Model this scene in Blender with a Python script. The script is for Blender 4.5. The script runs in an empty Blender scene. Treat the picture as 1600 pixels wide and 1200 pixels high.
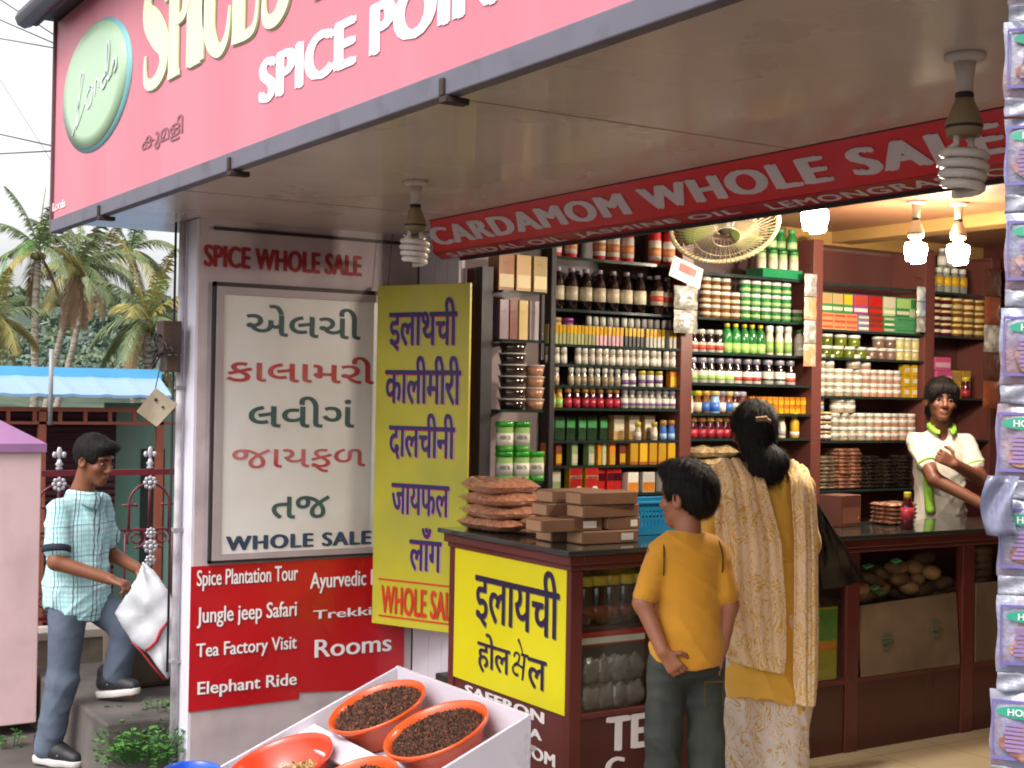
import bpy, math, random
import numpy as np
from mathutils import Vector, Matrix, Euler
random.seed(7); RNG = np.random.default_rng(7)
SC = bpy.context.scene
COL = SC.collection
R_ = math.radians

# ------------------------------------------------------------------ camera
FPX, PIT, ROL, YAW = 2169.877, 0.00792116, 0.01755823, 1.00418691
EYE = np.array([0.0, 0.0, 1.6])
FW = np.array([math.cos(PIT)*math.cos(YAW), math.cos(PIT)*math.sin(YAW), math.sin(PIT)])
RT = np.cross(FW, [0, 0, 1.0]); RT /= np.linalg.norm(RT)
UP = np.cross(RT, FW)
RT, UP = math.cos(ROL)*RT + math.sin(ROL)*UP, -math.sin(ROL)*RT + math.cos(ROL)*UP
cam = bpy.data.cameras.new('camera'); camo = bpy.data.objects.new('camera', cam); COL.objects.link(camo)
cam.sensor_width = 36; cam.lens = FPX/1600*36; cam.clip_start = 0.05; cam.clip_end = 2000
mw = Matrix.Identity(4)
for i in range(3):
    mw[i][0] = RT[i]; mw[i][1] = UP[i]; mw[i][2] = -FW[i]; mw[i][3] = EYE[i]
camo.matrix_world = mw
SC.camera = camo

# ------------------------------------------------------------------ light
w = bpy.data.worlds.new('World'); SC.world = w; w.use_nodes = True
nt = w.node_tree; bg = nt.nodes['Background']
sky = nt.nodes.new('ShaderNodeTexSky'); sky.sky_type = 'NISHITA'; sky.sun_disc = False
SUN_EL, SUN_AZ = 52, 205         # elevation; azimuth of the sun measured from +X towards +Y
sky.sun_elevation = R_(SUN_EL); sky.sun_rotation = R_(90-SUN_AZ)
sky.dust_density = 4.0; sky.air_density = 1.0; sky.ozone_density = 1.0
hs = nt.nodes.new('ShaderNodeHueSaturation'); hs.inputs['Saturation'].default_value = 0.12; hs.inputs['Value'].default_value = 1.3
nt.links.new(sky.outputs[0], hs.inputs['Color'])
# thin overcast: soft brightness differences between the clouds
tc = nt.nodes.new('ShaderNodeTexCoord'); cn = nt.nodes.new('ShaderNodeTexNoise'); cn.inputs['Scale'].default_value = 3.0
cn.inputs['Detail'].default_value = 5
nt.links.new(tc.outputs['Generated'], cn.inputs['Vector'])
cr = nt.nodes.new('ShaderNodeMapRange'); cr.inputs[1].default_value = .3; cr.inputs[2].default_value = .7
cr.inputs[3].default_value = .85; cr.inputs[4].default_value = 1.15
nt.links.new(cn.outputs[0], cr.inputs[0])
mx = nt.nodes.new('ShaderNodeVectorMath'); mx.operation = 'SCALE'
nt.links.new(hs.outputs[0], mx.inputs[0]); nt.links.new(cr.outputs[0], mx.inputs['Scale'])
nt.links.new(mx.outputs[0], bg.inputs['Color'])
bg.inputs['Strength'].default_value = 0.15
sl = bpy.data.lights.new('sun', 'SUN'); sl.energy = 0.9; sl.angle = R_(25); sl.color = (1.0, .97, .93)
so = bpy.data.objects.new('sun', sl); COL.objects.link(so); so.location = (0, 0, 20)
sd = Vector((math.cos(R_(SUN_EL))*math.cos(R_(SUN_AZ)), math.cos(R_(SUN_EL))*math.sin(R_(SUN_AZ)), math.sin(R_(SUN_EL))))
so.rotation_euler = sd.to_track_quat('Z', 'Y').to_euler()
SC.cycles.filter_width = 1.9
vs = SC.view_settings; vs.view_transform = 'Standard'; vs.look = 'None'; vs.exposure = 0.75; vs.gamma = 1

# ------------------------------------------------------------------ pixel helpers (photograph 1600x1200 -> a point of a real plane)
def ray(x, y): return FW + RT*(x-800)/FPX - UP*(y-600)/FPX
def on(x, y, ax, v):
    d = ray(x, y); t = (v-EYE[ax])/d[ax]; return Vector(EYE+d*t)
def onp(x, y, p0, n):
    d = ray(x, y); n = np.array(n); t = ((np.array(p0)-EYE)@n)/(d@n); return Vector(EYE+d*t)
def dep(x, y, D):
    r = ray(x, y); return Vector(EYE+r*D/(r@FW))

# ------------------------------------------------------------------ materials
def lin(c):
    if isinstance(c, str): c = [int(c[i:i+2], 16)/255 for i in (0, 2, 4)]
    return tuple((x/12.92 if x <= .04045 else ((x+.055)/1.055)**2.4) for x in c)
MATS = {}
def M(name, col='808080', rough=.6, var=.12, vs=6.0, bump=0.0, bs=40.0, metal=0, coat=0, spec=.5, col2=None, mixlo=.45, mixhi=.65, mixs=3.0, stretch=(1,1,1), trans=0, alpha=1, emit=None, es=0, coords='Object', sheen=0, rnd=0):
    if name in MATS: return MATS[name]
    m = bpy.data.materials.new(name); m.use_nodes = True; t = m.node_tree; b = t.nodes['Principled BSDF']
    c = lin(col)
    b.inputs['Roughness'].default_value = rough; b.inputs['Metallic'].default_value = metal
    b.inputs['Coat Weight'].default_value = coat; b.inputs['Coat Roughness'].default_value = .1
    b.inputs['Specular IOR Level'].default_value = spec
    if sheen: b.inputs['Sheen Weight'].default_value = sheen
    if trans: b.inputs['Transmission Weight'].default_value = trans
    if alpha < 1: b.inputs['Alpha'].default_value = alpha
    if emit: b.inputs['Emission Color'].default_value = (*lin(emit), 1); b.inputs['Emission Strength'].default_value = es
    tcn = t.nodes.new('ShaderNodeTexCoord'); mp = t.nodes.new('ShaderNodeMapping'); mp.inputs['Scale'].default_value = stretch
    t.links.new(tcn.outputs[coords], mp.inputs[0])
    def noise(s, d=4):
        n = t.nodes.new('ShaderNodeTexNoise'); n.inputs['Scale'].default_value = s; n.inputs['Detail'].default_value = d
        t.links.new(mp.outputs[0], n.inputs['Vector']); return n
    def rng(src, a, b_, lo, hi):
        r = t.nodes.new('ShaderNodeMapRange'); r.inputs[1].default_value = a; r.inputs[2].default_value = b_
        r.inputs[3].default_value = lo; r.inputs[4].default_value = hi; t.links.new(src, r.inputs[0]); return r.outputs[0]
    n1 = noise(vs)
    sc = t.nodes.new('ShaderNodeVectorMath'); sc.operation = 'SCALE'
    sc.inputs[0].default_value = c
    t.links.new(rng(n1.outputs[0], .3, .7, 1-var, 1+var), sc.inputs['Scale'])
    out = sc.outputs[0]
    if rnd:      # every piece of stock has its own slightly different shade
        oi = t.nodes.new('ShaderNodeObjectInfo'); s2 = t.nodes.new('ShaderNodeVectorMath'); s2.operation = 'SCALE'
        t.links.new(out, s2.inputs[0]); t.links.new(rng(oi.outputs['Random'], 0, 1, 1-rnd, 1+rnd*.6), s2.inputs['Scale']); out = s2.outputs[0]
    if col2:
        n2 = noise(mixs, 6); mxx = t.nodes.new('ShaderNodeMix'); mxx.data_type = 'RGBA'
        t.links.new(rng(n2.outputs[0], mixlo, mixhi, 0, 1), mxx.inputs[0])
        t.links.new(out, mxx.inputs[6]); mxx.inputs[7].default_value = (*lin(col2), 1); out = mxx.outputs[2]
    t.links.new(out, b.inputs['Base Color'])
    t.links.new(rng(n1.outputs[0], .3, .7, max(0, rough-.08), min(1, rough+.08)), b.inputs['Roughness'])
    if bump:
        n3 = noise(bs, 5); bp = t.nodes.new('ShaderNodeBump'); bp.inputs['Strength'].default_value = min(1, bump); bp.inputs['Distance'].default_value = .01
        t.links.new(n3.outputs[0], bp.inputs['Height']); t.links.new(bp.outputs[0], b.inputs['Normal'])
    MATS[name] = m
    return m
def nodes_of(m): return m.node_tree, m.node_tree.nodes['Principled BSDF']

# ------------------------------------------------------------------ mesh builder
class MB:
    def __init__(s): s.v = []; s.f = []; s.mi = []; s.sm = []
    def add(s, vs_, fs, mi=0, smooth=False):
        o = len(s.v); s.v.extend([tuple(p) for p in vs_])
        for f in fs: s.f.append(tuple(i+o for i in f)); s.mi.append(mi); s.sm.append(smooth)
        return s
    def box(s, lo, hi, mi=0):
        x0, y0, z0 = lo; x1, y1, z1 = hi
        if x0 > x1: x0, x1 = x1, x0
        if y0 > y1: y0, y1 = y1, y0
        if z0 > z1: z0, z1 = z1, z0
        v = [(x0,y0,z0),(x1,y0,z0),(x1,y1,z0),(x0,y1,z0),(x0,y0,z1),(x1,y0,z1),(x1,y1,z1),(x0,y1,z1)]
        return s.add(v, [(0,3,2,1),(4,5,6,7),(0,1,5,4),(1,2,6,5),(2,3,7,6),(3,0,4,7)], mi)
    def obox(s, c, ax, half, mi=0):
        c = Vector(c); a = [Vector(x).normalized()*h for x, h in zip(ax, half)]
        v = [c+a[0]*i+a[1]*j+a[2]*k for k in (-1,1) for j in (-1,1) for i in (-1,1)]
        f = [(0,2,3,1),(4,5,7,6),(0,1,5,4),(1,3,7,5),(3,2,6,7),(2,0,4,6)]
        if a[0].cross(a[1]).dot(a[2]) < 0: f = [tuple(reversed(q)) for q in f]
        return s.add(v, f, mi)
    def prism(s, pts, d, mi=0):
        d = Vector(d); n = len(pts); p = [Vector(q) for q in pts]
        nrm = Vector((0,0,0))
        for i in range(n): nrm += p[i].cross(p[(i+1) % n])
        fl = nrm.dot(d) > 0
        v = p+[q+d for q in p]
        a = tuple(range(n)); b = tuple(range(n, 2*n))
        f = [tuple(reversed(a)) if fl else a, b if fl else tuple(reversed(b))]
        for i in range(n):
            j = (i+1) % n; q = (i, j, n+j, n+i); f.append(q if fl else tuple(reversed(q)))
        return s.add(v, f, mi)
    def tube(s, pts, r, seg=8, mi=0, caps=True, smooth=True):
        pts = [Vector(p) for p in pts]; n = len(pts)
        rs = r if hasattr(r, '__len__') else [r]*n
        v = []; ref = None
        for i, p in enumerate(pts):
            t = (pts[min(i+1, n-1)]-pts[max(i-1, 0)])
            t = t.normalized() if t.length > 1e-9 else Vector((0,0,1))
            if ref is None:
                ref = Vector((0,0,1)) if abs(t.z) < .9 else Vector((1,0,0))
            a = (ref-t*ref.dot(t))
            a = a.normalized() if a.length > 1e-6 else t.orthogonal().normalized()
            b = t.cross(a); ref = a
            for k in range(seg):
                q = 2*math.pi*k/seg; v.append(p+(a*math.cos(q)+b*math.sin(q))*rs[i])
        f = []
        for i in range(n-1):
            for k in range(seg):
                k2 = (k+1) % seg; f.append((i*seg+k, i*seg+k2, (i+1)*seg+k2, (i+1)*seg+k))
        s.add(v, f, mi, smooth)
        if caps:
            o = len(s.v)-n*seg
            s.f.append(tuple(o+k for k in reversed(range(seg)))); s.mi.append(mi); s.sm.append(False)
            s.f.append(tuple(o+(n-1)*seg+k for k in range(seg))); s.mi.append(mi); s.sm.append(False)
        return s
    def lathe(s, prof, seg=20, mi=0, c=(0,0,0), axis=None, smooth=True):
        # prof: list of (r,z)
        c = Vector(c); q = Vector(axis).to_track_quat('Z', 'Y') if axis is not None else None
        v = []; n = len(prof)
        for r, z in prof:
            for k in range(seg):
                a = 2*math.pi*k/seg; p = Vector((r*math.cos(a), r*math.sin(a), z))
                v.append(c+(q @ p if q else p))
        f = []
        for i in range(n-1):
            for k in range(seg):
                k2 = (k+1) % seg; f.append((i*seg+k, i*seg+k2, (i+1)*seg+k2, (i+1)*seg+k))
        s.add(v, f, mi, smooth); o = len(s.v)-n*seg
        if prof[0][0] > 1e-5: s.f.append(tuple(o+k for k in reversed(range(seg)))); s.mi.append(mi); s.sm.append(False)
        if prof[-1][0] > 1e-5: s.f.append(tuple(o+(n-1)*seg+k for k in range(seg))); s.mi.append(mi); s.sm.append(False)
        return s
    def ball(s, c, r, seg=12, rings=8, mi=0):
        rr = r if hasattr(r, '__len__') else (r, r, r); v = []; f = []
        for i in range(rings+1):
            a = math.pi*i/rings
            for k in range(seg):
                b = 2*math.pi*k/seg
                v.append((c[0]+rr[0]*math.sin(a)*math.cos(b), c[1]+rr[1]*math.sin(a)*math.sin(b), c[2]-rr[2]*math.cos(a)))
        for i in range(rings):
            for k in range(seg):
                k2 = (k+1) % seg; f.append((i*seg+k, i*seg+k2, (i+1)*seg+k2, (i+1)*seg+k))
        return s.add(v, f, mi, True)
    def grid(s, P, mi=0, smooth=True, flip=False):
        n = len(P); m = len(P[0]); v = [p for row in P for p in row]; f = []
        for i in range(n-1):
            for j in range(m-1):
                q = (i*m+j, i*m+j+1, (i+1)*m+j+1, (i+1)*m+j); f.append(tuple(reversed(q)) if flip else q)
        return s.add(v, f, mi, smooth)
    def mesh(s, name, mats, off=(0,0,0)):
        me = bpy.data.meshes.new(name); o = Vector(off)
        me.from_pydata([tuple(Vector(p)-o) for p in s.v], [], s.f)
        for m in (mats if isinstance(mats, (list, tuple)) else [mats]): me.materials.append(m)
        me.polygons.foreach_set('material_index', s.mi); me.polygons.foreach_set('use_smooth', s.sm)
        me.validate(); me.update(); return me
    def build(s, name, mats, parent=None, bevel=0, solid=0, loc=None):
        """mesh in world coordinates; its origin is the parent's origin (or loc)"""
        off = wloc(parent) if parent else Vector(loc or (0,0,0))
        return link(name, s.mesh(name, mats, off), parent, off, bevel, solid)
def wloc(o):
    p = Vector((0,0,0))
    while o is not None: p = p+o.location; o = o.parent
    return p
def link(name, me, parent=None, off=None, bevel=0, solid=0):
    o = bpy.data.objects.new(name, me); COL.objects.link(o)
    if parent: o.parent = parent
    elif off is not None: o.location = off
    if bevel:
        b = o.modifiers.new('bevel', 'BEVEL'); b.width = bevel; b.segments = 2; b.limit_method = 'ANGLE'; b.angle_limit = R_(40)
    if solid:
        b = o.modifiers.new('solid', 'SOLIDIFY'); b.thickness = solid; b.offset = 0
    return o
def tag(o, label=None, cat=None, group=None, kind=None):
    if label: o['label'] = label
    if cat: o['category'] = cat
    if group: o['group'] = group
    if kind: o['kind'] = kind
    return o
def thing(name, label, cat, loc=(0,0,0), rotz=0, group=None):
    o = bpy.data.objects.new(name, None); COL.objects.link(o); o.location = loc; o.rotation_euler = (0,0,rotz)
    o.empty_display_size = .05
    return tag(o, label, cat, group)
def dup(root, loc, rotz=None, label=None, group=None):
    r = root.copy(); COL.objects.link(r); r.location = loc
    if rotz is not None: r.rotation_euler = (0,0,rotz)
    if label: r['label'] = label
    if group: r['group'] = group
    for ch in list(root.children):
        c = ch.copy(); COL.objects.link(c); c.parent = r
        for g in ch.children:
            d = g.copy(); COL.objects.link(d); d.parent = c
    return r

# ------------------------------------------------------------------ lettering
def glyphs(s, bold=0, spacing=1.0):
    c = bpy.data.curves.new('lettering', 'FONT'); c.body = s; c.offset = bold; c.space_character = spacing
    c.resolution_u = 4
    o = bpy.data.objects.new('lettering', c); COL.objects.link(o)
    dg = bpy.context.evaluated_depsgraph_get(); e = o.evaluated_get(dg)
    me = bpy.data.meshes.new_from_object(e)
    v = np.empty(len(me.vertices)*3); me.vertices.foreach_get('co', v); v = v.reshape(-1, 3)
    fs = [tuple(p.vertices) for p in me.polygons]
    bpy.data.objects.remove(o); bpy.data.curves.remove(c); bpy.data.meshes.remove(me)
    return v, fs
def letter(s, bl, br, tl, mat, parent, bold=0, lift=.003, name='lettering', spacing=1.0, shift=(0,0), thick=.0015):
    """ink box of the text mapped on the parallelogram bl-br / bl-tl of a sign's face"""
    bl, br, tl = Vector(bl), Vector(br), Vector(tl)
    v, fs = glyphs(s, 0 if bold > .012 else bold, spacing*(1.05 if bold > .03 and s.isascii() else 1))
    if bold > .012:      # heavier weight: a few copies side by side, each a hair in front of the last
        e = bold*.8; v0, f0 = v, fs; S5 = ((-1,0),(1,0),(-.5,.3),(.5,-.3),(0,0)); v = np.concatenate([v0+np.array([q*e, u_*e, 0.0]) for q, u_ in S5]); v[:,2] = np.repeat(np.arange(5)*.00015, len(v0)); fs = [tuple(i+k*len(v0) for i in f) for k in range(5) for f in f0]
    lo = v.min(0); hi = v.max(0); u = (br-bl); t = (tl-bl); n = u.cross(t).normalized()
    P = [bl+u*((p[0]-lo[0])/(hi[0]-lo[0]))+t*((p[1]-lo[1])/(hi[1]-lo[1]))+n*(lift+p[2])+u.normalized()*shift[0]+t.normalized()*shift[1] for p in v]
    b = MB(); b.add(P, fs)
    o = b.build(name, mat, parent)
    if thick:
        md = o.modifiers.new('solid', 'SOLIDIFY'); md.thickness = thick; md.offset = -1
    return o
def lt(s, ax, val, l, r, ytl, mat, parent, flat=True, **k):
    """text on a wall plane: l=(x,y) bottom-left px, r=(x,y) bottom-right px, ytl = y px of the top left"""
    bl = on(l[0], l[1], ax, val); br = on(r[0], r[1], ax, val); tl = on(l[0], ytl, ax, val)
    if flat: br.z = bl.z; tl = Vector((bl.x, bl.y, tl.z))
    return letter(s, bl, br, tl, mat, parent, **k)
def ribbon(strokes, bl, br, tl, mat, parent, lift=.003, name='lettering', steps=10, thick=.0015, smooth=True):
    """hand-drawn lettering: strokes = [[(x,y,w),...],...] in the unit square of the parallelogram, w = stroke width"""
    bl, br, tl = Vector(bl), Vector(br), Vector(tl); u = br-bl; t = tl-bl; n = u.cross(t).normalized()
    asp = u.length/t.length; b = MB()
    for si, st in enumerate(strokes):
        A = np.array(st, float)
        if smooth and len(A) > 2:
            P = []
            for i in range(len(A)-1):
                p0 = A[max(i-1, 0)]; p1 = A[i]; p2 = A[i+1]; p3 = A[min(i+2, len(A)-1)]
                for k in range(steps):
                    s = k/steps
                    P.append(.5*((2*p1)+(-p0+p2)*s+(2*p0-5*p1+4*p2-p3)*s*s+(-p0+3*p1-3*p2+p3)*s**3))
            P.append(A[-1]); A = np.array(P)
        Lf = []; Rg = []
        for i in range(len(A)):
            d = A[min(i+1, len(A)-1)][:2]-A[max(i-1, 0)][:2]; d = np.array([d[0]*asp, d[1]]); d /= (np.linalg.norm(d)+1e-9)
            nn = np.array([-d[1]/asp, d[0]]); h = A[i][2]/2
            q = A[i][:2]+nn*h; r = A[i][:2]-nn*h
            off = n*(lift+.0006*(si % 5))
            Lf.append(bl+u*q[0]+t*q[1]+off); Rg.append(bl+u*r[0]+t*r[1]+off)
        m = len(Lf); b.add(Lf+Rg, [(i, m+i, m+i+1, i+1) for i in range(m-1)])
    o = b.build(name, mat, parent)
    if thick:
        md = o.modifiers.new('solid', 'SOLIDIFY'); md.thickness = thick; md.offset = -1
    return o
# ------------------------------------------------------------------ signed-distance bodies (people, bags): one continuous surface each
class Field:
    def __init__(s, lo, hi, h):
        s.lo = np.array(lo, float); s.h = h; s.n = np.ceil((np.array(hi)-s.lo)/h).astype(int)+1
        s.G = np.full(s.n, 1.0, np.float32)
    def add(s, fn, bl, bh, k=.015, sub=False):
        m = k+3*s.h
        i0 = np.clip(np.floor((np.array(bl)-m-s.lo)/s.h).astype(int), 0, s.n); i1 = np.clip(np.ceil((np.array(bh)+m-s.lo)/s.h).astype(int)+1, 0, s.n)
        if (i1 <= i0).any(): return s
        ax = [s.lo[d]+np.arange(i0[d], i1[d])*s.h for d in range(3)]
        P = np.stack(np.meshgrid(*ax, indexing='ij'), -1)
        d = fn(P).astype(np.float32); sl_ = tuple(slice(a, b) for a, b in zip(i0, i1)); g = s.G[sl_]
        if sub: d = -d; hh = np.maximum(k-np.abs(g-d), 0)/k; s.G[sl_] = np.maximum(g, d)+hh*hh*k*.25
        else: hh = np.maximum(k-np.abs(g-d), 0)/k; s.G[sl_] = np.minimum(g, d)-hh*hh*k*.25
        return s
    def cap(s, a, b, ra, rb=None, k=.015, sub=False):
        a = np.array(a, float); b = np.array(b, float); rb = ra if rb is None else rb; ba = b-a; L = ba@ba+1e-12
        def fn(P):
            q = P-a; t = np.clip((q@ba)/L, 0, 1); return np.linalg.norm(q-t[..., None]*ba, axis=-1)-(ra+(rb-ra)*t)
        r = max(ra, rb); return s.add(fn, np.minimum(a, b)-r, np.maximum(a, b)+r, k, sub)
    def chain(s, pts, rs, k=.015):
        for i in range(len(pts)-1): s.cap(pts[i], pts[i+1], rs[i], rs[i+1], k)
        return s
    def ell(s, c, r, Rm=None, k=.015, sub=False):
        c = np.array(c, float); r = np.array(r, float); Rm = np.eye(3) if Rm is None else np.array(Rm)
        def fn(P):
            q = (P-c)@Rm; k0 = np.linalg.norm(q/r, axis=-1); k1 = np.linalg.norm(q/(r*r), axis=-1)+1e-9; return k0*(k0-1)/k1
        e = np.abs(Rm)@r; return s.add(fn, c-e, c+e, k, sub)
    def cut(s, fn):
        ax = [s.lo[d]+np.arange(s.n[d])*s.h for d in range(3)]
        P = np.stack(np.meshgrid(*ax, indexing='ij'), -1); s.G = np.maximum(s.G, fn(P).astype(np.float32)); return s
    def warp(s, fn):
        ax = [s.lo[d]+np.arange(s.n[d])*s.h for d in range(3)]
        P = np.stack(np.meshgrid(*ax, indexing='ij'), -1); s.G = s.G+fn(P).astype(np.float32); return s
    def mesh(s, name, mats, relax=1):
        G = s.G; G[0], G[-1] = 1, 1; G[:, 0], G[:, -1] = 1, 1; G[:, :, 0], G[:, :, -1] = 1, 1
        S = G < 0; n = np.array(G.shape)-1; acc = np.zeros((*n, 3), np.float32); cnt = np.zeros(n, np.float32)
        def sl(o): return tuple(slice(o[d], o[d]+n[d]) for d in range(3))
        for ax in range(3):
            o1, o2 = [d for d in range(3) if d != ax]
            for a in (0, 1):
                for b in (0, 1):
                    c0 = [0,0,0]; c0[o1] = a; c0[o2] = b; c1 = list(c0); c1[ax] = 1
                    g0 = G[sl(c0)]; g1 = G[sl(c1)]; x = S[sl(c0)] != S[sl(c1)]
                    t = np.where(x, g0/np.where(np.abs(g0-g1) < 1e-9, 1, g0-g1), 0)
                    acc[..., ax] += np.where(x, t, 0); acc[..., o1] += np.where(x, a, 0); acc[..., o2] += np.where(x, b, 0); cnt += x
        m = cnt > 0; idx = np.full(n, -1, int); idx[m] = np.arange(m.sum())
        ijk = np.argwhere(m); V = s.lo+(ijk+acc[m]/cnt[m][:, None])*s.h; F = []
        for ax in range(3):
            o1, o2 = (ax+1) % 3, (ax+2) % 3
            a0 = [slice(None)]*3; a1 = [slice(None)]*3
            a0[ax] = slice(0, -1); a1[ax] = slice(1, None)
            x = S[tuple(a0)] != S[tuple(a1)]; e = np.argwhere(x); ins = S[tuple(a0)][x]
            ok = (e[:, o1] > 0) & (e[:, o2] > 0) & (e[:, o1] < n[o1]) & (e[:, o2] < n[o2]); e = e[ok]; ins = ins[ok]
            def q(d1, d2):
                c = e.copy(); c[:, o1] -= d1; c[:, o2] -= d2; return idx[c[:, 0], c[:, 1], c[:, 2]]
            f = np.stack([q(1,1), q(0,1), q(0,0), q(1,0)], 1); f[~ins] = f[~ins][:, ::-1]; F.append(f)
        F = np.concatenate(F); F = F[(F >= 0).all(1)]
        for _ in range(relax):
            A = np.zeros_like(V); C = np.zeros(len(V))
            for k in range(4):
                np.add.at(A, F[:, k], V[F[:, (k+1) % 4]]+V[F[:, (k-1) % 4]]); np.add.at(C, F[:, k], 2)
            V = .5*V+.5*A/np.maximum(C, 1)[:, None]
        me = bpy.data.meshes.new(name); me.vertices.add(len(V)); me.vertices.foreach_set('co', V.ravel())
        me.loops.add(F.size); me.loops.foreach_set('vertex_index', F.ravel().astype(np.int32))
        me.polygons.add(len(F)); me.polygons.foreach_set('loop_start', np.arange(0, F.size, 4, dtype=np.int32))
        me.polygons.foreach_set('loop_total', np.full(len(F), 4, np.int32)); me.polygons.foreach_set('use_smooth', np.ones(len(F), bool))
        for mm in (mats if isinstance(mats, (list, tuple)) else [mats]): me.materials.append(mm)
        me.update(calc_edges=True); me.validate(); return me

# ================================================================== SETTING
def struct(o, label=None):
    o['kind'] = 'structure'
    if label: o['label'] = label
    return o
m_ground = M('street ground', '524a45', .9, .25, 3, .4, 30, col2='3c3632', mixs=1.2)
m_conc = M('wet concrete', '655d59', .5, .2, 4, .25, 25, col2='45403c', mixs=2.5)
m_floor = M('floor tiles', 'a89a7c', .35, .06, 2)
t, b = nodes_of(m_floor)
bk = t.nodes.new('ShaderNodeTexBrick'); bk.offset = 0; bk.inputs['Scale'].default_value = 1; bk.inputs['Brick Width'].default_value = .4; bk.inputs['Row Height'].default_value = .4
bk.inputs['Mortar Size'].default_value = .004; bk.inputs['Color1'].default_value = (*lin('b3a384'), 1); bk.inputs['Color2'].default_value = (*lin('aa9a7d'), 1); bk.inputs['Mortar'].default_value = (*lin('7a6c58'), 1)
tcx = t.nodes.new('ShaderNodeTexCoord'); t.links.new(tcx.outputs['Object'], bk.inputs['Vector']); t.links.new(bk.outputs['Color'], b.inputs['Base Color'])

# ground: one sheet with the drop towards the lane and the low ground behind the fence
def gz(x, y):
    z = -.15-.07*min(1,max(0,(y-5.6)/.6))
    if y > 8.6: z = -.22-min(1, (y-8.6)/.9)*.38
    if y > 9.5: z = -.6
    return z
b_ = MB(); xs = [-900,-300,-100,-40,-15,-6,-3,-1,0,1,2,3,4,5,6,8,12,20,40,100,300,900]; ys = [-900,-300,-100,-40,-15,-6,-3,-1,0,1,2,3,4,5,5.6,6.2,7,7.5,8.2,8.6,9.0,9.5,10,12,16,24,50,100,300,900]
b_.grid([[(x, y, gz(x, y)) for y in ys] for x in xs], flip=True)
struct(b_.build('ground', m_ground))
struct(MB().box((2.95,-1,-.14),(7.9,6.05,0)).build('shop_floor', m_floor))
# hill behind the palms, with the wood on it as one mass
m_hill = M('wooded hill', '4d5a46', .95, .35, .35, col2='3b4a42', mixs=.25)
b_ = MB(); P = []
for i in range(40):
    row = []
    for j in range(24):
        a = R_(35)+R_(100)*i/39; r = 85+ j*10.0
        hgt = 13.8*math.exp(-((j-12)/6.5)**2)*(1+.22*math.sin(i*.7+1)+.12*math.sin(i*1.9))
        row.append((r*math.cos(a), r*math.sin(a), -2+hgt*1.05))
    P.append(row)
b_.grid(P); struct(b_.build('hill', m_hill))

# steps up beside the wall
b_ = MB(); b_.box((1.86,6.32,-.3),(3.6,7.75,.075)); b_.box((2.75,6.33,.075),(3.6,7.74,.24))
st = struct(b_.build('steps', m_conc, bevel=.015))

# ================================================================== SHOP
m_wall = M('stained lilac wall paint', 'b8a9ad', .7, .06, 3, .12, 60, col2='8f8285', mixlo=.44, mixhi=.72, mixs=2.6)
m_wallw = M('white panel and skylit end paint', 'cdc8d2', .6, .05, 4, .1, 60, col2='a59ea6', mixlo=.58, mixhi=.8, mixs=3)
m_dark = M('dark trim', '2a2226', .55, .2, 8)
m_soff = M('canopy soffit paint', 'c9bdb6', .3, .05, 1.5, .03, 20, col2='a89a90', mixlo=.52, mixhi=.85, mixs=1.8, spec=.5, coat=.25)
m_maroon = M('maroon varnished wood', '5c2623', .38, .14, 5, .06, 40, stretch=(1,1,.15), coat=.25)
m_maroond = M('dark maroon laminate', '4a1d1c', .35, .12, 5, stretch=(1,1,.2), coat=.2)
m_mauve = M('mauve wall panel', '6b4c47', .5, .12, 4, stretch=(1,1,.2), coat=.1)
m_intc = M('interior ceiling panel', '80563a', .5, .08, 2)

# the wall that stands out beside the shop, with its painted heading
W = thing('side_wall', 'lilac plastered wall with painted red heading beside the shop opening', 'wall', (2.165,6.05,-.22))
MB().box((2.165,6.05,-.25),(3.285,6.28,2.375)).build('plaster', m_wall, W)
MB().box((2.153,6.052,-.25),(2.165,6.278,2.37)).build('end_face', m_wallw, W)  # end face set lighter than the wall; its sky light is in the colour
WY = 6.05
m_redp = M('red painted lettering', '8f1a22', .6, .15, 20)
lt('SPICE WHOLE SALE', 1, WY, (318,416), (565,436), 381, m_redp, W, bold=.08)
tag(MB().box((2.23,6.04,2.327),(3.2,6.05,2.342)).build('cable', m_dark, W))

# shop shell
B = thing('shop_building', 'open fronted spice shop with brown interior and panelled ceiling', 'shop', (2.95,0,0))
MB().box((3.29,6.05,0),(7.5,6.2,2.7)).build('left_wall', m_mauve, B)
MB().box((7.36,.2,0),(7.5,6.05,2.7)).build('end_wall', m_maroond, B)
MB().box((3.0,.05,0),(7.5,.2,2.7)).build('right_wall', m_mauve, B)
MB().box((3.20,.05,2.60),(7.5,6.2,2.72)).build('ceiling', m_intc, B)
bb = MB(); bb.box((3.3,5.93,2.52),(7.36,6.049,2.6)); bb.box((6.0,.2,2.535),(6.16,5.93,2.6))
bb.build('ceiling_beam', M('tan beam', '94703f', .5), B)
MB().box((3.205,.05,2.38),(3.25,6.04,2.599)).build('upper_fascia', m_maroond, B)

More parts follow.
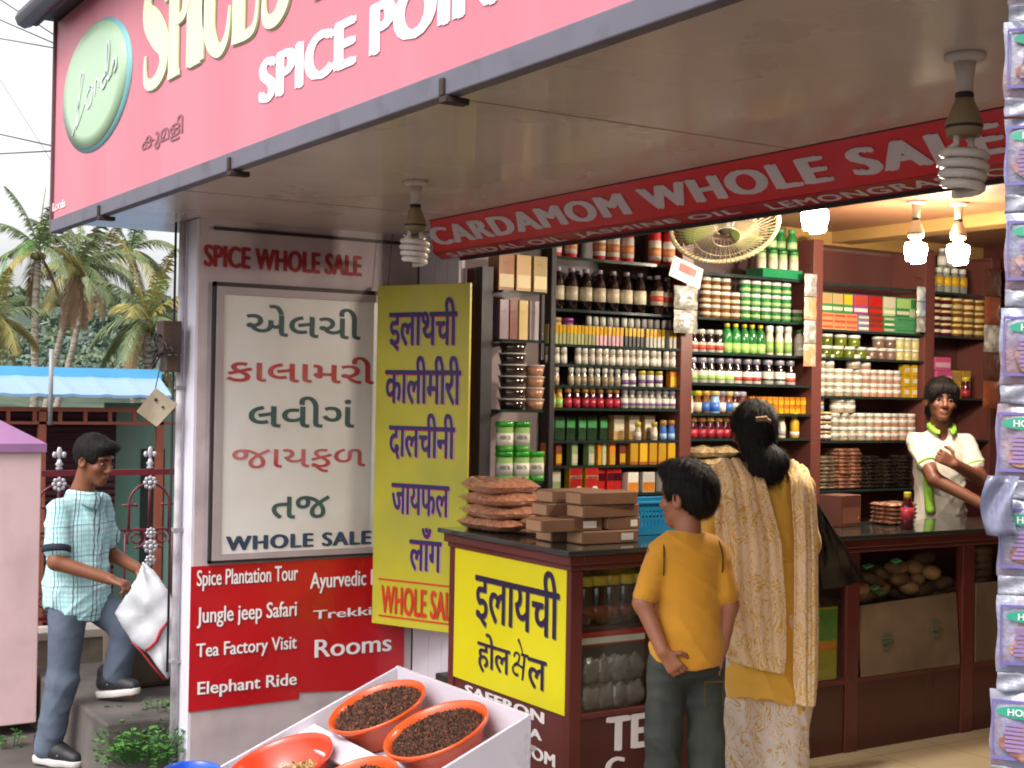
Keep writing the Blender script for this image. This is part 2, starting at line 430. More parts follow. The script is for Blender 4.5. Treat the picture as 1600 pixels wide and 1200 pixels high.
# canopy
CZ = 2.375
K = thing('canopy', 'grey brown canopy slab jutting out over the shop front', 'canopy', (1.6,0,CZ))
MB().box((1.714,-1.2,CZ),(3.20,6.70,CZ+.14)).build('soffit', m_soff, K)
for y in (.9,3.15,5.25): MB().box((1.74,y,CZ-.0015),(3.0,y+.005,CZ-.0003)).build('panel_joint', M('soffit joint line','a3968e',.7), K)  # thin strips, a little darker than the soffit, along the panel joints
bb = MB(); bb.box((1.70,-1.2,CZ-.022),(1.74,6.70,CZ-.001)); bb.build('drip_edge', M('rusty drip edge', '4a3a33', .8, .3, 12), K)
bb = MB()
for y in (-.6,.5): bb.box((2.6,y-.05,-.15),(2.7,y+.05,CZ))
MB().box((2.9,.1,-.15),(3.0,.5,CZ)).build('pillar', m_wallw, K)

# fascia sign
FX = 1.677
m_pink = M('sun faded pink sign vinyl', 'cb7886', .5, .08, 5, stretch=(1,1.6,.10), col2='bd6878', mixlo=.45, mixhi=.8, mixs=1.2)
m_band = M('grey painted sign frame', '625f6b', .55, .12, 5, col2='433f47', mixlo=.55, mixhi=.8, mixs=6)
S = thing('fascia_sign', 'big faded pink sign board with raised SPICES lettering along the canopy front', 'sign', (FX,2,2.36))
MB().box((FX,-1.2,2.392),(FX+.03,6.687,3.32)).build('board', m_pink, S)
bb = MB(); bb.box((FX-.012,-1.2,2.327),(FX+.03,6.70,2.388)); bb.build('bottom_rail', m_band, S, bevel=.004)
bb = MB(); bb.box((FX-.012,6.702,2.327),(FX+.05,6.72,3.33)); bb.build('side_rail', M('pinkish sign edge', '6e4a50', .6), S)
MB().box((FX+.038,-1.2,2.53),(FX+.06,6.68,3.3)).build('backing', m_dark, S)
bb = MB(); bb.box((FX-.10,-1.2,3.335),(3.1,6.74,3.38)); bb.box((FX-.10,-1.2,3.30),(FX-.08,6.74,3.335)); bb.build('roof_sheet', M('dark roof sheet', '3a3236', .6, .2, 6), S)
bb = MB(); bb.tube([(FX-.13,6.78,3.335),(FX-.13,-1.2,3.335)], .045, 8); bb.build('gutter', M('grey gutter', '55505a', .5, .2), S)
for px, py in ((365,262),(160,336),(700,140)):
    p = on(px, py, 0, FX); bb = MB(); y = p.y
    bb.box((FX-.022,y-.010,2.325),(FX-.0125,y+.010,2.37)); bb.box((FX-.02,y-.022,2.308),(FX+.05,y+.010,2.325)); bb.build('hook', M('rusted iron', '3a2a26', .8, .3, 30), S, bevel=.003)
m_white = M('white sign lettering', 'f0eef6', .5, .03)
lt('SPICE POINT', 0, FX, (405,166), (848,-18), 97, m_white, S, bold=.08)
lt('കുമളി', 0, FX, (222,243), (286,220), 208, M('faded brown lettering', '8a5a62', .6), S, bold=.012)
lt('Lords', 0, FX, (83,331), (103,322), 318, M('faint white print', 'f2dfe4', .6), S, bold=.03)
# oval logo
ov = []; cen = on(150,135, 0, FX)
edge = [on(x, y, 0, FX) for x, y in ((150,34),(203,95),(150,237),(97,170))]
def oval(name, x, sy, sz, mat, dx, dz, dome=0):
    bb = MB(); n = 48; ring = []
    for k in range(n):
        a = 2*math.pi*k/n; ring.append((x, cen.y+dx+sy*math.cos(a), cen.z+dz+sz*math.sin(a)))
    bb.v = [(x-dome, cen.y+dx, cen.z+dz)]+[(x-dome*.8, cen.y+dx+.8*(p[1]-cen.y-dx), cen.z+dz+.8*(p[2]-cen.z-dz)) for p in ring]+ring+[(FX-.001, p[1], p[2]) for p in ring]
    for k in range(n):
        j = (k+1) % n; bb.f += [(0, 1+k, 1+j), (1+k, n+1+k, n+1+j, 1+j), (n+1+k, 2*n+1+k, 2*n+1+j, n+1+j)]
    bb.mi = [0]*len(bb.f); bb.sm = [True]*len(bb.f); return bb.build(name, mat, S)
HY = abs(on(97,160,0,FX).y-on(203,110,0,FX).y)/2; HZ = .278
oval('logo_rim', FX-.003, HY, HZ, M('teal logo rim', '7fb4b8', .4, .05), 0, 0)
oval('logo_face', FX-.008, HY*.93, HZ*.95, M('pale green logo', 'a9c5a4', .35, .05, 2), HY*.06, .008, .007)
L0 = Vector((FX-.0175, cen.y+HY*.62, cen.z-.18)); L1 = Vector((FX-.0175, cen.y-HY*.72, cen.z-.18)); LT = Vector((FX-.0175, cen.y+HY*.62, cen.z+.18))
wv = .035
ribbon([[(.02,.02,.02),(.12,.2,wv),(.2,.5,wv),(.26,.72,wv),(.2,.72,wv),(.17,.5,wv),(.15,.22,wv),(.1,.1,wv),(.2,.2,.025),(.3,.34,.02)],
        [(.42,.5,wv),(.34,.42,wv),(.35,.28,wv),(.44,.3,wv),(.47,.44,wv),(.42,.5,wv),(.5,.48,.025)],
        [(.52,.36,wv),(.55,.54,wv),(.6,.52,wv),(.6,.44,wv)],
        [(.78,.55,wv),(.68,.5,wv),(.68,.4,wv),(.76,.46,wv),(.82,.8,wv),(.78,.9,wv),(.76,.6,wv),(.8,.46,wv),(.85,.5,.025)],
        [(.86,.48,.025),(.94,.66,wv),(.97,.56,wv),(.92,.5,wv)]], L0, L1, LT, M('silver script', 'c9d3cf', .35), S, lift=0, thick=.004)
# the big serif word, raised
m_gold = M('cream raised letter', 'dde0b8', .35, .05, 3)
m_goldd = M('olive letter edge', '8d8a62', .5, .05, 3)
def serif(l, strokes, xl, xr, yb, mat):
    bl = on(xl, yb, 0, FX); br = on(xr, yb-.55*(xr-xl), 0, FX); br.z = bl.z
    tl = Vector((bl.x, bl.y, bl.z+.419))
    dn = Vector((0,-.007,-.006))
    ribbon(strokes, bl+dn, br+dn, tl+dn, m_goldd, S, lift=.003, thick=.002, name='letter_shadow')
    ribbon(strokes, bl, br, tl, mat, S, lift=.007, thick=.004)
th, tn = .26, .10
G_ = {'S': [[(.93,.70,.05),(.90,.92,.10),(.55,.975,.12),(.18,.86,.2),(.16,.68,.28),(.5,.52,.34),(.84,.34,.28),(.84,.14,.2),(.5,.03,.12),(.1,.08,.10),(.06,.32,.05)]],
      'P': [[(.26,.02,th),(.26,.98,th)],[(.02,.03,.055),(.55,.03,.055)],[(.02,.97,.055),(.4,.97,.055)],[(.3,.95,.06),(.72,.94,.12),(.9,.74,.26),(.72,.52,.12),(.3,.48,.06)]],
      'I': [[(.5,.02,.42),(.5,.98,.42)],[(.1,.03,.055),(.9,.03,.055)],[(.1,.97,.055),(.9,.97,.055)]],
      'C': [[(.95,.68,.05),(.85,.9,.10),(.55,.97,.10),(.22,.78,.22),(.15,.5,.30),(.22,.2,.24),(.55,.03,.12),(.85,.10,.10),(.97,.34,.05)]],
      'E': [[(.26,.02,th),(.26,.98,th)],[(.02,.04,.08),(.8,.04,.08),(.97,.26,.05)],[(.02,.96,.08),(.8,.96,.08),(.93,.78,.05)],[(.3,.52,.08),(.72,.52,.08)]],
      'T': [[(.5,.02,.24),(.5,.98,.24)],[(.26,.03,.055),(.74,.03,.055)],[(.03,.76,.05),(.08,.95,.09),(.92,.95,.09),(.97,.76,.05)]]}
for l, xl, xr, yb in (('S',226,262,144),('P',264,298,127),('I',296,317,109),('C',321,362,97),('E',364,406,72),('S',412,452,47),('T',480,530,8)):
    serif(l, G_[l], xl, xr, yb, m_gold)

# header sign (front face, sloping lower face) and the dark lintel behind it
HX = 3.014
m_hred = M('glossy red sign vinyl', 'cc1420', .42, .05, 2, coat=.12)
H = thing('header_sign', 'long red header sign reading CARDAMOM WHOLE SALE above the counter', 'sign', (HX,3,2.2))
yl = on(672,350,0,HX).y
HP0 = Vector((HX,0,2.372)); HP1 = Vector((HX+.106,0,2.249)); HP2 = Vector((HX+.186,0,2.226))
yl1 = on(677,374,0,HP1.x).y; yl2 = on(690,388,0,HP2.x).y
def board(y0, y1, A, Bq, th2, nm, mt):      # a sheet with a slanting left end
    bb = MB(); t2 = Vector((th2,0,th2*.6)); v = [(A.x,y0,A.z),(Bq.x,y1,Bq.z),(Bq.x,.1,Bq.z),(A.x,.1,A.z)]; v2 = [tuple(Vector(q)+t2) for q in v]
    bb.add(v+v2, [(0,3,2,1),(4,5,6,7),(0,1,5,4),(1,2,6,5),(2,3,7,6),(3,0,4,7)]); bb.build(nm, mt, H)
board(yl, yl1, HP0, HP1, .012, 'front_board', m_hred)
board(yl1-.002, yl2, HP1+Vector((.002,0,-.001)), HP2, .008, 'lower_board', M('dark red lower vinyl','a8131c',.35,.05,2,coat=.2))
MB().box((HX-.006,.1,2.3725),(HX+.02,yl,2.3747)).build('edge_trim', m_dark, H)
m_gw = M('greyish white letter', 'cfc6cc', .4, .04)
def hx(x, y): return on(x, y, 0, HX).y
yC, yE = on(682,372,0,HX+.08).y, on(1582,193,0,HX+.08).y
fa = HP0.lerp(HP1,.80); fb = HP0.lerp(HP1,.20)
letter('CARDAMOM WHOLE SALE', (fa.x,yC,fa.z), (fa.x,yE,fa.z), (fb.x,yC,fb.z), m_gw, H, bold=.085, spacing=1.10)
def lowtext(s, x0, x1):
    a = HP1.lerp(HP2,.80); c = HP1.lerp(HP2,.80); d = HP1.lerp(HP2,.22); a.y = d.y = on(x0[0],x0[1],0,HX+.16).y; c.y = on(x1[0],x1[1],0,HX+.16).y
    letter(s, a, c, d, m_gw, H, bold=.03, spacing=1.1)
lowtext('SANDAL OIL', (705,385), (884,362)); lowtext('JASMINE OIL', (905,358), (1160,320)); lowtext('LEMONGRASS OIL', (1205,305), (1640,245))
MB().box((HX+.187,.1,2.212),(HX+.20,5.50,2.3745)).build('lintel', M('black lintel', '1d171a', .5), B)

# folding shutter panels beside the opening
Pn = thing('shutter_panel', 'folded white shutter panels with maroon edge behind the yellow hanging board', 'shutter', (3.3,5.8,0))
for y0, y1 in ((5.89,6.045),(5.765,5.885),(5.655,5.76)): MB().box((3.29,y0,-.21),(3.325,y1,2.374)).build('leaf', m_wallw, Pn, bevel=.004)
MB().box((3.36,5.615,0),(3.42,5.70,2.2)).build('edge_post', m_maroon, Pn, bevel=.004)
MB().box((3.36,5.555,0),(3.42,5.613,2.2)).build('jamb_strip', m_dark, Pn)

# board framed on the wall
m_bwhite = M('weathered white board', 'd3d0ce', .4, .05, 2, col2='b9b1ac', mixlo=.5, mixhi=.8, mixs=2, coat=.15)
def wy(x, y, d=0): return on(x, y, 1, WY-d)
o0 = wy(332,440); o1 = wy(322,882)
Bd = thing('framed_board', 'white framed board with hand painted green and red price list words', 'sign', (o0.x,WY,o1.z))
xr_ = 3.216; zt, zb = o0.z, o1.z+.005
bb = MB(); bb.box((o0.x,WY-.02,zb),(o0.x+.014,WY-.0005,zt)); bb.box((o0.x,WY-.02,zt-.02),(xr_,WY-.0005,zt)); bb.box((o0.x,WY-.02,zb),(xr_,WY-.0005,zb+.013)); bb.box((xr_,WY-.02,zb),(xr_+.014,WY-.0005,zt))
bb.build('outer_frame', m_dark, Bd)
gw = .035; x0 = o0.x+.014
bb = MB(); bb.box((x0,WY-.026,zb+.013),(x0+gw,WY-.0005,zt-.02)); bb.box((xr_-gw,WY-.026,zb+.013),(xr_,WY-.0005,zt-.02)); bb.box((x0+gw,WY-.026,zt-.02-gw),(xr_-gw,WY-.0005,zt-.02)); bb.box((x0+gw,WY-.026,zb+.013),(xr_-gw,WY-.0005,zb+.013+gw*.8))
bb.build('inner_frame', M('grey aluminium frame', '9d9194', .45, .08, 8), Bd)
MB().box((x0+gw,WY-.016,zb+.013+gw*.8),(xr_-gw,WY-.0005,zt-.02-gw)).build('panel', m_bwhite, Bd)
m_grn = M('dark green brush paint', '33504e', .6, .2, 15); m_rb = M('faded red brush paint', 'a8393c', .6, .2, 8, col2='b5686d', mixs=5)
BY = WY-.016
m_nav = M('navy painted lettering', '2b3b56', .6, .15, 15)
lt('એલચી', 1, BY, (384,524), (563,528), 474, m_grn, Bd, bold=.012)
lt('કાલામરી', 1, BY, (353,596), (584,598), 551, m_rb, Bd, bold=.012)
lt('લવીગં', 1, BY, (388,668), (553,668), 618, m_grn, Bd, bold=.012)
lt('જાયફળ', 1, BY, (362,740), (570,738), 702, m_rb, Bd, bold=.004)
lt('તજ', 1, BY, (424,812), (515,808), 776, m_grn, Bd, bold=.012)
lt('WHOLE SALE', 1, BY, (352,861), (580,857), 838, m_nav, Bd, bold=.07, spacing=1.1)

# red banner
m_rban = M('glossy red banner', 'b00f1a', .3, .06, 2, coat=.2)
Rn = thing('tour_banner', 'red plastic banner listing plantation tour and elephant ride low on the wall', 'sign', (2.155,WY,.2))
q = wy(298,890); q1 = wy(297,1112); q2 = wy(465,1092); q3 = wy(632,1075)
bb = MB(); zt2 = o1.z-.006
bb.prism([(q.x,WY-.006,zt2),(q.x,WY-.006,q1.z),(q2.x,WY-.006,q2.z),(q2.x+.005,WY-.006,q2.z+.03),(3.243,WY-.006,q3.z),(3.243,WY-.006,zt2+.004)], (0,.0055,0)); bb.build('sheet', m_rban, Rn)
RY = WY-.0065
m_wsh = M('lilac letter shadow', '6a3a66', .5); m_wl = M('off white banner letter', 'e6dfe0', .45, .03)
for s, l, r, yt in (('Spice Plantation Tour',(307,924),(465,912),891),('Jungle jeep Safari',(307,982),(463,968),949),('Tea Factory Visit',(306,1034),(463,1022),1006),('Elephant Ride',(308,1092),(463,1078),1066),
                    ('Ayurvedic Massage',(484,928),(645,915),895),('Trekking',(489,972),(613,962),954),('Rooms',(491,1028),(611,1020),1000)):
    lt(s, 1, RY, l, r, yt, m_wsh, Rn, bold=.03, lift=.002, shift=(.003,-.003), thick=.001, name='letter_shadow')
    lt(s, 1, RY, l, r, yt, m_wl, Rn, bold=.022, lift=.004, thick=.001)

# yellow hanging board
ya = Vector((3.041,6.002,0)); yb = Vector((3.264,5.503,0)); ydir = (yb-ya).normalized(); ynn = Vector((-ydir.y, ydir.x, 0)); ynn = ynn if ynn.dot(Vector((-.6,-.8,0))) > 0 else -ynn
m_yel = M('mustard yellow board', 'beb42c', .45, .06, 3, col2='aba636', mixs=2, coat=.15)
m_yel2 = M('bright yellow poster', 'ddd112', .4, .04, 2, coat=.2)
Yb = thing('hanging_board', 'tall mustard yellow board with purple Hindi spice names hung at the corner', 'sign', (ya.x,ya.y,1))
def yz(px, py): return onp(px, py, ya, ynn)
zt_, zb_ = 2.115, .491
bb = MB(); c = (ya+yb)/2; c.z = (zt_+zb_)/2; bb.obox(c-ynn*.008, (ydir, Vector((0,0,1)), ynn), ((yb-ya).length/2, (zt_-zb_)/2, .008)); bb.build('panel', m_yel, Yb, bevel=.003)
bb = MB(); bb.tube([ya+Vector((0.04,-.03,2.11)), ya+Vector((.06,-.03,2.37))], .002, 5); bb.build('wire', m_dark, Yb); bb = MB(); bb.tube([yb+Vector((-.03,.03,2.11)), yb+Vector((-.03,.05,2.37))], .002, 5); bb.build('wire', m_dark, Yb)
m_pur = M('purple sign lettering', '2c1a63', .5, .08, 12); m_lil = M('lilac letter outline', 'b9a9c8', .5); m_ored = M('orange red lettering', 'c9321a', .5, .1)
def ylt(s, l, r, yt, mat, sh=True, **k):
    bl, br, tl = yz(*l), yz(*r), yz(l[0], yt); tl = Vector((bl.x, bl.y, tl.z)); br.z = bl.z
    if sh:
        letter(s, bl, br, tl, m_lil, Yb, lift=.002, shift=(.007,-.006), thick=.001, name='letter_outline', **k)
        letter(s, bl, br, tl, m_ored, Yb, lift=.0035, shift=(.0015,-.005), thick=.001, name='letter_outline', **k)
    letter(s, bl, br, tl, mat, Yb, lift=.006, thick=.001, **k)
ylt('इलाथची', (608,548), (714,550), 467, m_pur, bold=.022)
ylt('कालीमीरी', (602,630), (720,632), 556, m_pur, bold=.022)
ylt('दालचीनी', (608,716), (711,718), 644, m_pur, bold=.022)
ylt('जायफल', (612,802), (702,804), 754, m_pur, bold=.022)
ylt('लाँग', (640,890), (690,892), 822, m_pur, bold=.022)
ylt('WHOLE SALE', (596,957), (716,972), 913, m_ored, sh=False, bold=.05)
for y0, y1 in ((904,917),(961,975)):
    a, c = yz(592,y0), yz(712,y0+13); c.z = a.z
    bb = MB(); bb.obox((a+c)/2+ynn*.003, (ydir, Vector((0,0,1)), ynn), ((c-a).length/2, .004, .001)); bb.build('rule', m_ored, Yb)

# counter
CX, CY, CT = 3.16, 4.507, .993
m_ctop = M('dark glass counter top', '2c3230', .12, .1, 3, coat=.6)
m_glass = bpy.data.materials.new('showcase glass'); m_glass.use_nodes = True
t = m_glass.node_tree; t.nodes.clear(); om = t.nodes.new('ShaderNodeOutputMaterial'); ms = t.nodes.new('ShaderNodeMixShader'); tr = t.nodes.new('ShaderNodeBsdfTransparent'); gl = t.nodes.new('ShaderNodeBsdfGlossy'); lw = t.nodes.new('ShaderNodeLayerWeight'); fr = t.nodes.new('ShaderNodeMapRange')
tr.inputs[0].default_value = (.92,.95,.93,1); gl.inputs['Roughness'].default_value = .04; lw.inputs[0].default_value = .3; fr.inputs[1].default_value = .2; fr.inputs[2].default_value = 1; fr.inputs[3].default_value = .05; fr.inputs[4].default_value = .45; t.links.new(lw.outputs['Facing'], fr.inputs[0])
t.links.new(fr.outputs[0], ms.inputs[0]); t.links.new(tr.outputs[0], ms.inputs[1]); t.links.new(gl.outputs[0], ms.inputs[2]); t.links.new(ms.outputs[0], om.inputs[0])
C = thing('counter', 'maroon shop counter with glass showcase and yellow poster on its end', 'counter', (CX,CY,0))
CE = 5.47
bb = MB()
bb.prism([(CX-.05,CY-.05,CT-.022),(7.3,CY-.05,CT-.022),(7.3,4.95,CT-.022),(3.80,4.95,CT-.022),(3.80,CE+.03,CT-.022),(CX-.05,CE+.03,CT-.022)], (0,0,.022)); bb.build('counter_top', m_ctop, C, bevel=.004)
bb = MB(); bb.box((CX-.028,CY-.028,CT-.062),(CX+.04,CE+.01,CT-.0225)); bb.box((CX+.04,CY-.028,CT-.062),(7.3,CY+.05,CT-.0225)); bb.box((CX-.012,CY-.012,CT-.085),(CX+.04,CE,CT-.0625)); bb.box((CX+.04,CY-.012,CT-.085),(7.3,CY+.05,CT-.0625)); bb.build('cornice', m_maroon, C, bevel=.006)
bb = MB(); bb.box((CX,CY,0),(CX+.06,CY+.05,CT-.0855)); bb.build('corner_post', m_maroon, C, bevel=.004)
MB().box((CX,CE-.05,0),(CX+.06,CE,CT-.0855)).build('corner_post', m_maroon, C, bevel=.004)
MB().box((CX+.012,CY+.05,0),(CX+.05,CE-.05,CT-.0855)).build('end_panel', m_maroon, C)
GZ0 = .335
PA0, PA1, PB0, PB1 = [on(q,1000,1,CY).x for q in (1321,1341,1502,1520)]
for x0, x1 in ((CX+.06,PA0),(PA1,PB0),(PB1,7.3)):
    MB().box((x0,CY+.004,0),(x1,CY+.03,GZ0-.022)).build('front_panel', m_maroond, C, bevel=.003)
bb = MB(); bb.box((CX+.06,CY-.004,GZ0-.022),(7.3,CY+.035,GZ0)); bb.build('sill', m_maroon, C, bevel=.003)
for x, x2 in ((PA0,PA1),(PB0,PB1)): MB().box((x,CY-.006,0),(x2,CY+.04,CT-.0855)).build('post', m_maroon, C, bevel=.004)
MB().box((CX+.06,CY+.010,GZ0),(PA0,CY+.016,CT-.0855)).build('glass_pane', m_glass, C)
MB().box((CX+.06,4.90,0),(7.3,4.93,CT-.0235)).build('back_panel', m_maroond, C)
MB().box((CX+.06,CY+.05,GZ0-.03),(7.3,4.90,GZ0-.0225)).build('inner_floor', m_maroond, C)
MB().box((CX+.06,CY+.06,.655),(PA0-.3,4.89,.667)).build('inner_shelf', m_glass, C)
# poster on the end
Po = thing('counter_poster', 'bright yellow poster with large dark Hindi words on the counter end', 'poster', (CX,4.9,.6))
c0, c1, c2, c3 = [on(x, y, 0, CX-.001) for x, y in ((733,847),(893,875),(883,1120),(712,1057))]
zt3 = (c0.z+c1.z)/2; zb3 = (c2.z+c3.z)/2; py0 = CE-.055; py1 = CY+.028
bb = MB(); bb.box((CX-.002,py1,zb3),(CX+.0115,py0,zt3)); bb.build('sheet', m_yel2, Po)
m_pn = M('dark purple poster lettering', '23153f', .5, .06)
PX = CX-.002
def plt_(s, l, r, yt, **k):
    lt(s, 0, PX, l, r, yt, M('soft grey letter shadow', '8d8750', .5), Po, lift=.0015, shift=(.004,-.004), thick=.0008, name='letter_shadow', **k)
    lt(s, 0, PX, l, r, yt, m_pn, Po, lift=.003, thick=.001, **k)
plt_('इलायची', (742,976), (874,1000), 868, bold=.022)
plt_('होल', (746,1047), (797,1055), 985, bold=.018)
plt_('ल', (824,1072), (854,1078), 1025, bold=.018)
k0 = on(801.8,1058,0,PX); k1 = on(820.7,1064,0,PX); k1.z = k0.z; k2 = Vector((k0.x,k0.y,on(801.8,996,0,PX).z))
ribbon([[(.66,.637,.075),(1.25,.637,.075)],[(.95,.64,.085),(.88,.32,.085),(.80,.0,.07)],[(.10,.53,.06),(.16,.62,.06),(.30,.65,.06),(.48,.62,.06),(.53,.545,.06),(.42,.42,.06),(.20,.36,.055),(.07,.30,.06)],[(.07,.305,.06),(.3,.35,.06),(.47,.365,.06),(.62,.34,.06),(.86,.32,.06)],[(.03,.29,.06),(.02,.20,.06),(.10,.14,.065),(.28,.10,.07),(.47,.10,.085)],[(.40,1.0,.085),(.60,.86,.055),(.72,.74,.04),(.77,.65,.03)]], k0, k1, k2, m_pn, Po, lift=.003)
for s, l, r, yt, mt in (('SAFFRON',(727,1086),(851,1132),1068,m_wl),('VANILLA',(748,1125),(847,1158),1110,m_wl),('CARDAMOM',(740,1160),(868,1200),1140,m_wl),('CLOVE',(745,1195),(858,1240),1172,m_wl)):
    bl = on(r[0], r[1], 0, CX+.0105); br0 = on(l[0], l[1], 0, CX+.0105); zz = on(r[0], r[1]-(l[1]-yt)*1.02, 0, CX+.0105).z
    letter(s, (bl.x,br0.y,bl.z), bl, (bl.x,br0.y,zz), mt, C, bold=.06)
FYc = CY+.0035
for s, l, r, yt in (('TEA',(946,1176),(1052,1166),1121),('F',(1096,1152),(1113,1150),1106),('S',(1103,1196),(1120,1194),1162),('C',(944,1222),(975,1220),1185),('L',(1038,1210),(1056,1208),1163)):
    lt(s, 1, FYc, l, r, yt, m_wl, C, bold=.065)
# ================================================================== SHELVING
SY = 5.77
m_shelf = M('dark green glass shelf', '26332f', .15, .1, 5, coat=.5)
m_edge = M('pale glass edge', '6f8a80', .15, .1, 5, coat=.5)
m_post = M('shelf post wood', '6a3a33', .45, .14, 6, stretch=(1,1,.12), coat=.15)
def X8(px, y=650, Y=5.83): return on(px, y, 1, Y).x
SH = thing('wall_shelving', 'tall maroon shelving with dark glass shelves along the inner shop wall', 'shelves', (3.9,SY,0))
posts = [(3.895,3.925),(4.736,4.816),(5.70,5.776),(6.637,6.722),(7.245,7.33)]
for i, (a, c) in enumerate(posts):
    MB().box((a,SY,0),(c,6.049,2.52)).build('post', m_dark if i == 0 else m_post, SH, bevel=.003)
BAY = [(posts[i][1], posts[i+1][0]) for i in range(4)]
BZ = [[2.305,2.04,1.862,1.762,1.655,1.54,1.374,1.247,1.10],[2.284,2.04,1.85,1.683,1.52,1.383,1.215],[2.28,2.012,1.85,1.626,1.368,1.083],[2.28,2.012,1.63,1.37]]
for (a, c), zs in zip(BAY, BZ):
    for z in zs:
        if z > 2.2: MB().box((a,SY+.003,z-.016),(c,6.048,z)).build('shelf', m_shelf, SH)
        else: MB().box((a,SY+.003,z-.013),(c,6.048,z)).build('shelf', m_shelf, SH)
for (a, c), zs in zip(BAY, BZ):
    MB().box((a,SY+.02,.0),(c,SY+.035,min(zs)-.25)).build('base_panel', m_maroond, SH)
    MB().box((a,6.03,.0),(c,6.0485,2.5)).build('back_board', M('brown back board', '3f2624' if a < 5.7 else '5b342e', .5, .12, 4, stretch=(1,1,.2)) if a < 5.7 else M('reddish back board', '5b332d', .5, .12, 4, stretch=(1,1,.2), coat=.1), SH)

# ================================================================== GOODS
def solid(name, c, rough=.35, coat=.3, var=.06): return M(name, c, rough, var, 10, coat=coat, rnd=.28)
WHT = solid('white cap plastic', 'dcd8cc'); GRYC = solid('grey lilac cap', '9a93a0'); YELC = solid('yellow cap', 'c9b22a'); TANC = solid('tan gold cap', 'b58a45', .3)
GOLDL = solid('pale gold lid', 'cfb877', .3); GRNC = solid('bright green cap', '2fa022')
DKB = solid('dark syrup glass', '1a1013', .08, .6); AMB = solid('amber glass', '7a4a1c', .1, .6); GRNB = solid('green contents', '2c7a3c', .12, .5); OLB = solid('olive contents', '5f6a1c', .12, .5)
REDB = solid('magenta label', 'b02a3c'); MRB = solid('dark red glass', '4a1220', .1, .6); BLU = solid('blue label', '3f6fc0'); LBLU = solid('light blue label', '8fb4dc'); CRM = solid('cream label', 'd4c9ae', .5, 0); WLB = solid('white paper label', 'd8d3c8', .5, 0)
BEI = solid('beige contents', 'a9987c', .4, .2); PEA = solid('peach contents', 'b98468', .4, .2); GLB = solid('green label', '9cc06a', .5, 0); CLR = solid('greyish glass', '8b8a80', .1, .6); PUR = solid('purple print', '7a5a90', .5, 0)
ORB = solid('orange carton', 'cf7a1a', .45, .1); RDC = solid('red carton', 'b8201c', .4, .2); YLC = solid('yellow carton', 'd0a41e', .45, .1); GNC = solid('green carton', '3f8a4a', .45, .1); PGC = solid('pale green carton', '9bb57c', .45, .1); MAG = solid('purple carton', '8a3a78', .45, .1)
BRC = solid('brown carton', '7a3b2c', .45, .1); PNK = solid('pink pack', 'd05a86', .4, .2); PPK = solid('pale pink print', 'e6b4c4', .5, 0); GLD = solid('gold foil', 'd0a020', .22, .4); OLV = solid('olive box', '8f9152', .45, .1); PKB = solid('dusty pink box', 'b98f96', .45, .1); BLK = solid('black box', '241c1c', .35, .2); SLV = solid('silver grey box', 'b1ada2', .3, .3); REDP = solid('red print', 'b5452f', .5, 0); DGP = solid('dark green pack', '1f3a22', .3, .3); TANB = solid('tan carton', 'b8935c', .5, 0); PEACHP = solid('peach print', 'd08a5a', .5, 0)
PROT = {}
def lab(bm, r, z0, z1): return bm.lathe([(r+.0008,z0),(r+.0008,z1)], 18)
def container(key, r, h, body, lid, label, lidh=.2, neck=None, l0=.15, l1=.7, lidr=1.0, band=None, square=False):
    if key in PROT: return PROT[key]
    P = []; bz = h*(1-lidh)
    if neck:   # bottle with shoulders and a narrow cap
        nr = r*neck; prof = [(r*.92,0),(r,.004),(r,bz*.72),(r*.82,bz*.85),(nr,bz*.97),(nr,bz)]
        lr = nr*1.18
    else:
        prof = [(r*.92,0),(r,.004),(r,bz*.93),(r*.9,bz)]; lr = r*lidr*.98
    P.append(('body', MB().lathe(prof, 18).mesh('body', body), None))
    P.append(('lid', MB().lathe([(lr,bz+.0005),(lr,h-.003),(lr*.93,h)], 18).mesh('lid', lid), None))
    if label: P.append(('label', lab(MB(), r, bz*l0, bz*l1).mesh('label', label), None))
    if band: P.append(('print', MB().lathe([(r+.0014,bz*band[1]),(r+.0014,bz*band[2])], 18).mesh('print', band[0]), None))
    PROT[key] = P; return P
def carton(key, wd, dp, h, body, panel=None, p0=.1, p1=.6, panel2=None, q0=.65, q1=.9, m=.08):
    if key in PROT: return PROT[key]
    P = [('body', MB().box((-wd/2,-dp/2,0),(wd/2,dp/2,h)).mesh('body', body), .002)]
    for nm, mt, a, c in (('print', panel, p0, p1), ('print', panel2, q0, q1)):
        if mt: P.append((nm, MB().box((-wd/2*(1-m),-dp/2-.001,h*a),(wd/2*(1-m),-dp/2+.0005,h*c)).mesh(nm, mt), None))
    PROT[key] = P; return P
def put(P, name, cat, loc, rz, label, group):
    r = thing(name, label, cat, loc, rz, group)
    for nm, me, bv in P:
        o = link(nm, me, r)
        if bv:
            b = o.modifiers.new('bevel', 'BEVEL'); b.width = bv; b.segments = 2
    return r
def row(P, name, cat, x0, x1, n, z, label, group, Y=5.83, jit=.004, rot=.4, layers=1, lh=0, skip=()):
    a = X8(x0, Y=Y); c = X8(x1, Y=Y); k = 0
    for L in range(layers):
        for i in range(n):
            if (L, i) in skip or (n >= 8 and layers == 1 and random.random() < .05): continue
            x = a+(c-a)*(i+.5)/n
            put(P, name, cat, (x+random.uniform(-jit,jit), Y+random.uniform(-jit,jit), z+.0005+L*lh), random.uniform(-rot,rot), label, group)
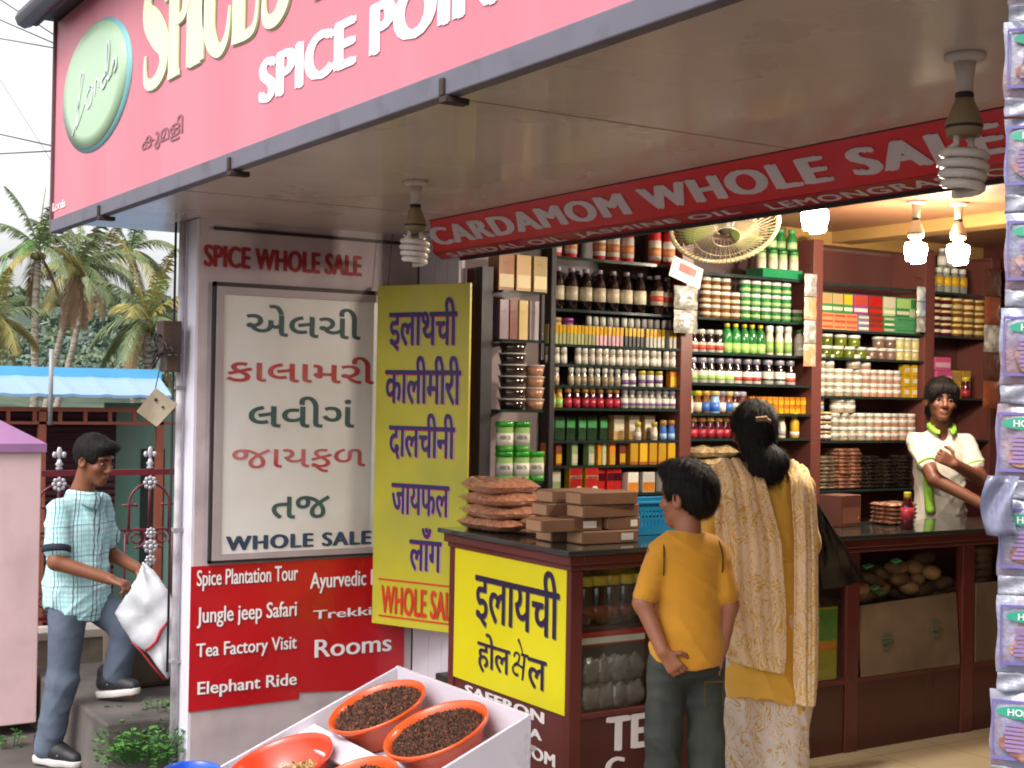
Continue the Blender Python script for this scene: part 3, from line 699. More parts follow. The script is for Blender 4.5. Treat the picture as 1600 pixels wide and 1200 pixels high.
# ---- first bay
z = BZ[0]
row(container('fruit_jar',.033,.20,RDC,BLK,WLB,.12,None,.12,.72,band=(PEACHP,.25,.5)), 'bottle', 'bottle', 852,1050,9,z[0], 'red bottle with white and peach label on the top shelf under the header sign', 'red bottles on the top shelf')
row(container('syrup',.034,.215,DKB,GRYC,CRM,.1,.42,.25,.62,band=None), 'syrup_bottle', 'bottle', 856,1006,7,z[1], 'dark syrup bottle with cream label in the row below the top red bottles', 'dark syrup bottles', Y=5.84)
row(PROT['syrup'], 'syrup_bottle', 'bottle', 886,1050,6,z[1], 'dark syrup bottle half hidden in the rear row of syrups', 'dark syrup bottles behind', Y=5.94)
put(container('syrup_red',.036,.205,DKB,GRYC,CRM,.1,.42,.25,.66,band=(REDP,.36,.52)), 'syrup_bottle', 'bottle', (X8(1018),5.80,z[1]+.0005), 0, 'broad dark syrup bottle with red print on its label', 'syrup bottle')
row(PROT['syrup_red'], 'syrup_bottle', 'bottle', 1028,1048,1,z[1], 'dark syrup bottle with red print pushed to the end of the syrup row', 'syrup bottle', Y=5.85)
for col, nm, x0, x1, n in ((OLV,'olive',851,926,13),(PKB,'dusty pink',926,970,7),(BLK,'black',971,1002,5),(SLV,'silver grey',1004,1053,8)):
    row(carton('att_'+nm,.0185,.03,.098,col,GLD,.56,.98,m=-.02), 'perfume_box', 'box', x0,x1,n,z[2], 'slim %s perfume box with gold foil top on the second glass shelf' % nm, '%s gold topped boxes' % nm, Y=5.80, jit=.001, rot=.02)
row(container('spray',.0155,.155,CLR,WHT,WLB,.3,None,.1,.6), 'spray_bottle', 'bottle', 912,1050,13,z[2], 'white capped spray bottle standing behind the gold topped boxes', 'spray bottles behind gold boxes', Y=5.87)
for px, c, nm in ((855,PGC,'pale green'),(877,TANB,'gold'),(896,MAG,'purple')):
    put(container('tub_'+nm,.033,.14,c,c,None,.15), 'tub', 'tub', (X8(px),5.90,z[2]+.0005), 0, '%s round tub behind the olive gold topped boxes' % nm, None)
row(container('oil_a',.0165,.085,BEI,WHT,WLB,.33,None,.1,.75), 'oil_bottle', 'bottle', 851,1053,19,z[3], 'small cream oil bottle with white cap on the third glass shelf', 'small oil bottles upper row', Y=5.80)
row(container('oil_b',.016,.094,CLR,WHT,BEI,.3,.75,.1,.7), 'oil_bottle', 'bottle', 852,970,11,z[4], 'small pale bottle with tall white cap on the fourth glass shelf', 'small oil bottles lower row', Y=5.80)
row(container('oil_y',.020,.085,WLB,YELC,PUR,.25,None,.3,.6), 'bottle', 'bottle', 994,1036,3,z[4], 'white bottle with yellow cap beside the orange box', 'yellow capped white bottles', Y=5.81)
row(container('oil_w',.019,.095,WLB,GRYC,PUR,.28,.8,.15,.5), 'bottle', 'bottle', 970,993,2,z[4], 'white bottle with lilac cap left of the yellow capped bottles', 'lilac capped bottles', Y=5.81)
put(carton('or_a',.042,.04,.095,ORB,YLC), 'carton', 'box', (X8(1046),5.82,z[4]+.0005), 0, 'orange box at the right end of the fourth shelf', None)
row(container('yel_b',.019,.105,YLC,TANC,GLB,.25,.7,.1,.6), 'bottle', 'bottle', 855,879,2,z[5], 'yellow bottle with tan cap at the left end of the red bottle row', 'yellow bottles left of the reds', Y=5.81)
row(container('red_b',.0205,.105,MRB,TANC,REDB,.25,.72,.05,.6), 'bottle', 'bottle', 880,968,7,z[5], 'dark red bottle with magenta label and tan cap on the first bay fifth shelf', 'magenta bottles first bay', Y=5.81)
row(container('wht_b',.0195,.105,CLR,GRYC,WLB,.25,.75,.05,.68,band=(PUR,.2,.38)), 'bottle', 'bottle', 970,1055,8,z[5], 'white labelled bottle with purple print and lilac cap', 'purple print bottles', Y=5.81)
row(carton('dgp',.055,.04,.125,DGP,GNC,.5,.8), 'packet', 'packet', 848,946,6,z[6], 'dark green packet in shade on the sixth shelf', 'dark green packets', Y=5.88)
row(carton('beige_c',.07,.05,.13,TANB,CRM,.35,.95), 'carton', 'box', 950,1022,3,z[6], 'beige carton standing behind the small yellow capped bottles', 'beige cartons', Y=5.90, rot=.05)
row(container('yel_s',.017,.095,CRM,YELC,WLB,.25,.8,.1,.6), 'bottle', 'bottle', 985,1034,2,z[6], 'small pale bottle with yellow cap in front of the beige cartons', 'small yellow capped bottles', Y=5.80)
row(container('blu_s',.0185,.105,BLU,TANC,LBLU,.25,.8,.05,.45), 'bottle', 'bottle', 1030,1056,2,z[6], 'blue labelled bottle with gold cap beside the shelf post', 'blue bottles first bay', Y=5.80)
for px, c, nm in ((852,ORB,'orange'),(868,BRC,'brown'),(893,PGC,'pale green'),(919,PGC,'light green'),(932,ORB,'narrow orange'),(939,PGC,'narrow green'),(952,ORB,'tall orange'),(968,BRC,'brownish orange')):
    put(carton('c7_'+nm,.036 if 'narrow' not in nm else .024,.05,.115,c,CRM if c is PGC else YLC,.1,.5), 'carton', 'box', (X8(px),5.82,z[7]+.0005), random.uniform(-.06,.06), '%s carton standing on the seventh shelf above the red tea boxes' % nm, None)
row(carton('c7_or',.049,.05,.115,ORB,YLC,.15,.95,BRC,.05,.1,m=.04), 'carton', 'box', 980,1053,5,z[7], 'bright orange carton in the block of five near the shelf post', 'orange cartons', Y=5.80, jit=.001, rot=.02)
put(carton('c8_g',.10,.05,.13,PGC,CRM,.5,.9), 'carton', 'box', (X8(861),5.83,z[8]+.0005), 0, 'wide pale green carton at the left end of the lowest shelf', None)
def redtea(px, lab_):
    r = put(carton('c8_tea',.078,.05,.145,YLC,RDC,.04,.93,CRM,.55,.66,m=.06), 'tea_box', 'box', (X8(px),5.80,z[8]+.0005), 0, lab_, 'red tea boxes')
    x = X8(px); letter('GREEN TEA', (x-.03,5.772,z[8]+.083), (x+.03,5.772,z[8]+.083), (x-.03,5.772,z[8]+.093), m_dark, r, bold=.03, lift=.001, thick=0)
    bb = MB(); bb.lathe([(0,0),(.02,.001),(.021,.004)], 14, c=(x+.015,5.7725,z[8]+.022), axis=(0,-1,0)); bb.build('cup_print', WLB, r)
redtea(892,'left red tea box with yellow border and white band on the lowest shelf'); redtea(917,'right red tea box with yellow border and white band on the lowest shelf')
row(carton('c8_r',.046,.05,.13,RDC,MRB,.5,.8), 'carton', 'box', 930,970,3,z[8], 'plain red carton right of the yellow bordered tea boxes', 'plain red cartons', Y=5.82)
row(carton('c8_o',.072,.05,.105,WLB,ORB,.05,.5,m=.1), 'carton', 'box', 972,1052,3,z[8], 'white carton printed with orange fruit on the lowest shelf', 'white orange cartons', Y=5.82)
# ---- second bay
z = BZ[1]
tr = thing('crate', 'green plastic tray holding green topped bottles on the upper shelf by the fan', 'tray', (X8(1210),5.84,z[0]+.0005))
m_gtray = solid('green tray plastic', '1d7a4a', .3, .3); bb = MB(); x = X8(1210); bb.box((x-.15,5.78,z[0]+.001),(x+.15,5.92,z[0]+.012)); bb.box((x-.15,5.78,z[0]+.012),(x+.15,5.785,z[0]+.05)); bb.box((x-.15,5.915,z[0]+.012),(x+.15,5.92,z[0]+.05)); bb.box((x-.15,5.785,z[0]+.012),(x-.145,5.915,z[0]+.05)); bb.box((x+.145,5.785,z[0]+.012),(x+.15,5.915,z[0]+.05)); bb.build('basket', m_gtray, tr)
row(container('tray_b',.027,.15,PGC,GNC,CRM,.14,None,.1,.8), 'bottle', 'bottle', 1177,1245,4,z[0]+.013, 'pale bottle with green cap standing in the green tray', 'bottles in the green tray', Y=5.845)
row(container('tray_c',.03,.12,GRNB,GNC,PGC,.2,.6,.1,.5), 'bottle', 'bottle', 1192,1240,3,z[0]+.167, 'green bottle standing on top of the tray bottles', 'green bottles above the tray', Y=5.85)
row(container('jar_am',.031,.073,AMB,WHT,None,.27,lidr=1.05,band=(CRM,.25,.6)), 'jar', 'jar', 1090,1152,4,z[1], 'amber jar with white lid in the stack of three rows', 'amber jars', layers=3, lh=.0735, skip=((2,3),), jit=.001)
row(container('jar_gr',.031,.073,GRNB,WHT,None,.27,lidr=1.05,band=(PGC,.25,.6)), 'jar', 'jar', 1152,1232,5,z[1], 'green jar with white lid in the stack of three rows', 'green jars', layers=3, lh=.0735, jit=.001)
put(PROT['jar_gr'], 'jar', 'jar', (X8(1243),5.83,z[1]+.0005), 0, 'single green jar at the right end of the green jar stack', None)
row(container('med_w',.029,.125,DKB,WHT,WLB,.2,.7,.02,.55,band=(REDP,.15,.4)), 'bottle', 'bottle', 1073,1126,4,z[2], 'dark bottle with white label and red square under the amber jars', 'red square bottles', jit=.002)
row(container('grn_t',.029,.165,GRNB,YELC,GLB,.12,.45,.05,.4), 'bottle', 'bottle', 1127,1192,5,z[2], 'clear green bottle with yellow cap and yellow green label', 'clear green bottles', jit=.002)
row(container('spr_t',.024,.165,CRM,WHT,GLB,.22,.8,.1,.6), 'spray_bottle', 'bottle', 1193,1236,3,z[2], 'tall cream bottle with white cap right of the clear green bottles', 'tall cream bottles', jit=.002)
row(container('spr_w',.03,.15,WHT,GNC,WLB,.14,.5,.2,.6), 'bottle', 'bottle', 1236,1257,1,z[2], 'white bottle with green cap beside the hanging sachets', None, jit=.001)
row(container('dk_g',.031,.138,DKB,GRYC,WLB,.2,.72,.02,.62,band=(GLB,.16,.4)), 'bottle', 'bottle', 1072,1143,5,z[3], 'dark bottle with white label and green square', 'green square bottles')
row(container('dk_r',.031,.138,DKB,GRYC,WLB,.2,.72,.02,.62,band=(REDP,.16,.36)), 'bottle', 'bottle', 1143,1187,3,z[3], 'dark bottle with white label and red band', 'red band bottles')
row(container('dk_w',.034,.138,DKB,GRYC,WLB,.2,.72,.02,.66,band=(DGP,.2,.3)), 'bottle', 'bottle', 1187,1226,2,z[3], 'broad dark bottle with white label and thin dark print', 'broad white label bottles')
put(PROT['dk_r'], 'bottle', 'bottle', (X8(1233),5.83,z[3]+.0005), 0, 'small dark bottle alone at the right end of its row', None)
for px, body, lid, lb, nm in ((1074,CRM,GRNC,WLB,'green capped pale'),(1087,AMB,YELC,CRM,'yellow capped amber'),(1100,AMB,TANC,BLU,'gold capped blue labelled'),(1114,LBLU,GOLDL,BLU,'wide light blue'),(1125,BRC,GRYC,WLB,'small brown'),(1136,AMB,GOLDL,BLU,'second blue labelled'),(1147,MRB,GRYC,WLB,'white capped dark'),(1157,BRC,GRYC,REDP,'red labelled')):
    put(container('m_'+nm,.024 if 'wide' not in nm else .03,.12,body,lid,lb,.22,.85,.1,.62), 'bottle', 'bottle', (X8(px),5.82,z[4]+.0005), 0, '%s bottle on the shelf left of the woman\'s head' % nm, None)
row(carton('sm_or',.037,.035,.047,ORB,YLC,.1,.6), 'carton', 'box', 1168,1256,10,z[4], 'tiny orange carton in the two layer block behind the woman', 'tiny orange cartons', layers=2, lh=.0475, jit=.0005, rot=.01)
row(container('red_c',.028,.115,MRB,TANC,REDB,.22,.75,.05,.55), 'bottle', 'bottle', 1075,1155,6,z[5], 'dark bottle with magenta label behind the woman on the second bay', 'magenta bottles second bay')
row(container('yel_t',.026,.145,YLC,YELC,WLB,.18,.6,.1,.3), 'bottle', 'bottle', 1232,1250,1,z[5], 'tall yellow bottle right of the woman\'s head', None)
row(container('wht_t',.024,.12,CRM,YELC,WLB,.2,.7), 'bottle', 'bottle', 1212,1232,1,z[5], 'pale bottle with yellow cap left of the tall yellow bottle', None)
# ---- third bay
z = BZ[2]
for x0, x1, n, c, p, nm in ((1276,1310,2,GNC,PEACHP,'green and peach'),(1311,1325,1,GNC,YLC,'green and yellow'),(1326,1349,1,MAG,REDP,'purple and red'),(1350,1372,1,BRC,RDC,'brown'),(1373,1392,1,PGC,CRM,'green and cream'),(1393,1414,1,GNC,GLB,'bright green'),(1415,1424,1,PGC,GNC,'narrow green'),(1425,1432,1,RDC,BRC,'narrow red')):
    wd = (X8(x1)-X8(x0))/n*.97
    row(carton('s3_'+nm,wd,.05,.115,c,p,.45,.95,CRM if nm != 'brown' else RDC,.12,.3), 'soap_box', 'box', x0,x1,n,z[1]+.0985, '%s soap carton standing upright on the flat stacked cartons' % nm, nm+' soap cartons' if n > 1 else None, Y=5.82, jit=.0005, rot=.01)
for x0, x1, n, c, p, nm in ((1276,1332,3,PEACHP,REDP,'orange'),(1333,1350,1,solid('lilac carton','8b7f9a'),CRM,'lilac'),(1351,1372,1,BRC,RDC,'brown'),(1373,1390,1,GNC,CRM,'green striped'),(1391,1424,1,solid('sea green carton','4f8a66'),GNC,'sea green'),(1425,1432,1,PGC,GNC,'narrow pale green')):
    wd = (X8(x1)-X8(x0))/n*.97
    row(carton('f3_'+nm,wd,.06,.0315,c,p,.3,.7), 'soap_box', 'box', x0,x1,n,z[1], 'flat %s soap carton stacked three high under the upright cartons' % nm, nm+' flat cartons', Y=5.82, jit=.0005, rot=.01, layers=3, lh=.0325)
jr = dict(lidr=1.06)
row(container('j_ol',.037,.068,OLB,WHT,None,.27,lidr=1.06), 'jar', 'jar', 1278,1352,4,z[2], 'olive green jar with white lid in the lower layer', 'olive jars', jit=.001)
row(PROT['j_ol'], 'jar', 'jar', 1280,1298,1,z[2]+.0685, 'olive jar with white lid sitting first on the olive layer', None, jit=.001)
row(PROT['j_ol'], 'jar', 'jar', 1302,1320,1,z[2]+.0685, 'olive jar with white lid sitting second on the olive layer', None, jit=.001)
row(PROT['j_ol'], 'jar', 'jar', 1323,1341,1,z[2]+.0685, 'olive jar with white lid sitting third on the olive layer', None, jit=.001)
BRJ = solid('brownish contents', '7a5f52', .3, .3)
row(container('j_br',.037,.068,BRJ,WHT,None,.27,lidr=1.06), 'jar', 'jar', 1353,1396,3,z[2], 'brown jar with white lid right of the olive jars', 'brown jars', jit=.001)
row(PROT['j_br'], 'jar', 'jar', 1362,1379,1,z[2]+.0685, 'brown jar with white lid alone on the brown layer', None, jit=.001)
row(PROT['j_br'], 'jar', 'jar', 1381,1396,1,z[2]+.0685, 'brown jar with white lid touching the cream jars on the upper layer', None, jit=.001)
CRJ = solid('cream yellow contents', 'c9b878', .35, .2)
row(container('j_cr',.031,.068,CRJ,WHT,None,.22,lidr=1.06), 'jar', 'jar', 1397,1432,3,z[2], 'cream yellow jar with white lid beside the post', 'cream yellow jars', layers=2, lh=.0685, jit=.001)
row(container('j_be',.033,.08,BEI,WHT,WLB,.3,None,.35,.75,lidr=1.06), 'jar', 'jar', 1272,1344,5,z[3], 'beige jar with white lid in the double row above the man\'s shoulder level', 'beige jars upper block', layers=2, lh=.0805, jit=.001)
row(container('j_pe',.033,.08,PEA,WHT,WLB,.3,None,.35,.75,lidr=1.06), 'jar', 'jar', 1344,1404,5,z[3], 'peach jar with white lid in the double row above the man\'s shoulder level', 'peach jars upper block', layers=2, lh=.0805, jit=.001)
row(PROT['j_be'], 'jar', 'jar', 1272,1300,2,z[3]+.161, 'beige jar with white lid on top of the left of the upper block', 'beige jars on top left', jit=.001)
put(container('j_big',.042,.085,BEI,WHT,WLB,.3,None,.35,.75), 'jar', 'jar', (X8(1332),5.83,z[3]+.1615), 0, 'large beige jar sitting on top of the upper jar block', None)
put(PROT['j_pe'], 'jar', 'jar', (X8(1350),5.83,z[3]+.1615), 0, 'peach jar sitting on the upper jar block next to a large one', None)
row(carton('yc3',.042,.05,.066,YLC,CRM,.3,.7), 'carton', 'box', 1405,1430,2,z[3], 'yellow carton in the stack of three beside the jars', 'yellow cartons', layers=3, lh=.067, jit=.0005, rot=.02)
row(PROT['j_be'], 'jar', 'jar', 1296,1364,5,z[4], 'beige jar with white lid in the double row over the brown packets', 'beige jars lower block', layers=2, lh=.0805, jit=.001)
row(PROT['j_pe'], 'jar', 'jar', 1364,1428,5,z[4], 'peach jar with white lid in the double row over the brown packets', 'peach jars lower block', layers=2, lh=.0805, jit=.001)
row(container('j_wide',.044,.085,BEI,WHT,WLB,.3,None,.35,.75), 'jar', 'jar', 1299,1332,2,z[4]+.161, 'wide beige jar sitting on the lower jar block', 'wide beige jars', jit=.001)
row(container('j_mr',.033,.055,MRB,GOLDL,WLB,.25,None,.3,.8,lidr=1.04), 'jar', 'jar', 1272,1296,2,z[4], 'small dark red jar with gold lid beside the post', 'dark red gold lid jars', layers=3, lh=.0555, jit=.001)
row(container('j_sm',.03,.055,BEI,GOLDL,LBLU,.25,None,.3,.8,lidr=1.04), 'jar', 'jar', 1272,1285,1,z[4]+.1665, 'small pale jar with gold lid in the tower of two', 'pale tower jars', layers=2, lh=.0555, jit=.001)
# packets: flat pillows
def pillow(bm, c, wx, wy, wz, seed=0, lump=.12, n=14, tip=.0):
    ex = .26 if wz < .028 else .5; pw = 7 if wz < .028 else 4.2; lump = lump if wz < .028 else .24
    rg = np.random.default_rng(seed); ph = rg.uniform(0, 6.28, 6); T = []; Bt = []
    for i in range(n+1):
        u = -1+2*i/n; rt = []; rb_ = []
        for j in range(n+1):
            v = -1+2*j/n; e = max(0, (1-abs(u)**pw)*(1-abs(v)**pw))**ex
            l = 1+lump*(math.sin(3*u+ph[0])*math.cos(3.7*v+ph[1])+.6*math.sin(7*u+ph[2]+3*v)*math.sin(6*v+ph[3]))
            x = c[0]+wx/2*u*(1-.05*abs(v)**3); y = c[1]+wy/2*v*(1-.05*abs(u)**3)
            rt.append((x, y, c[2]+wz*.5+wz/2*e*l)); rb_.append((x, y, c[2]+wz*.5-wz/2*e))
        T.append(rt); Bt.append(rb_)
    bm.grid(T, flip=True); bm.grid(Bt); return bm
def packmat(name, c, c2): return M(name, c, .25, .1, 60, .35, 130, coat=.8, col2=c2, mixs=45, mixlo=.42, mixhi=.6)
m_p1 = packmat('tan spice packet', '8a7a62', '5c4c3c'); m_p2 = packmat('pinkish spice packet', 'a5745c', '6e4738'); m_p3 = packmat('dark spice packet', '3a2e28', '1f1714')
m_pe = M('packet seal edge', 'b59a86', .2, .1, 10, coat=.8)
def packet(loc, size, mat, seed, label, group, rz=0, name='spice_packet'):
    r = thing(name, label, 'packet', loc, rz, group)
    key = (mat.name, round(size[0],3), round(size[2],3), seed % 5)
    if key not in PROT: PROT[key] = pillow(MB(), (0,0,0), *size, seed=seed % 5).mesh('pouch', mat)
    link('pouch', PROT[key], r); return r
for px, mt, nm, lv, wd in ((1285,m_p1,'tan',9,.13),(1311,m_p2,'pinkish',11,.10),(1329,m_p2,'pinkish',11,.09),(1355,m_p3,'dark',9,.13),(1382,m_p3,'dark',8,.12),(1408,m_p3,'dark',9,.13)):
    x = X8(px)
    for k in range(lv):
        packet((x+random.uniform(-.006,.006),5.86+random.uniform(-.008,.008),z[5]+.001+k*.0215), (wd,.18,.024), mt, k+int(px), 'flat %s spice packet in the packed stacks beside the man' % nm, '%s packets stacked beside the man' % nm, random.uniform(-.05,.05))
z = BZ[1]
for i, (px, k) in enumerate(((1085,0),(1108,0),(1090,1),(1120,1))):
    packet((X8(px),5.83,z[6]+.001+k*.062), (.2,.18,.06), M('pale grain packet','b09a72',.25,.1,60,.3,120,coat=.7,col2='8a744e',mixs=40), i, 'pale grain packet piled on the shelf beside the woman\'s shoulder', 'pale grain packets', random.uniform(-.2,.2))
# ---- fourth bay
z = BZ[3]
row(container('b4_y',.032,.155,CLR,WHT,YLC,.2,.6,.35,.8), 'bottle', 'bottle', 1446,1506,5,z[0], 'clear bottle with yellow label under the right lamp', 'yellow label bottles under the lamp')
row(container('b4_w',.03,.12,CLR,WHT,WLB,.2,.6), 'bottle', 'bottle', 1462,1490,2,z[0]+.156, 'pale bottle above the yellow label bottles', 'pale bottles under the lamp')
row(container('j4_r',.044,.078,MRB,GOLDL,None,.2,lidr=1.05,band=(CRM,.3,.6)), 'jar', 'jar', 1447,1482,2,z[1], 'dark red jar with gold lid in the three row stack', 'dark red jars with gold lids', layers=3, lh=.0785, jit=.001)
row(container('j4_a',.044,.078,AMB,GOLDL,None,.2,lidr=1.05,band=(GOLDL,.25,.65)), 'jar', 'jar', 1482,1533,3,z[1], 'amber jar with gold lid in the three row stack', 'amber jars with gold lids', layers=3, lh=.0785, jit=.001)
for k in range(3):
    put(carton('pk4',.15,.12,.082,PNK,PPK,.25,.6), 'carton', 'box', (X8(1462+k%2*3),5.84,z[2]+.0005+k*.083), .02*k, 'pink printed box in the stack above the man\'s head', 'pink boxes above the man\'s head')
row(carton('gd4',.07,.06,.085,GLD,TANB,.2,.8), 'carton', 'box', 1482,1512,2,z[2], 'gold box stacked right of the pink boxes', 'gold boxes by the pink boxes', Y=5.84, layers=2, lh=.0855, rot=.04)
put(container('ch4',.03,.13,MRB,YELC,REDB,.2,.7,.1,.5), 'bottle', 'bottle', (X8(1502),5.80,z[2]+.0005), 0, 'dark red bottle with yellow cap beside the gold boxes', None)

# ---- display shelf at the left of the bays
DY = 5.60
D = thing('display_rack', 'narrow glass display shelves between the opening and the first shelf bay', 'shelves', (3.6,DY,0))
dx0, dx1 = on(766,600,1,DY).x, on(850,600,1,5.5).x
dz = [on(812,y,1,DY).z for y in (457,532,640,751)]
MB().box((dx0-.01,5.86,0),(3.894,5.90,2.5)).build('back_board', M('grey mauve board', '8d7f7e', .45, .1, 3), D)
for q in dz: MB().box((dx0,5.50,q-.012),(dx1,5.858,q)).build('shelf', m_shelf, D)
for x in (dx1-.02,): MB().box((x,5.50,dz[2]+.24),(x+.016,5.515,dz[0]-.013)).build('upright', m_dark, D)
for i, (px, c, wd) in enumerate(((783,solid('rust orange box','a8622c'),.09),(810,TANB,.085),(836,solid('pale tan box','c4a878'),.08))):
    put(carton('dr%d' % i,wd,.09,.175,c,solid('cream panel','cbb68a',.5,0),.1,.45), 'carton', 'box', (on(px,430,1,5.60).x,5.60,dz[0]+.0005), 0.05, ('rust orange','tan','pale tan')[i]+' box on the topmost display shelf by the opening', None)
for i, (px, c, wd) in enumerate(((781,solid('mauve box','8f7480'),.05),(796,solid('brick box','96503e'),.045),(811,solid('straw box','c8ac6c'),.05),(828,solid('grey lilac box','9f9498'),.05))):
    put(carton('ds%d' % i,wd,.08,.19,c,None), 'carton', 'box', (on(px,500,1,5.60).x,5.60,dz[1]+.0005), 0, ('mauve','brick red','straw','grey lilac')[i]+' narrow box on the second display shelf', None)
m_tub = M('dark food tub', '2a1d1a', .12, .2, 20, coat=.8); m_rim = M('clear tub rim', 'b5aca4', .15, .05, coat=.8); m_tub2 = M('brown food tub', 'a8775a', .25, .12, 20, coat=.5)
def tub(px, k, mt, w_, label, grp):
    x = on(px,600,1,5.58).x; zz = dz[2]+.0005+k*.054
    r = thing('food_tub', label, 'tub', (x,5.58,zz), 0, grp)
    MB().lathe([(w_*.82,zz),(w_,zz+.045)], 20, c=(x,5.58,0)).build('tub_body', mt, r); MB().lathe([(w_*1.04,zz+.0455),(w_*1.05,zz+.0525),(w_*.9,zz+.0535)], 20, c=(x,5.58,0)).build('tub_lid', m_rim, r)
for k in range(6): tub(800,k,m_tub,.066,'dark filled clear tub in the stack of six on the third display shelf','dark tubs')
for k in range(4): tub(834,k,m_tub2,.05,'brown tub in the stack of four beside the dark tubs','brown tubs')
m_tea = M('pale tea canister', '8fb26a', .3, .06, 6, coat=.3)
def teajar(px, k, label):
    x = on(px,700,1,5.56).x; zz = dz[3]+.0005+k*.142
    r = thing('tea_jar', label, 'jar', (x,5.56,zz))
    MB().lathe([(.038,zz),(.041,zz+.004),(.041,zz+.117)], 24, c=(x,5.56,0)).build('body', m_tea, r)
    MB().lathe([(.0415,zz+.03),(.0415,zz+.088)], 24, c=(x,5.56,0)).build('label', WLB, r)
    MB().lathe([(.0405,zz+.0),(.0425,zz+.001),(.0425,zz+.028)], 24, c=(x,5.56,0)).build('foot_band', solid('green print','3f9a2a',.4,.1), r)
    MB().lathe([(.044,zz+.1175),(.044,zz+.138),(.041,zz+.1415)], 24, c=(x,5.56,0)).build('lid', GRNC, r)
    a = R_(245); v, fs = glyphs('GREEN TEA', .02); lo = v.min(0); hi = v.max(0)
    P = []
    for p in v:
        an = a+(p[0]-lo[0])/(hi[0]-lo[0])*R_(75)-R_(38); P.append((x+.0422*math.cos(an), 5.56+.0422*math.sin(an), zz+.058+(p[1]-lo[1])/(hi[1]-lo[1])*.018))
    MB().add(P, fs).build('lettering', m_dark, r)
teajar(788,0,'lower left tea jar with green lid on the display shelf'); teajar(814,0,'lower middle tea jar with green lid on the display shelf'); teajar(837,0,'lower right tea jar with green lid, with nothing stacked on it')
teajar(788,1,'upper left tea jar stacked on another with green lid'); teajar(814,1,'upper right tea jar stacked on another with green lid')

# ---- on the counter
m_bag = M('reddish brown spice bag', 'b98468', .22, .08, 40, .22, 120, coat=.9, col2='9a6650', mixs=50, mixlo=.4, mixhi=.6)
zt = CT+.001
def ct(px, py, dz_=0): return on(px, py, 2, CT+dz_)
bags = [(735,1.0,0,'bottom left'),(735,1.0,1,'second left'),(737,1.0,2,'third left')]
for k, (px, py, s, lb) in enumerate(((752,828,(.26,.34,.062),'lowest spice bag at the back left of the counter'),(754,828,(.27,.34,.062),'second spice bag from the counter in the tall pile'),(765,828,(.33,.34,.064),'third spice bag from the counter, its shiny end reaching right'),(750,828,(.28,.30,.07),'topmost shiny brown spice bag of the tall pile'))):
    p = ct(px, py); packet((3.30+(.035 if k == 2 else 0),5.27,zt+.001+k*.055), s, m_bag, k, lb, None, .1*(-1)**k)
for k, (s, lb) in enumerate((((.2,.24,.03),'flat spice bag lying under another at the counter edge'),((.22,.22,.045),'spice bag lying on a flat one beside the cartons'))):
    packet((3.40,5.00,zt+.001+k*.032), s, m_bag, k+7, lb, None, .25)
m_card = M('brown kraft carton', '7c5940', .6, .08, 10, col2='6a4a36', mixs=3); m_cardl = M('lit carton end', 'a87f5e', .6, .06, 10)
def kraft(x, y, k, lb, L=.285, rz=0):
    r = thing('small_carton', lb, 'carton', (x,y,zt+.0005+k*.0535), rz)
    b = MB().box((0,-.06,0),(L,.06,.052)).mesh('box', m_card); o = link('box', b, r); mdf = o.modifiers.new('bevel','BEVEL'); mdf.width = .003
    link('lit_end', MB().box((-.001,-.052,.006),(.0,.052,.046)).mesh('lit_end', m_cardl), r)  # paler sheet on the street end; the light there is put into its colour
    if k in (0, 1): link('barcode', MB().box((L*.68,-.061,.012),(L*.9,-.0598,.040)).mesh('barcode', WLB), r)
c0 = ct(911,852)
bx, by = c0.x, c0.y+.06
kraft(bx,by,0,'front carton at the bottom of the pile nearest the counter corner'); kraft(bx-.06,by+.14,0,'rear carton at the bottom of the pile beside the spice bags')
kraft(bx-.19,by+.02,1,'long carton with barcode in the second layer of the pile',.30); kraft(bx+.14,by+.01,1,'short end carton in the second layer at the right',.16)
kraft(bx+.0,by,2,'front carton in the third layer of the pile',.29,.03); kraft(bx-.09,by+.13,2,'rear carton in the third layer of the pile',.28)
kraft(bx-.01,by+.0,3,'topmost front carton of the pile',.285,-.02); kraft(bx-.06,by+.135,3,'topmost rear carton of the pile',.27,.04)
# blue basket
q = ct(1000,838); q2 = ct(1110,838)
bk_ = thing('basket', 'blue plastic basket on the counter behind the boy\'s head', 'basket', (q.x+.16,q.y+.14,zt))
m_blu = M('blue basket plastic', '1f7fae', .35, .08, 6, coat=.3); bb = MB(); X0, X1, Y0, Y1 = q.x-.05,q.x+.40,q.y+.02,q.y+.26; Zb = zt+.001; H_ = .135
bb.box((X0,Y0,Zb),(X1,Y1,Zb+.008))
for z0, z1 in ((.008,.035),(.06,.075),(.105,H_)):
    bb.box((X0,Y0,Zb+z0),(X1,Y0+.005,Zb+z1)); bb.box((X0,Y1-.005,Zb+z0),(X1,Y1,Zb+z1)); bb.box((X0,Y0+.005,Zb+z0),(X0+.005,Y1-.005,Zb+z1)); bb.box((X1-.005,Y0+.005,Zb+z0),(X1,Y1-.005,Zb+z1))
n = 22
for i in range(n):
    x = X0+.002+(X1-X0-.014)*i/(n-1)
    for (z0, z1) in ((.035,.06),(.075,.105)): bb.box((x,Y0+.001,Zb+z0),(x+.009,Y0+.004,Zb+z1)); bb.box((x,Y1-.004,Zb+z0),(x+.009,Y1-.001,Zb+z1))
for i in range(12):
    y = Y0+.006+(Y1-Y0-.02)*i/11
    for (z0, z1) in ((.035,.06),(.075,.105)): bb.box((X0+.001,y,Zb+z0),(X0+.004,y+.008,Zb+z1)); bb.box((X1-.004,y,Zb+z0),(X1-.001,y+.008,Zb+z1))
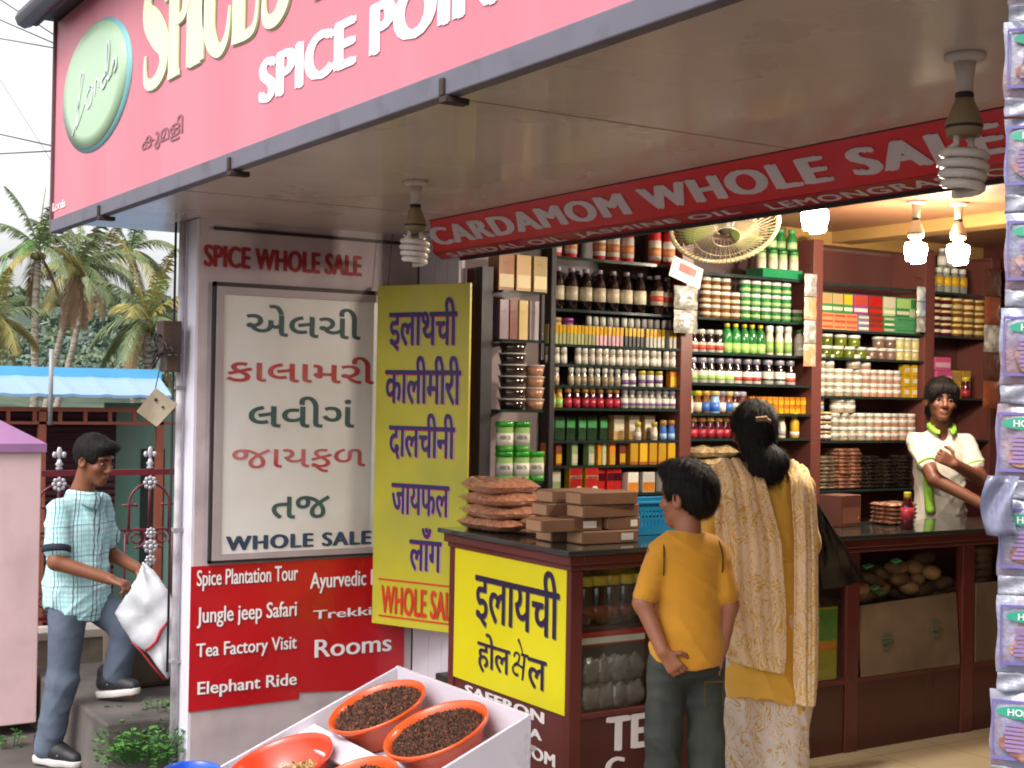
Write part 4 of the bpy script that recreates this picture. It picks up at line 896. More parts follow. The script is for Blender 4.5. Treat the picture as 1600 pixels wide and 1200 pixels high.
bb.build('lattice', m_blu, bk_); bb = MB(); bb.box((X0-.008,Y0-.008,Zb+H_),(X1+.008,Y0+.006,Zb+H_+.012)); bb.box((X0-.008,Y1-.006,Zb+H_),(X1+.008,Y1+.008,Zb+H_+.012)); bb.box((X0-.008,Y0+.006,Zb+H_),(X0+.006,Y1-.006,Zb+H_+.012)); bb.box((X1-.006,Y0+.006,Zb+H_),(X1+.008,Y1-.006,Zb+H_+.012)); bb.build('rim', m_blu, bk_, bevel=.003)
p = ct(1430,828); put(container('ct_red',.03,.175,MRB,YELC,REDB,.16,.5,.3,.7), 'juice_bottle', 'bottle', (p.x,p.y+.05,zt), 0, 'dark red bottle with yellow cap on the counter before the man', None)
p = ct(1446,822); put(container('ct_jar',.032,.07,WLB,YELC,WLB,.25), 'jar', 'jar', (p.x+.03,p.y+.16,zt), 0, 'small white jar with yellow lid beside the red bottle', None)
for k in range(5): packet((5.3+.02*random.random(),4.80,zt+.001+k*.021), (.2,.15,.023), m_p2, k, 'thin brown packet in the low pile on the counter', 'brown packets on the counter')
put(carton('ct_box',.17,.13,.15,M('red brown carton','5c3226',.5,.1,6),M('red brown label','7a4a36',.5)), 'carton', 'box', (4.98,4.84,zt), .2, 'red brown box on the counter beside the brown packets', None)
put(carton('ct_flat',.24,.12,.03,solid('orange tray','a86a2e',.5,.1)), 'tray', 'tray', (4.66,4.78,zt), .05, 'flat orange tray on the counter near the black bag', None)

# ---- inside the showcase
row(container('sc_j',.045,.20,DKB,YELC,None,.2,lidr=1.02,band=(BRC,.2,.5)), 'jar', 'jar', 905,1010,5,.668, 'dark jar with yellow lid inside the glass showcase', 'dark jars in the showcase', Y=4.62)
put(carton('sc_red',.34,.05,.055,RDC,WLB,.15,.6,m=.0), 'carton', 'box', (on(955,990,1,4.56).x,4.58,.592), 0, 'long red and white carton behind the showcase glass', None)
put(carton('sc_pile',.34,.16,.25,M('grey packet carton','5a5450',.5,.2,8)), 'carton', 'box', (on(955,1060,1,4.62).x,4.70,.3365), 0, 'grey carton holding up the red and white one in the showcase', None)
m_clr = M('clear crinkled packet', '6a635f', .12, .3, 25, .8, 60, coat=1, col2='4a3a36', mixs=14)
for i in range(8):
    packet((on(918+i%4*22,1060,1,4.57).x,4.555,.336+.105*(i//4)), (.10,.06,.10), m_clr, i, 'clear crinkled packet inside the lower showcase', 'clear packets in the showcase', random.uniform(-.3,.3))
g = put(carton('sc_yg',.13,.10,.33,solid('yellow pack','c0b020',.3,.3),solid('green pack top','5f8f3a',.3,.3),.55,.97,solid('orange oval print','d07a1c',.4,.1),.42,.52), 'carton', 'box', (on(1291,1000,1,4.53).x,4.576,.3365), 0, 'tall yellow and green pack behind the glass beside the woman', None)
# ---- open bin with the sacking box of pods
zbin = on(1400,938,1,CY+.02).z
bn = thing('pod_box', 'brown cardboard box with faint green print full of pods under the counter', 'box', ((PA1+PB0)/2,CY+.1,.336))
bb = MB(); bb.prism([(PA1+.015,CY-.012,.3375),(PB0-.02,CY-.012,.3375),(PB0-.02,CY+.02,zbin+.012),(PA1+.015,CY+.02,zbin-.012)], (0,.008,0)); bb.build('front_flap', M('grubby cardboard', '75614a', .85, .15, 5, col2='5c4a39', mixs=3), bn)
bb = MB(); bb.box((PA1+.015,CY+.05,.3375),(PA1+.022,4.86,zbin)); bb.box((PB0-.027,CY+.05,.3375),(PB0-.02,4.86,zbin)); bb.box((PA1+.022,4.85,.3375),(PB0-.027,4.858,zbin+.12)); bb.build('sides', MATS['grubby cardboard'], bn)
for px, py in ((1385,995),(1462,975)):
    p = on(px,py,1,CY); bb = MB()
    for k in range(3): bb.box((p.x-.035+.006*k,CY-.0135+.007,p.z-.028*k),(p.x+.035-.008*k,CY-.008+.006,p.z+.014-.028*k))
    bb.build('print', M('faint green print', '4f5f45', .8), bn)
m_pod = M('brown dried pod', '75583a', .6, .25, 8, .3, 40, col2='4a3524', mixs=6); m_podl = M('light brown pod', '937048', .6, .2, 8, .3, 40)
pods = [(1345,915),(1362,900),(1385,890),(1405,898),(1428,880),(1440,868),(1455,888),(1470,905),(1480,912),(1400,880),(1375,915),(1398,918),(1420,912),(1445,915),(1462,920),(1352,925),(1432,898),(1386,906)]
for i, (px, py) in enumerate(pods):
    p = on(px, py+6, 1, CY+.10+.06*(i % 3)); a = random.uniform(-.6,.6)
    Fd = MB(); Fd.ball((0,0,0), (.062+.012*(i%3),.042,.036), 14, 9); me = Fd.mesh('pod', m_pod if i % 2 else m_podl)
    o = link('dried_pod', me, None, p); o.rotation_euler = (random.uniform(-.5,.5), random.uniform(-.4,.4), a)
    tag(o, 'brown dried pod heaped in the cardboard box under the counter', 'pod', 'pods heaped in the box')
for i, (px, py) in enumerate(((1356,884),(1400,876),(1366,918),(1376,925))):
    p = on(px, py, 1, CY+.06); bb = MB(); bb.obox((0,0,0), ((1,0,.2),(0,1,.3),(-.2,-.3,1)), (.022,.014,.003)); o = link('price_tag', bb.mesh('price_tag', solid('green tag','5fae6a',.5,0)), None, p); tag(o, 'small green tag lying among the brown pods', 'tag', 'green tags among pods')
for i in range(7):
    p = on(1535, 860+12*i, 1, CY+.12); bb = MB(); bb.ball((0,0,0),(.06,.04,.035),12,8); o = link('dried_pod', bb.mesh('pod', m_pod), None, p); tag(o, 'dried pod in the last counter bay at the right', 'pod', 'pods in the last bay')
bb = MB(); bb.box((PB1+.01,CY-.01,.3365),(7.2,CY+.002,.72)); o = bb.build('cardboard_panel', MATS['grubby cardboard']); tag(o, 'brown cardboard sheet in the last counter bay right of the post', 'cardboard')
# ================================================================== LAMPS
m_porc = M('yellowed lamp holder', 'b3a184', .4, .1, 8); m_porcw = M('white ceiling rose', 'c8bdb4', .45, .1, 8); m_coil = M('unlit lamp tube', 'd6cdc4', .25, .05, 5, coat=.4)
m_lit = M('lit lamp tube', 'fff4dc', .5, 0, emit='fff6e6', es=22)
m_base = M('aged lamp ballast', '8f7a5c', .45, .15, 8)
def cfl(base, lit, label, R=.047, drop=.09, coilh=.10, light=0, group=None, axis=(0,0,-1), scale=1.0):
    x, y, z = base; r = thing('spiral_lamp', label, 'lamp', base, 0, group)
    MB().lathe([(.045,z-.0005),(.045,z-.012),(.03,z-.018)][::-1], 20, c=(x,y,0)).build('ceiling_rose', m_porcw, r)
    MB().lathe([(.018,z-.085),(.020,z-.05),(.024,z-.018)], 16, c=(x,y,0)).build('holder', m_porcw if not lit else m_porc, r)
    MB().lathe([(.019,z-.0975),(.021,z-.092),(.019,z-.0855)], 16, c=(x,y,0)).build('collar', m_dark, r)
    zb = z-.098
    MB().lathe([(.036,zb-.085),(.040,zb-.07),(.041,zb-.055),(.024,zb-.012),(.02,zb)], 20, c=(x,y,0)).build('ballast', m_base if not lit else m_porc, r)
    MB().lathe([(.0405,zb-.0675),(.0415,zb-.064),(.0405,zb-.0605)], 20, c=(x,y,0)).build('ballast_ring', m_dark, r)
    zc = zb-.085; pts = []; n = 150; T = 4.2 if not lit else 6.2
    for i in range(n+1):
        u = i/n; a = 2*math.pi*T*u; rr = R*(.82+.18*math.sin(math.pi*min(1,u*1.2+.1)))
        pts.append((x+rr*math.cos(a), y+rr*math.sin(a), zc-.028-coilh*u))
    bb = MB(); bb.tube([(x+.024,y,zc+.002),(x+.024,y,zc-.02),pts[0]], .008, 8); bb.tube([(x-.024,y,zc+.002),(x-.024,y,zc-.02)]+pts[16:17], .008, 8); bb.tube(pts, .0105, 8)
    bb.build('coil', m_lit if lit else m_coil, r)
    if light:
        L = bpy.data.lights.new('lamp_glow', 'POINT'); L.energy = light; L.color = (1.0,.89,.72); L.shadow_soft_size = .07
        o = bpy.data.objects.new('lamp_glow', L); COL.objects.link(o); o.parent = r; o.location = (0,0,-.30)
    return r
p = on(650,283,2,CZ); cfl((p.x,p.y,CZ), False, 'unlit spiral lamp under the canopy at the left end of the red header', coilh=.09)
p = on(1508,85,2,CZ); cfl((p.x,p.y,CZ), False, 'unlit spiral lamp under the canopy near the hanging honey sachets', coilh=.095)
p = on(1432,314,2,2.60); cfl((p.x,p.y,2.60), True, 'lit spiral lamp hanging from the shop ceiling, middle of the three glowing ones', light=62, coilh=.09)
p = on(1273,345,2,2.34); cfl((p.x,p.y,2.60), True, 'lit spiral lamp half behind the header, left of the three glowing ones', light=62, coilh=.09)
p = on(1497,398,2,2.34); cfl((p.x,p.y,2.60), True, 'lit spiral lamp farthest right and smallest of the three glowing ones', light=45, coilh=.09)

# ================================================================== FAN
fc = dep(1132,352,6.1); fn_ = Vector((-.30,-.52,-.80)).normalized()
Fa = thing('ceiling_fan_cage', 'round wire cage fan tilted under the shop ceiling behind the header', 'fan', (fc.x,fc.y,fc.z))
Fa.name = 'cage_fan'
fu = fn_.cross(Vector((0,0,1))).normalized(); fv = fn_.cross(fu)
m_fan = M('cream fan wire', '94866a', .35, .08, 8, metal=.3); m_bl = M('olive fan blade', '6f7a3c', .4, .1, 5, coat=.3)
FR = .235
def ring(rad, d, rr, bm): bm.tube([fc+fn_*d+(fu*math.cos(a)+fv*math.sin(a))*rad for a in np.linspace(0, 2*math.pi, 49)], rr, 6, caps=False)
bb = MB(); ring(FR, 0, .011, bb); bb.build('rim', M('bright fan rim','d8c69a',.3,.05,metal=.2), Fa)
bb = MB()
for k in range(64):
    a = 2*math.pi*k/64; dr = fu*math.cos(a)+fv*math.sin(a)
    for sg in (1,-1): bb.tube([fc+fn_*.0+dr*FR, fc+fn_*.035*sg+dr*FR*.93, fc+fn_*.07*sg+dr*.06], .0016, 4, caps=False)
for rad, d in ((.14,.052),(.06,.07),(.14,-.052),(.06,-.07)): ring(rad, d, .002, bb)
bb.build('wire_cage', m_fan, Fa)
for k in range(3):
    P = []
    for i in range(7):
        row_ = []
        for j in range(6):
            a = 2*math.pi*k/3+(-.42+.84*j/5)*(1-.15*i/6)+.35; rad = .035+.165*i/6
            row_.append(fc+(fu*math.cos(a)+fv*math.sin(a))*rad+fn_*(.02*(j/5-.5)))
        P.append(row_)
    bb = MB(); bb.grid(P); bb.build('blade', m_bl, Fa, solid=.003)
bb = MB(); bb.lathe([(.0,-.14),(.05,-.13),(.058,-.09),(.058,-.03),(.04,.0),(.03,.03),(0,.035)], 20, c=fc, axis=fn_); bb.build('motor', M('dark fan motor','3a3530',.4,.1), Fa)
bb = MB(); bb.tube([fc-fn_*.12, fc-fn_*.16+Vector((0,0,.06)), Vector((fc.x+.05,fc.y+.09,2.60))], .012, 8); bb.build('bracket', m_dark, Fa)

# ================================================================== SACHETS
m_sac = M('clear lilac sachet', '888aa0', .18, .18, 14, .5, 60, coat=1, col2='8a7078', mixs=14, mixlo=.45, mixhi=.62)
m_scon = M('brown sachet contents', '8a5a4c', .25, .3, 25, .5, 60, coat=.8, col2='b08a80', mixs=18)
m_seal = M('crimped clear seal', '8d8d9a', .2, .1, 20, .4, 60, coat=.8)
m_sgrn = M('teal green label print', '2f9477', .35, .04, coat=.3); m_spur = M('purple sachet print', '6b5f9c', .4, .06)
m_spr = M('lilac sachet print', '8a6f9a', .5, .1)
def sachet(parent, x, y, z, wd, ht, text=True, seed=0, face=None, mat=None):
    """one pouch hanging in the plane facing the street; z is its top"""
    fu_ = Vector(face[0]); fn = Vector(face[1]); rg = random.Random(seed); c = Vector((x,y,z))
    n = 9; T = []; Bk = []
    for i in range(n+1):
        v = i/n; r1 = []; r2 = []
        for j in range(n+1):
            u = -1+2*j/n
            e = max(0,(1-abs(u)**4))*max(0,(1-abs(2*v-1)**5))
            bul = .012*e*(1+.35*math.sin(5*u+seed)*math.cos(7*v+seed*2))
            p = c+fu_*(u*wd/2*(1-.03*math.sin(9*v+seed)))+Vector((0,0,-v*ht)); r1.append(p+fn*(bul+.001)); r2.append(p-fn*(bul*.6+.001))
        T.append(r1); Bk.append(r2)
    bb = MB(); bb.grid(T); bb.grid(Bk, flip=True); s = bb.build('sachet', mat or m_sac, parent)
    if text:
        bb = MB()
        for q in (.13,.87): bb.obox(c+fn*.012+Vector((0,0,-ht*q)), (fu_, Vector((0,0,1)), fn), (wd*.47,.0022,.0006))
        for q in (-.46,.46): bb.obox(c+fn*.0105+fu_*wd*q+Vector((0,0,-ht*.5)), (fu_, Vector((0,0,1)), fn), (.0012,ht*.37,.0006))
        bb.build('border_print', m_spur, s)
        oc = c+fn*.0165+Vector((0,0,-ht*.255)); a_ = wd*.40; b__ = ht*.085; P = [oc]+[oc+fu_*(a_*math.cos(t_))+Vector((0,0,b__*math.sin(t_))) for t_ in np.linspace(0,2*math.pi,25)[:-1]]
        bb = MB(); bb.add(P, [(0,1+k,1+(k+1)%24) for k in range(24)]); bb.build('oval_label', m_sgrn, s)
        h_ = ht*.045; bl = oc-fu_*wd*.24-Vector((0,0,h_)); letter('HONEY', bl, bl+fu_*wd*.48, bl+Vector((0,0,2*h_)), m_wl, s, bold=.03, lift=.0012, thick=0)
        bb = MB()
        for k in range(7):
            ww = rg.uniform(.2,.34)*wd; bb.obox(c+fn*.0168+fu_*(-wd*.14)+Vector((0,0,-ht*(.42+.055*k))), (fu_, Vector((0,0,1)), fn), (ww/2,.0022,.0004))
        bb.build('fine_print', m_spr, s)
        oc = c+fn*.0150+fu_*wd*.05+Vector((0,0,-ht*.66)); P = [oc]+[oc+fu_*(wd*.38*math.cos(t_)*(1+.12*math.sin(3*t_+seed)))+Vector((0,0,ht*.21*math.sin(t_)*(1+.15*math.sin(2*t_+seed)))) for t_ in np.linspace(0,2*math.pi,25)[:-1]]
        bb = MB(); bb.add(P, [(0,1+k,1+(k+1)%24) for k in range(24)]); bb.build('contents', m_scon, s)
    return s
hu = Vector((.62,-.785,0)).normalized(); hn = Vector((-hu.y*-1,-hu.x,0)); hn = Vector((hu.y,-hu.x,0)); hn = hn if hn.dot(Vector((1.7,1.4,0))) < 0 else -hn
m_cel = M('loose crinkled film', '77788f', .2, .06, 6, .15, 20, coat=.6)
def strip(px0, D, label, wd, ztop, n, pitch, seed, tilt=0):
    p = dep(px0, 600, D); r = thing('sachet_strip', label, 'sachet strip', (p.x,p.y,CZ))
    q0 = dep(px0+15, 0, D); q1 = dep(px0-15, 1200, D)
    z = ztop
    for k in range(n):
        f_ = (ztop-z)/1.25; b_ = .004*math.sin(k*1.7+seed)
        xx = p.x+hu.x*(b_+tilt*(k-n/2)); yy = p.y+hu.y*(b_+tilt*(k-n/2))
        a = .18*math.sin(k*2.1+seed); uu = (hu*math.cos(a)+hn*math.sin(a)).normalized(); nn = (hn*math.cos(a)-hu*math.sin(a)).normalized()
        sachet(r, xx, yy, z, wd, pitch*.80, True, seed+k, (uu, nn))
        bb = MB(); T = []
        for i in range(7):
            T.append([Vector((xx,yy,z-pitch*.80-pitch*.2*i/6))+uu*(wd*.49*(-1+2*j/8))+nn*(.002+.004*math.sin(9*j/8+i+k)) for j in range(9)])
        bb.grid(T); bb.build('seal', m_seal, r, solid=.0006)
        z -= pitch
    bb = MB(); bb.tube([(p.x,p.y,CZ),(p.x,p.y,ztop)], .0015, 5); bb.build('string', m_dark, r)
    return r
strip(1618, 2.10, 'front strip of clear honey sachets hanging at the right edge', .105, 2.325, 11, .145, 3, -.0009)
strip(1650, 2.22, 'second strip of honey sachets hanging behind the front one', .10, 2.26, 10, .145, 11)
# clear film flap
p = dep(1556,790,2.08); bb = MB(); T = []
for i in range(9):
    T.append([p+hu*(-.012+.045*j/6-.010*math.sin(math.pi*i/8))+Vector((0,0,.045-.09*i/8))+hn*(.012*math.sin(j*1.1+i*.7)) for j in range(7)])
bb.grid(T); o = bb.build('film_flap', m_cel, None, solid=.0008, loc=p); tag(o, 'loose clear plastic flap sticking out from the honey sachets', 'plastic film')

def smallstrip(px, y0, y1, wpx, cols, label, Y=5.72, n=3):
    a = on(px,y0,1,Y); c = on(px,y1,1,Y); h = (a.z-c.z)/n; wd = (X8(px+wpx/2,Y=Y)-X8(px-wpx/2,Y=Y))
    r = thing('sachet_strip', label, 'sachet strip', (a.x,Y,a.z))
    for k in range(n):
        s = sachet(r, a.x, Y, a.z-k*h, wd, h*.96, False, k+px, ((1,0,0),(0,-1,0)), cols[k % len(cols)])
    bb = MB(); bb.tube([(a.x,Y,a.z),(a.x,Y,a.z+.05),(a.x,5.768,a.z+.06)], .002, 5); bb.build('hook', m_dark, r)
m_s1 = M('silver sachet', '8f8c84', .15, .25, 30, .6, 60, coat=1, col2='cfcbc0', mixs=20); m_s2 = M('peach printed sachet', 'c98f68', .2, .15, 20, .4, 60, coat=1, col2='d8c4ae', mixs=14); m_s3 = M('blue white sachet','8fa0b8',.2,.15,20,.4,60,coat=1,col2='c8c4b4',mixs=10)
smallstrip(1072, 447, 522, 36, [m_s1,m_s1], 'silver sachet strip hanging below the white price card', n=2)
smallstrip(1267, 428, 574, 19, [m_s1,m_s2,m_s1,m_s2], 'silver and peach sachet strip on the post behind the left lamp', n=4)
smallstrip(1440, 448, 520, 14, [m_s3,m_s3,m_s1], 'bluish sachet strip on the post left of the gold lid jars', n=3)
smallstrip(1552, 420, 640, 26, [M('brown packet strip','5a3a2c',.2,.2,20,.5,60,coat=1),M('rust packet','8a4a30',.2,.2,20,.5,60,coat=1),m_s1], 'dark brown packet strip hanging beside the honey sachets', Y=5.6, n=5)
a, bq, c_, d_ = [on(x,y,1,5.71) for x, y in ((1053,399),(1099,421),(1093,452),(1045,430))]
pc = thing('price_card', 'white price card with red print hung askew on the post', 'card', a)
bb = MB(); bb.prism([a,bq,c_,d_], (0,.002,0)); bb.build('card', WLB, pc)
q = [a.lerp(bq,.25).lerp(d_.lerp(c_,.25),.18), a.lerp(bq,.80).lerp(d_.lerp(c_,.80),.18), a.lerp(bq,.80).lerp(d_.lerp(c_,.80),.58), a.lerp(bq,.25).lerp(d_.lerp(c_,.25),.58)]
bb = MB(); bb.prism([p_+Vector((0,-.0015,0)) for p_ in q], (0,.001,0)); bb.build('print', REDP, pc)

# ================================================================== BOWL TRAY
m_tray = M('white painted plywood', 'c6bfc8', .5, .05, 3, .06, 60, col2='9c9296', mixlo=.62, mixhi=.8, mixs=5)
TX, TY0, TY1, TZ = 2.70, 4.10, 5.10, .468; TA = R_(22.5)
dn = Vector((-math.cos(TA),0,-math.sin(TA))); nn = Vector((-math.sin(TA),0,math.cos(TA)))
if nn.z < 0: nn = -nn
Tr = thing('display_tray', 'sloping white plywood tray for spice bowls in front of the counter', 'tray', (2.1,4.6,-.14))
L = 1.42; th_ = .014
e = Vector((TX,0,TZ))+dn*L
for y in (TY0, TY1-th_):
    bb = MB(); bb.prism([(TX,y,TZ),(e.x,y,e.z),(e.x,y,-.149),(TX,y,-.149)], (0,th_,0)); bb.build('side_board', m_tray, Tr, bevel=.002)
bb = MB(); bb.box((TX,TY0,-.149),(TX+th_,TY1,TZ+.004)); bb.build('back_board', m_tray, Tr, bevel=.002)
c = Vector((TX,(TY0+TY1)/2,TZ))
bb = MB(); bb.obox(c+dn*L/2-nn*.13, (dn,(0,1,0),nn), (L/2-.002,(TY1-TY0)/2-th_-.001,.006)); bb.build('tray_floor', m_tray, Tr)
DV = onp(600,1163,c,nn); dd = (DV-c).dot(dn)
for k in (dd, dd+.50):
    bb = MB(); bb.obox(c+dn*(k+.085)-nn*.040, (dn,(0,1,0),nn), (.055,(TY1-TY0)/2-th_-.001,.006)); bb.obox(c+dn*(k+.034)-nn*.09, (dn,(0,1,0),nn), (.006,(TY1-TY0)/2-th_-.001,.04)); bb.build('divider', m_tray, Tr, bevel=.002)
m_or = M('orange plastic basin', 'd2501c', .33, .05, 4, coat=.25); m_red = M('red orange basin', 'd83a1c', .3, .05, 4, coat=.3); m_bas = M('blue plastic basin', '1f4fc0', .3, .05, 4, coat=.3)
def chips(n, rad, hgt, size, seed, elong=1.6, R=None):
    rg = np.random.default_rng(seed); b_ = MB()
    P = []
    for i in range(13):
        row_ = []
        for j in range(25):
            a = 2*math.pi*j/24; r = rad*i/12; row_.append((r*math.cos(a), r*math.sin(a), hgt*(1-(i/12)**2)+.004*math.sin(7*a+i)))
        P.append(row_)
    b_.grid(P)
    for _ in range(n):
        a = rg.uniform(0, 6.283); r = rad*math.sqrt(rg.uniform(0,1))*.98; z = hgt*(1-(r/rad)**2)+rg.uniform(-.004,.010)
        q = Euler(rg.uniform(0, 6.28, 3)).to_matrix(); s = size*rg.uniform(.6,1.3)
        v = [Vector((s*elong,0,0)),Vector((-s*elong,0,0)),Vector((0,s,0)),Vector((0,-s,0)),Vector((0,0,s*.7)),Vector((0,0,-s*.7))]
        v = [q@p+Vector((r*math.cos(a), r*math.sin(a), z)) for p in v]
        b_.add(v, [(0,2,4),(2,1,4),(1,3,4),(3,0,4),(2,0,5),(1,2,5),(3,1,5),(0,3,5)], int(rg.integers(0,3)))
    return b_
def bowl(px, py, R, H, mat, label, lift, contents=None, up=None, plane=None, name='basin'):
    up = nn if up is None else up
    p = onp(px, py, c+nn*lift, nn) if plane is None else plane
    q = Vector(up).to_track_quat('Z','Y')
    base = p-Vector(up)*H
    r = thing(name, label, 'bowl', base)
    bb = MB(); bb.lathe([(R*.60,0),(R*.66,.004),(R*.93,H-.022),(R*.94,H-.02),(R*1.0,H-.018),(R*1.005,H-.004),(R*.985,H),(R*.95,H-.003),(R*.91,H-.02),(R*.62,.008),(0,.007)], 48, c=base, axis=up)
    bb.build('shell', mat, r)
    if contents:
        n, sz, ms, hh, lb, cat, kindname, fill, sd = contents
        cb = chips(n, R*fill*(.955 if kindname != 'seeds' else 1), hh, sz, sd)
        me = cb.mesh(kindname, ms); o = link(kindname, me, None, base+Vector(up)*(H-(.085 if kindname == 'seeds' else .030))); o.rotation_euler = q.to_euler()
        tag(o, lb, cat, kind='stuff')
    return r
m_c1 = M('dark brown spice chip', '3d2216', .7, .3, 60); m_c2 = M('reddish brown spice chip', '6a3a22', .7, .3, 60); m_c3 = M('tan spice chip', '7a5236', .7, .3, 60)
m_d1 = M('tan seed', 'a08050', .7, .2, 60); m_d2 = M('straw seed', 'bfa274', .7, .2, 60); m_d3 = M('brown seed', '6f5434', .7, .2, 60)
bowl(588,1101,.198,.135,m_or,'orange basin of coarse dark spice pieces at the back left of the tray',.015,(2600,.0062,[m_c1,m_c2,m_c1],.022,'coarse dark brown spice pieces filling the back left orange basin','spice','spice_pieces',.93,1))
bowl(680,1137,.198,.135,m_or,'orange basin of fine dark cloves at the back right of the tray',.015,(4200,.0040,[m_c1,m_c2,m_c1],.012,'fine dark brown cloves filling the back right orange basin','spice','cloves',.93,2))
bowl(432,1192,.215,.15,m_red,'red basin with pale seeds in its bottom at the front left of the tray',.02,(900,.006,[m_d1,m_d2,m_d3],-.02,'pale tan seeds lying low in the red basin','spice','seeds',.68,3))
bowl(548,1222,.17,.13,m_or,'orange basin cut off by the bottom edge at the front of the tray',.015,(900,.006,[m_c1,m_c3,m_c2],.0,'brown spice in the front orange basin','spice','spice_pieces',.88,4))
pb = dep(300,1200,5.15)
bowl(0,0,.105,.16,m_bas,'blue plastic basin at the bottom left beside the red one',0,up=(0,0,1),plane=Vector((pb.x,pb.y,pb.z)))
o = MB().box((pb.x-.14,pb.y-.14,-.149),(pb.x+.14,pb.y+.14,pb.z-.161)).build('wooden_stool', m_tray, bevel=.004, loc=(pb.x,pb.y,-.149)); tag(o, 'low white wooden block under the blue basin', 'stool')
# small dark box at the foot of the panels
p = on(690,1060,0,3.2); o = MB().box((3.2,p.y-.05,-.149),(3.27,p.y+.06,p.z+.015)).build('meter_box', M('black switch box','2b2a26',.5,.15,10), bevel=.004, loc=(3,p.y,-.149)); tag(o, 'small black box behind the corner of the tray', 'box')

# ================================================================== WALL END FITTINGS
pp = on(276,700,0,2.01)
Pi = thing('drain_pipe', 'thin white pipe running down the end of the lilac wall', 'pipe', (2.128,6.16,-.22))
a = on(282,352,0,2.122); c2_ = on(269,1188,0,2.122); yy = (a.y+c2_.y)/2
bb = MB(); bb.tube([(2.128,yy,2.37),(2.128,yy,-.22)], .016, 10); bb.build('pipe', M('white grubby pipe','c2bcc2',.5,.1,6,col2='9a9196',mixs=8), Pi)
for z in (1.6,.95,.35): bb = MB(); bb.box((2.108,yy-.02,z),(2.1525,yy+.02,z+.016)); bb.build('clamp', M('pipe clamp','8a8388',.5), Pi)
bb = MB(); bb.tube([(2.113,yy+.05,2.37),(2.115,yy+.055,1.2),(2.113,yy+.05,.3)], .006, 6); bb.build('cable', m_dark, Pi)
p = on(276,540,0,2.10)
J = thing('junction_box', 'rusty brown meter box with tangled cables on the wall end', 'box', (2.108,p.y,p.z))
m_jb = M('rusty brown metal', '4a3730', .8, .3, 12, .3, 50, col2='2c2220', mixs=9)
bb = MB(); bb.box((2.02,p.y-.05,p.z-.04),(2.107,p.y+.045,p.z+.11)); bb.build('case', m_jb, J, bevel=.006)
bb = MB(); rg = random.Random(3)
for k in range(16):
    q0 = Vector((2.06,p.y+rg.uniform(-.03,.12),p.z+rg.uniform(-.02,.1))); pts = [q0]
    for i in range(5): pts.append(pts[-1]+Vector((rg.uniform(-.03,.02),rg.uniform(-.04,.045),rg.uniform(-.05,.012))))
    bb.tube(pts, .0055, 5)
bb.build('cables', m_dark, J)
bb = MB(); bb.box((2.04,p.y-.04,p.z-.12),(2.107,p.y+.05,p.z-.045)); bb.build('fuse_holder', m_jb, J, bevel=.005)
q = [dep(x,y,6.25) for x, y in ((243,606),(277,632),(245,667),(213,643))]
Pq = thing('hanging_plate', 'square tan board hanging by a corner beside the meter box', 'board', q[0])
n_ = (q[1]-q[0]).cross(q[3]-q[0]).normalized(); bb = MB(); bb.prism(q, n_*.006); bb.build('plate', M('tan hardboard','a2937e',.7,.1,6,col2='857763',mixs=6), Pq)
bb = MB(); bb.tube([q[0], q[0]+Vector((.02,0,.1)), Vector((2.07,p.y,p.z-.05))], .0025, 5); bb.build('wire', m_dark, Pq)
bb = MB(); bb.ball(q[0].lerp(q[2],.3)-n_*.004, .008, 8, 6); bb.ball(q[1].lerp(q[3],.35)-n_*.004, .006, 8, 6); bb.build('screw', m_dark, Pq)
# overhead wires
far = [dep(-60,-40,40),dep(-60,5,40),dep(-70,48,40),dep(-90,190,40),dep(-90,245,40),dep(-60,30,40)]
near = [dep(90,58,7.6),dep(90,70,7.6),dep(90,76,7.6),dep(82,228,7.2),dep(82,236,7.2),dep(200,440,9.0)]
for i, (f_, n_) in enumerate(zip(far, near)):
    pts = [f_.lerp(n_, k/12)-Vector((0,0,.25*math.sin(math.pi*k/12))) for k in range(13)]
    pts = [f_.lerp(n_, k/12) for k in range(13)]
    bb = MB(); bb.tube(pts, [(.016-.012*k/12)*(.5 if i == 5 else 1) for k in range(13)], 5); o = bb.build('overhead_wire', m_dark, loc=n_)
    tag(o, ('highest thin black wire in the sky left of the sign','second thin black wire in the sky left of the sign','third thin black wire near the top left','upper wire of the pair left of the green oval','lower wire of the pair left of the green oval','long faint wire slanting down over the palms')[i], 'wire')

# ================================================================== GATE PILLAR, LOW WALL, RAILING
m_pnk = M('pink painted plaster', 'd9b5b6', .7, .05, 3, .1, 50, col2='b39795', mixlo=.5, mixhi=.8, mixs=3)
m_cap = M('purple painted cap', '94688f', .6, .07, 6)
pd = 7.3; pR = dep(60,900,pd); pL = dep(-40,900,pd); ux = (pR-pL); ux.z = 0; wdt = ux.length; 
gx0 = pR.x-.30; gy = pR.y
GP = thing('gate_pillar', 'pale pink gate pillar with purple pyramid cap', 'pillar', (gx0,gy,-.15))
zc_ = dep(55,706,pd).z
cx1 = pR.x; cx0 = cx1-.36; cy0 = gy-.02; cy1 = gy+.34
MB().box((cx0,cy0,-.16),(cx1,cy1,zc_)).build('shaft', m_pnk, GP, bevel=.006)
bb = MB(); bb.box((cx0-.02,cy0-.02,zc_+.0005),(cx1+.02,cy1+.02,zc_+.045)); m_ = ((cx0+cx1)/2,(cy0+cy1)/2,zc_+.165); zz = zc_+.045
bb.add([(cx0-.02,cy0-.02,zz),(cx1+.02,cy0-.02,zz),(cx1+.02,cy1+.02,zz),(cx0-.02,cy1+.02,zz),m_], [(0,1,4),(1,2,4),(2,3,4),(3,0,4)]); bb.build('cap', m_cap, GP)
rd = on(160,735,1,8.05); ry = 8.05
def rx(px, py=850): return on(px, py, 1, ry).x
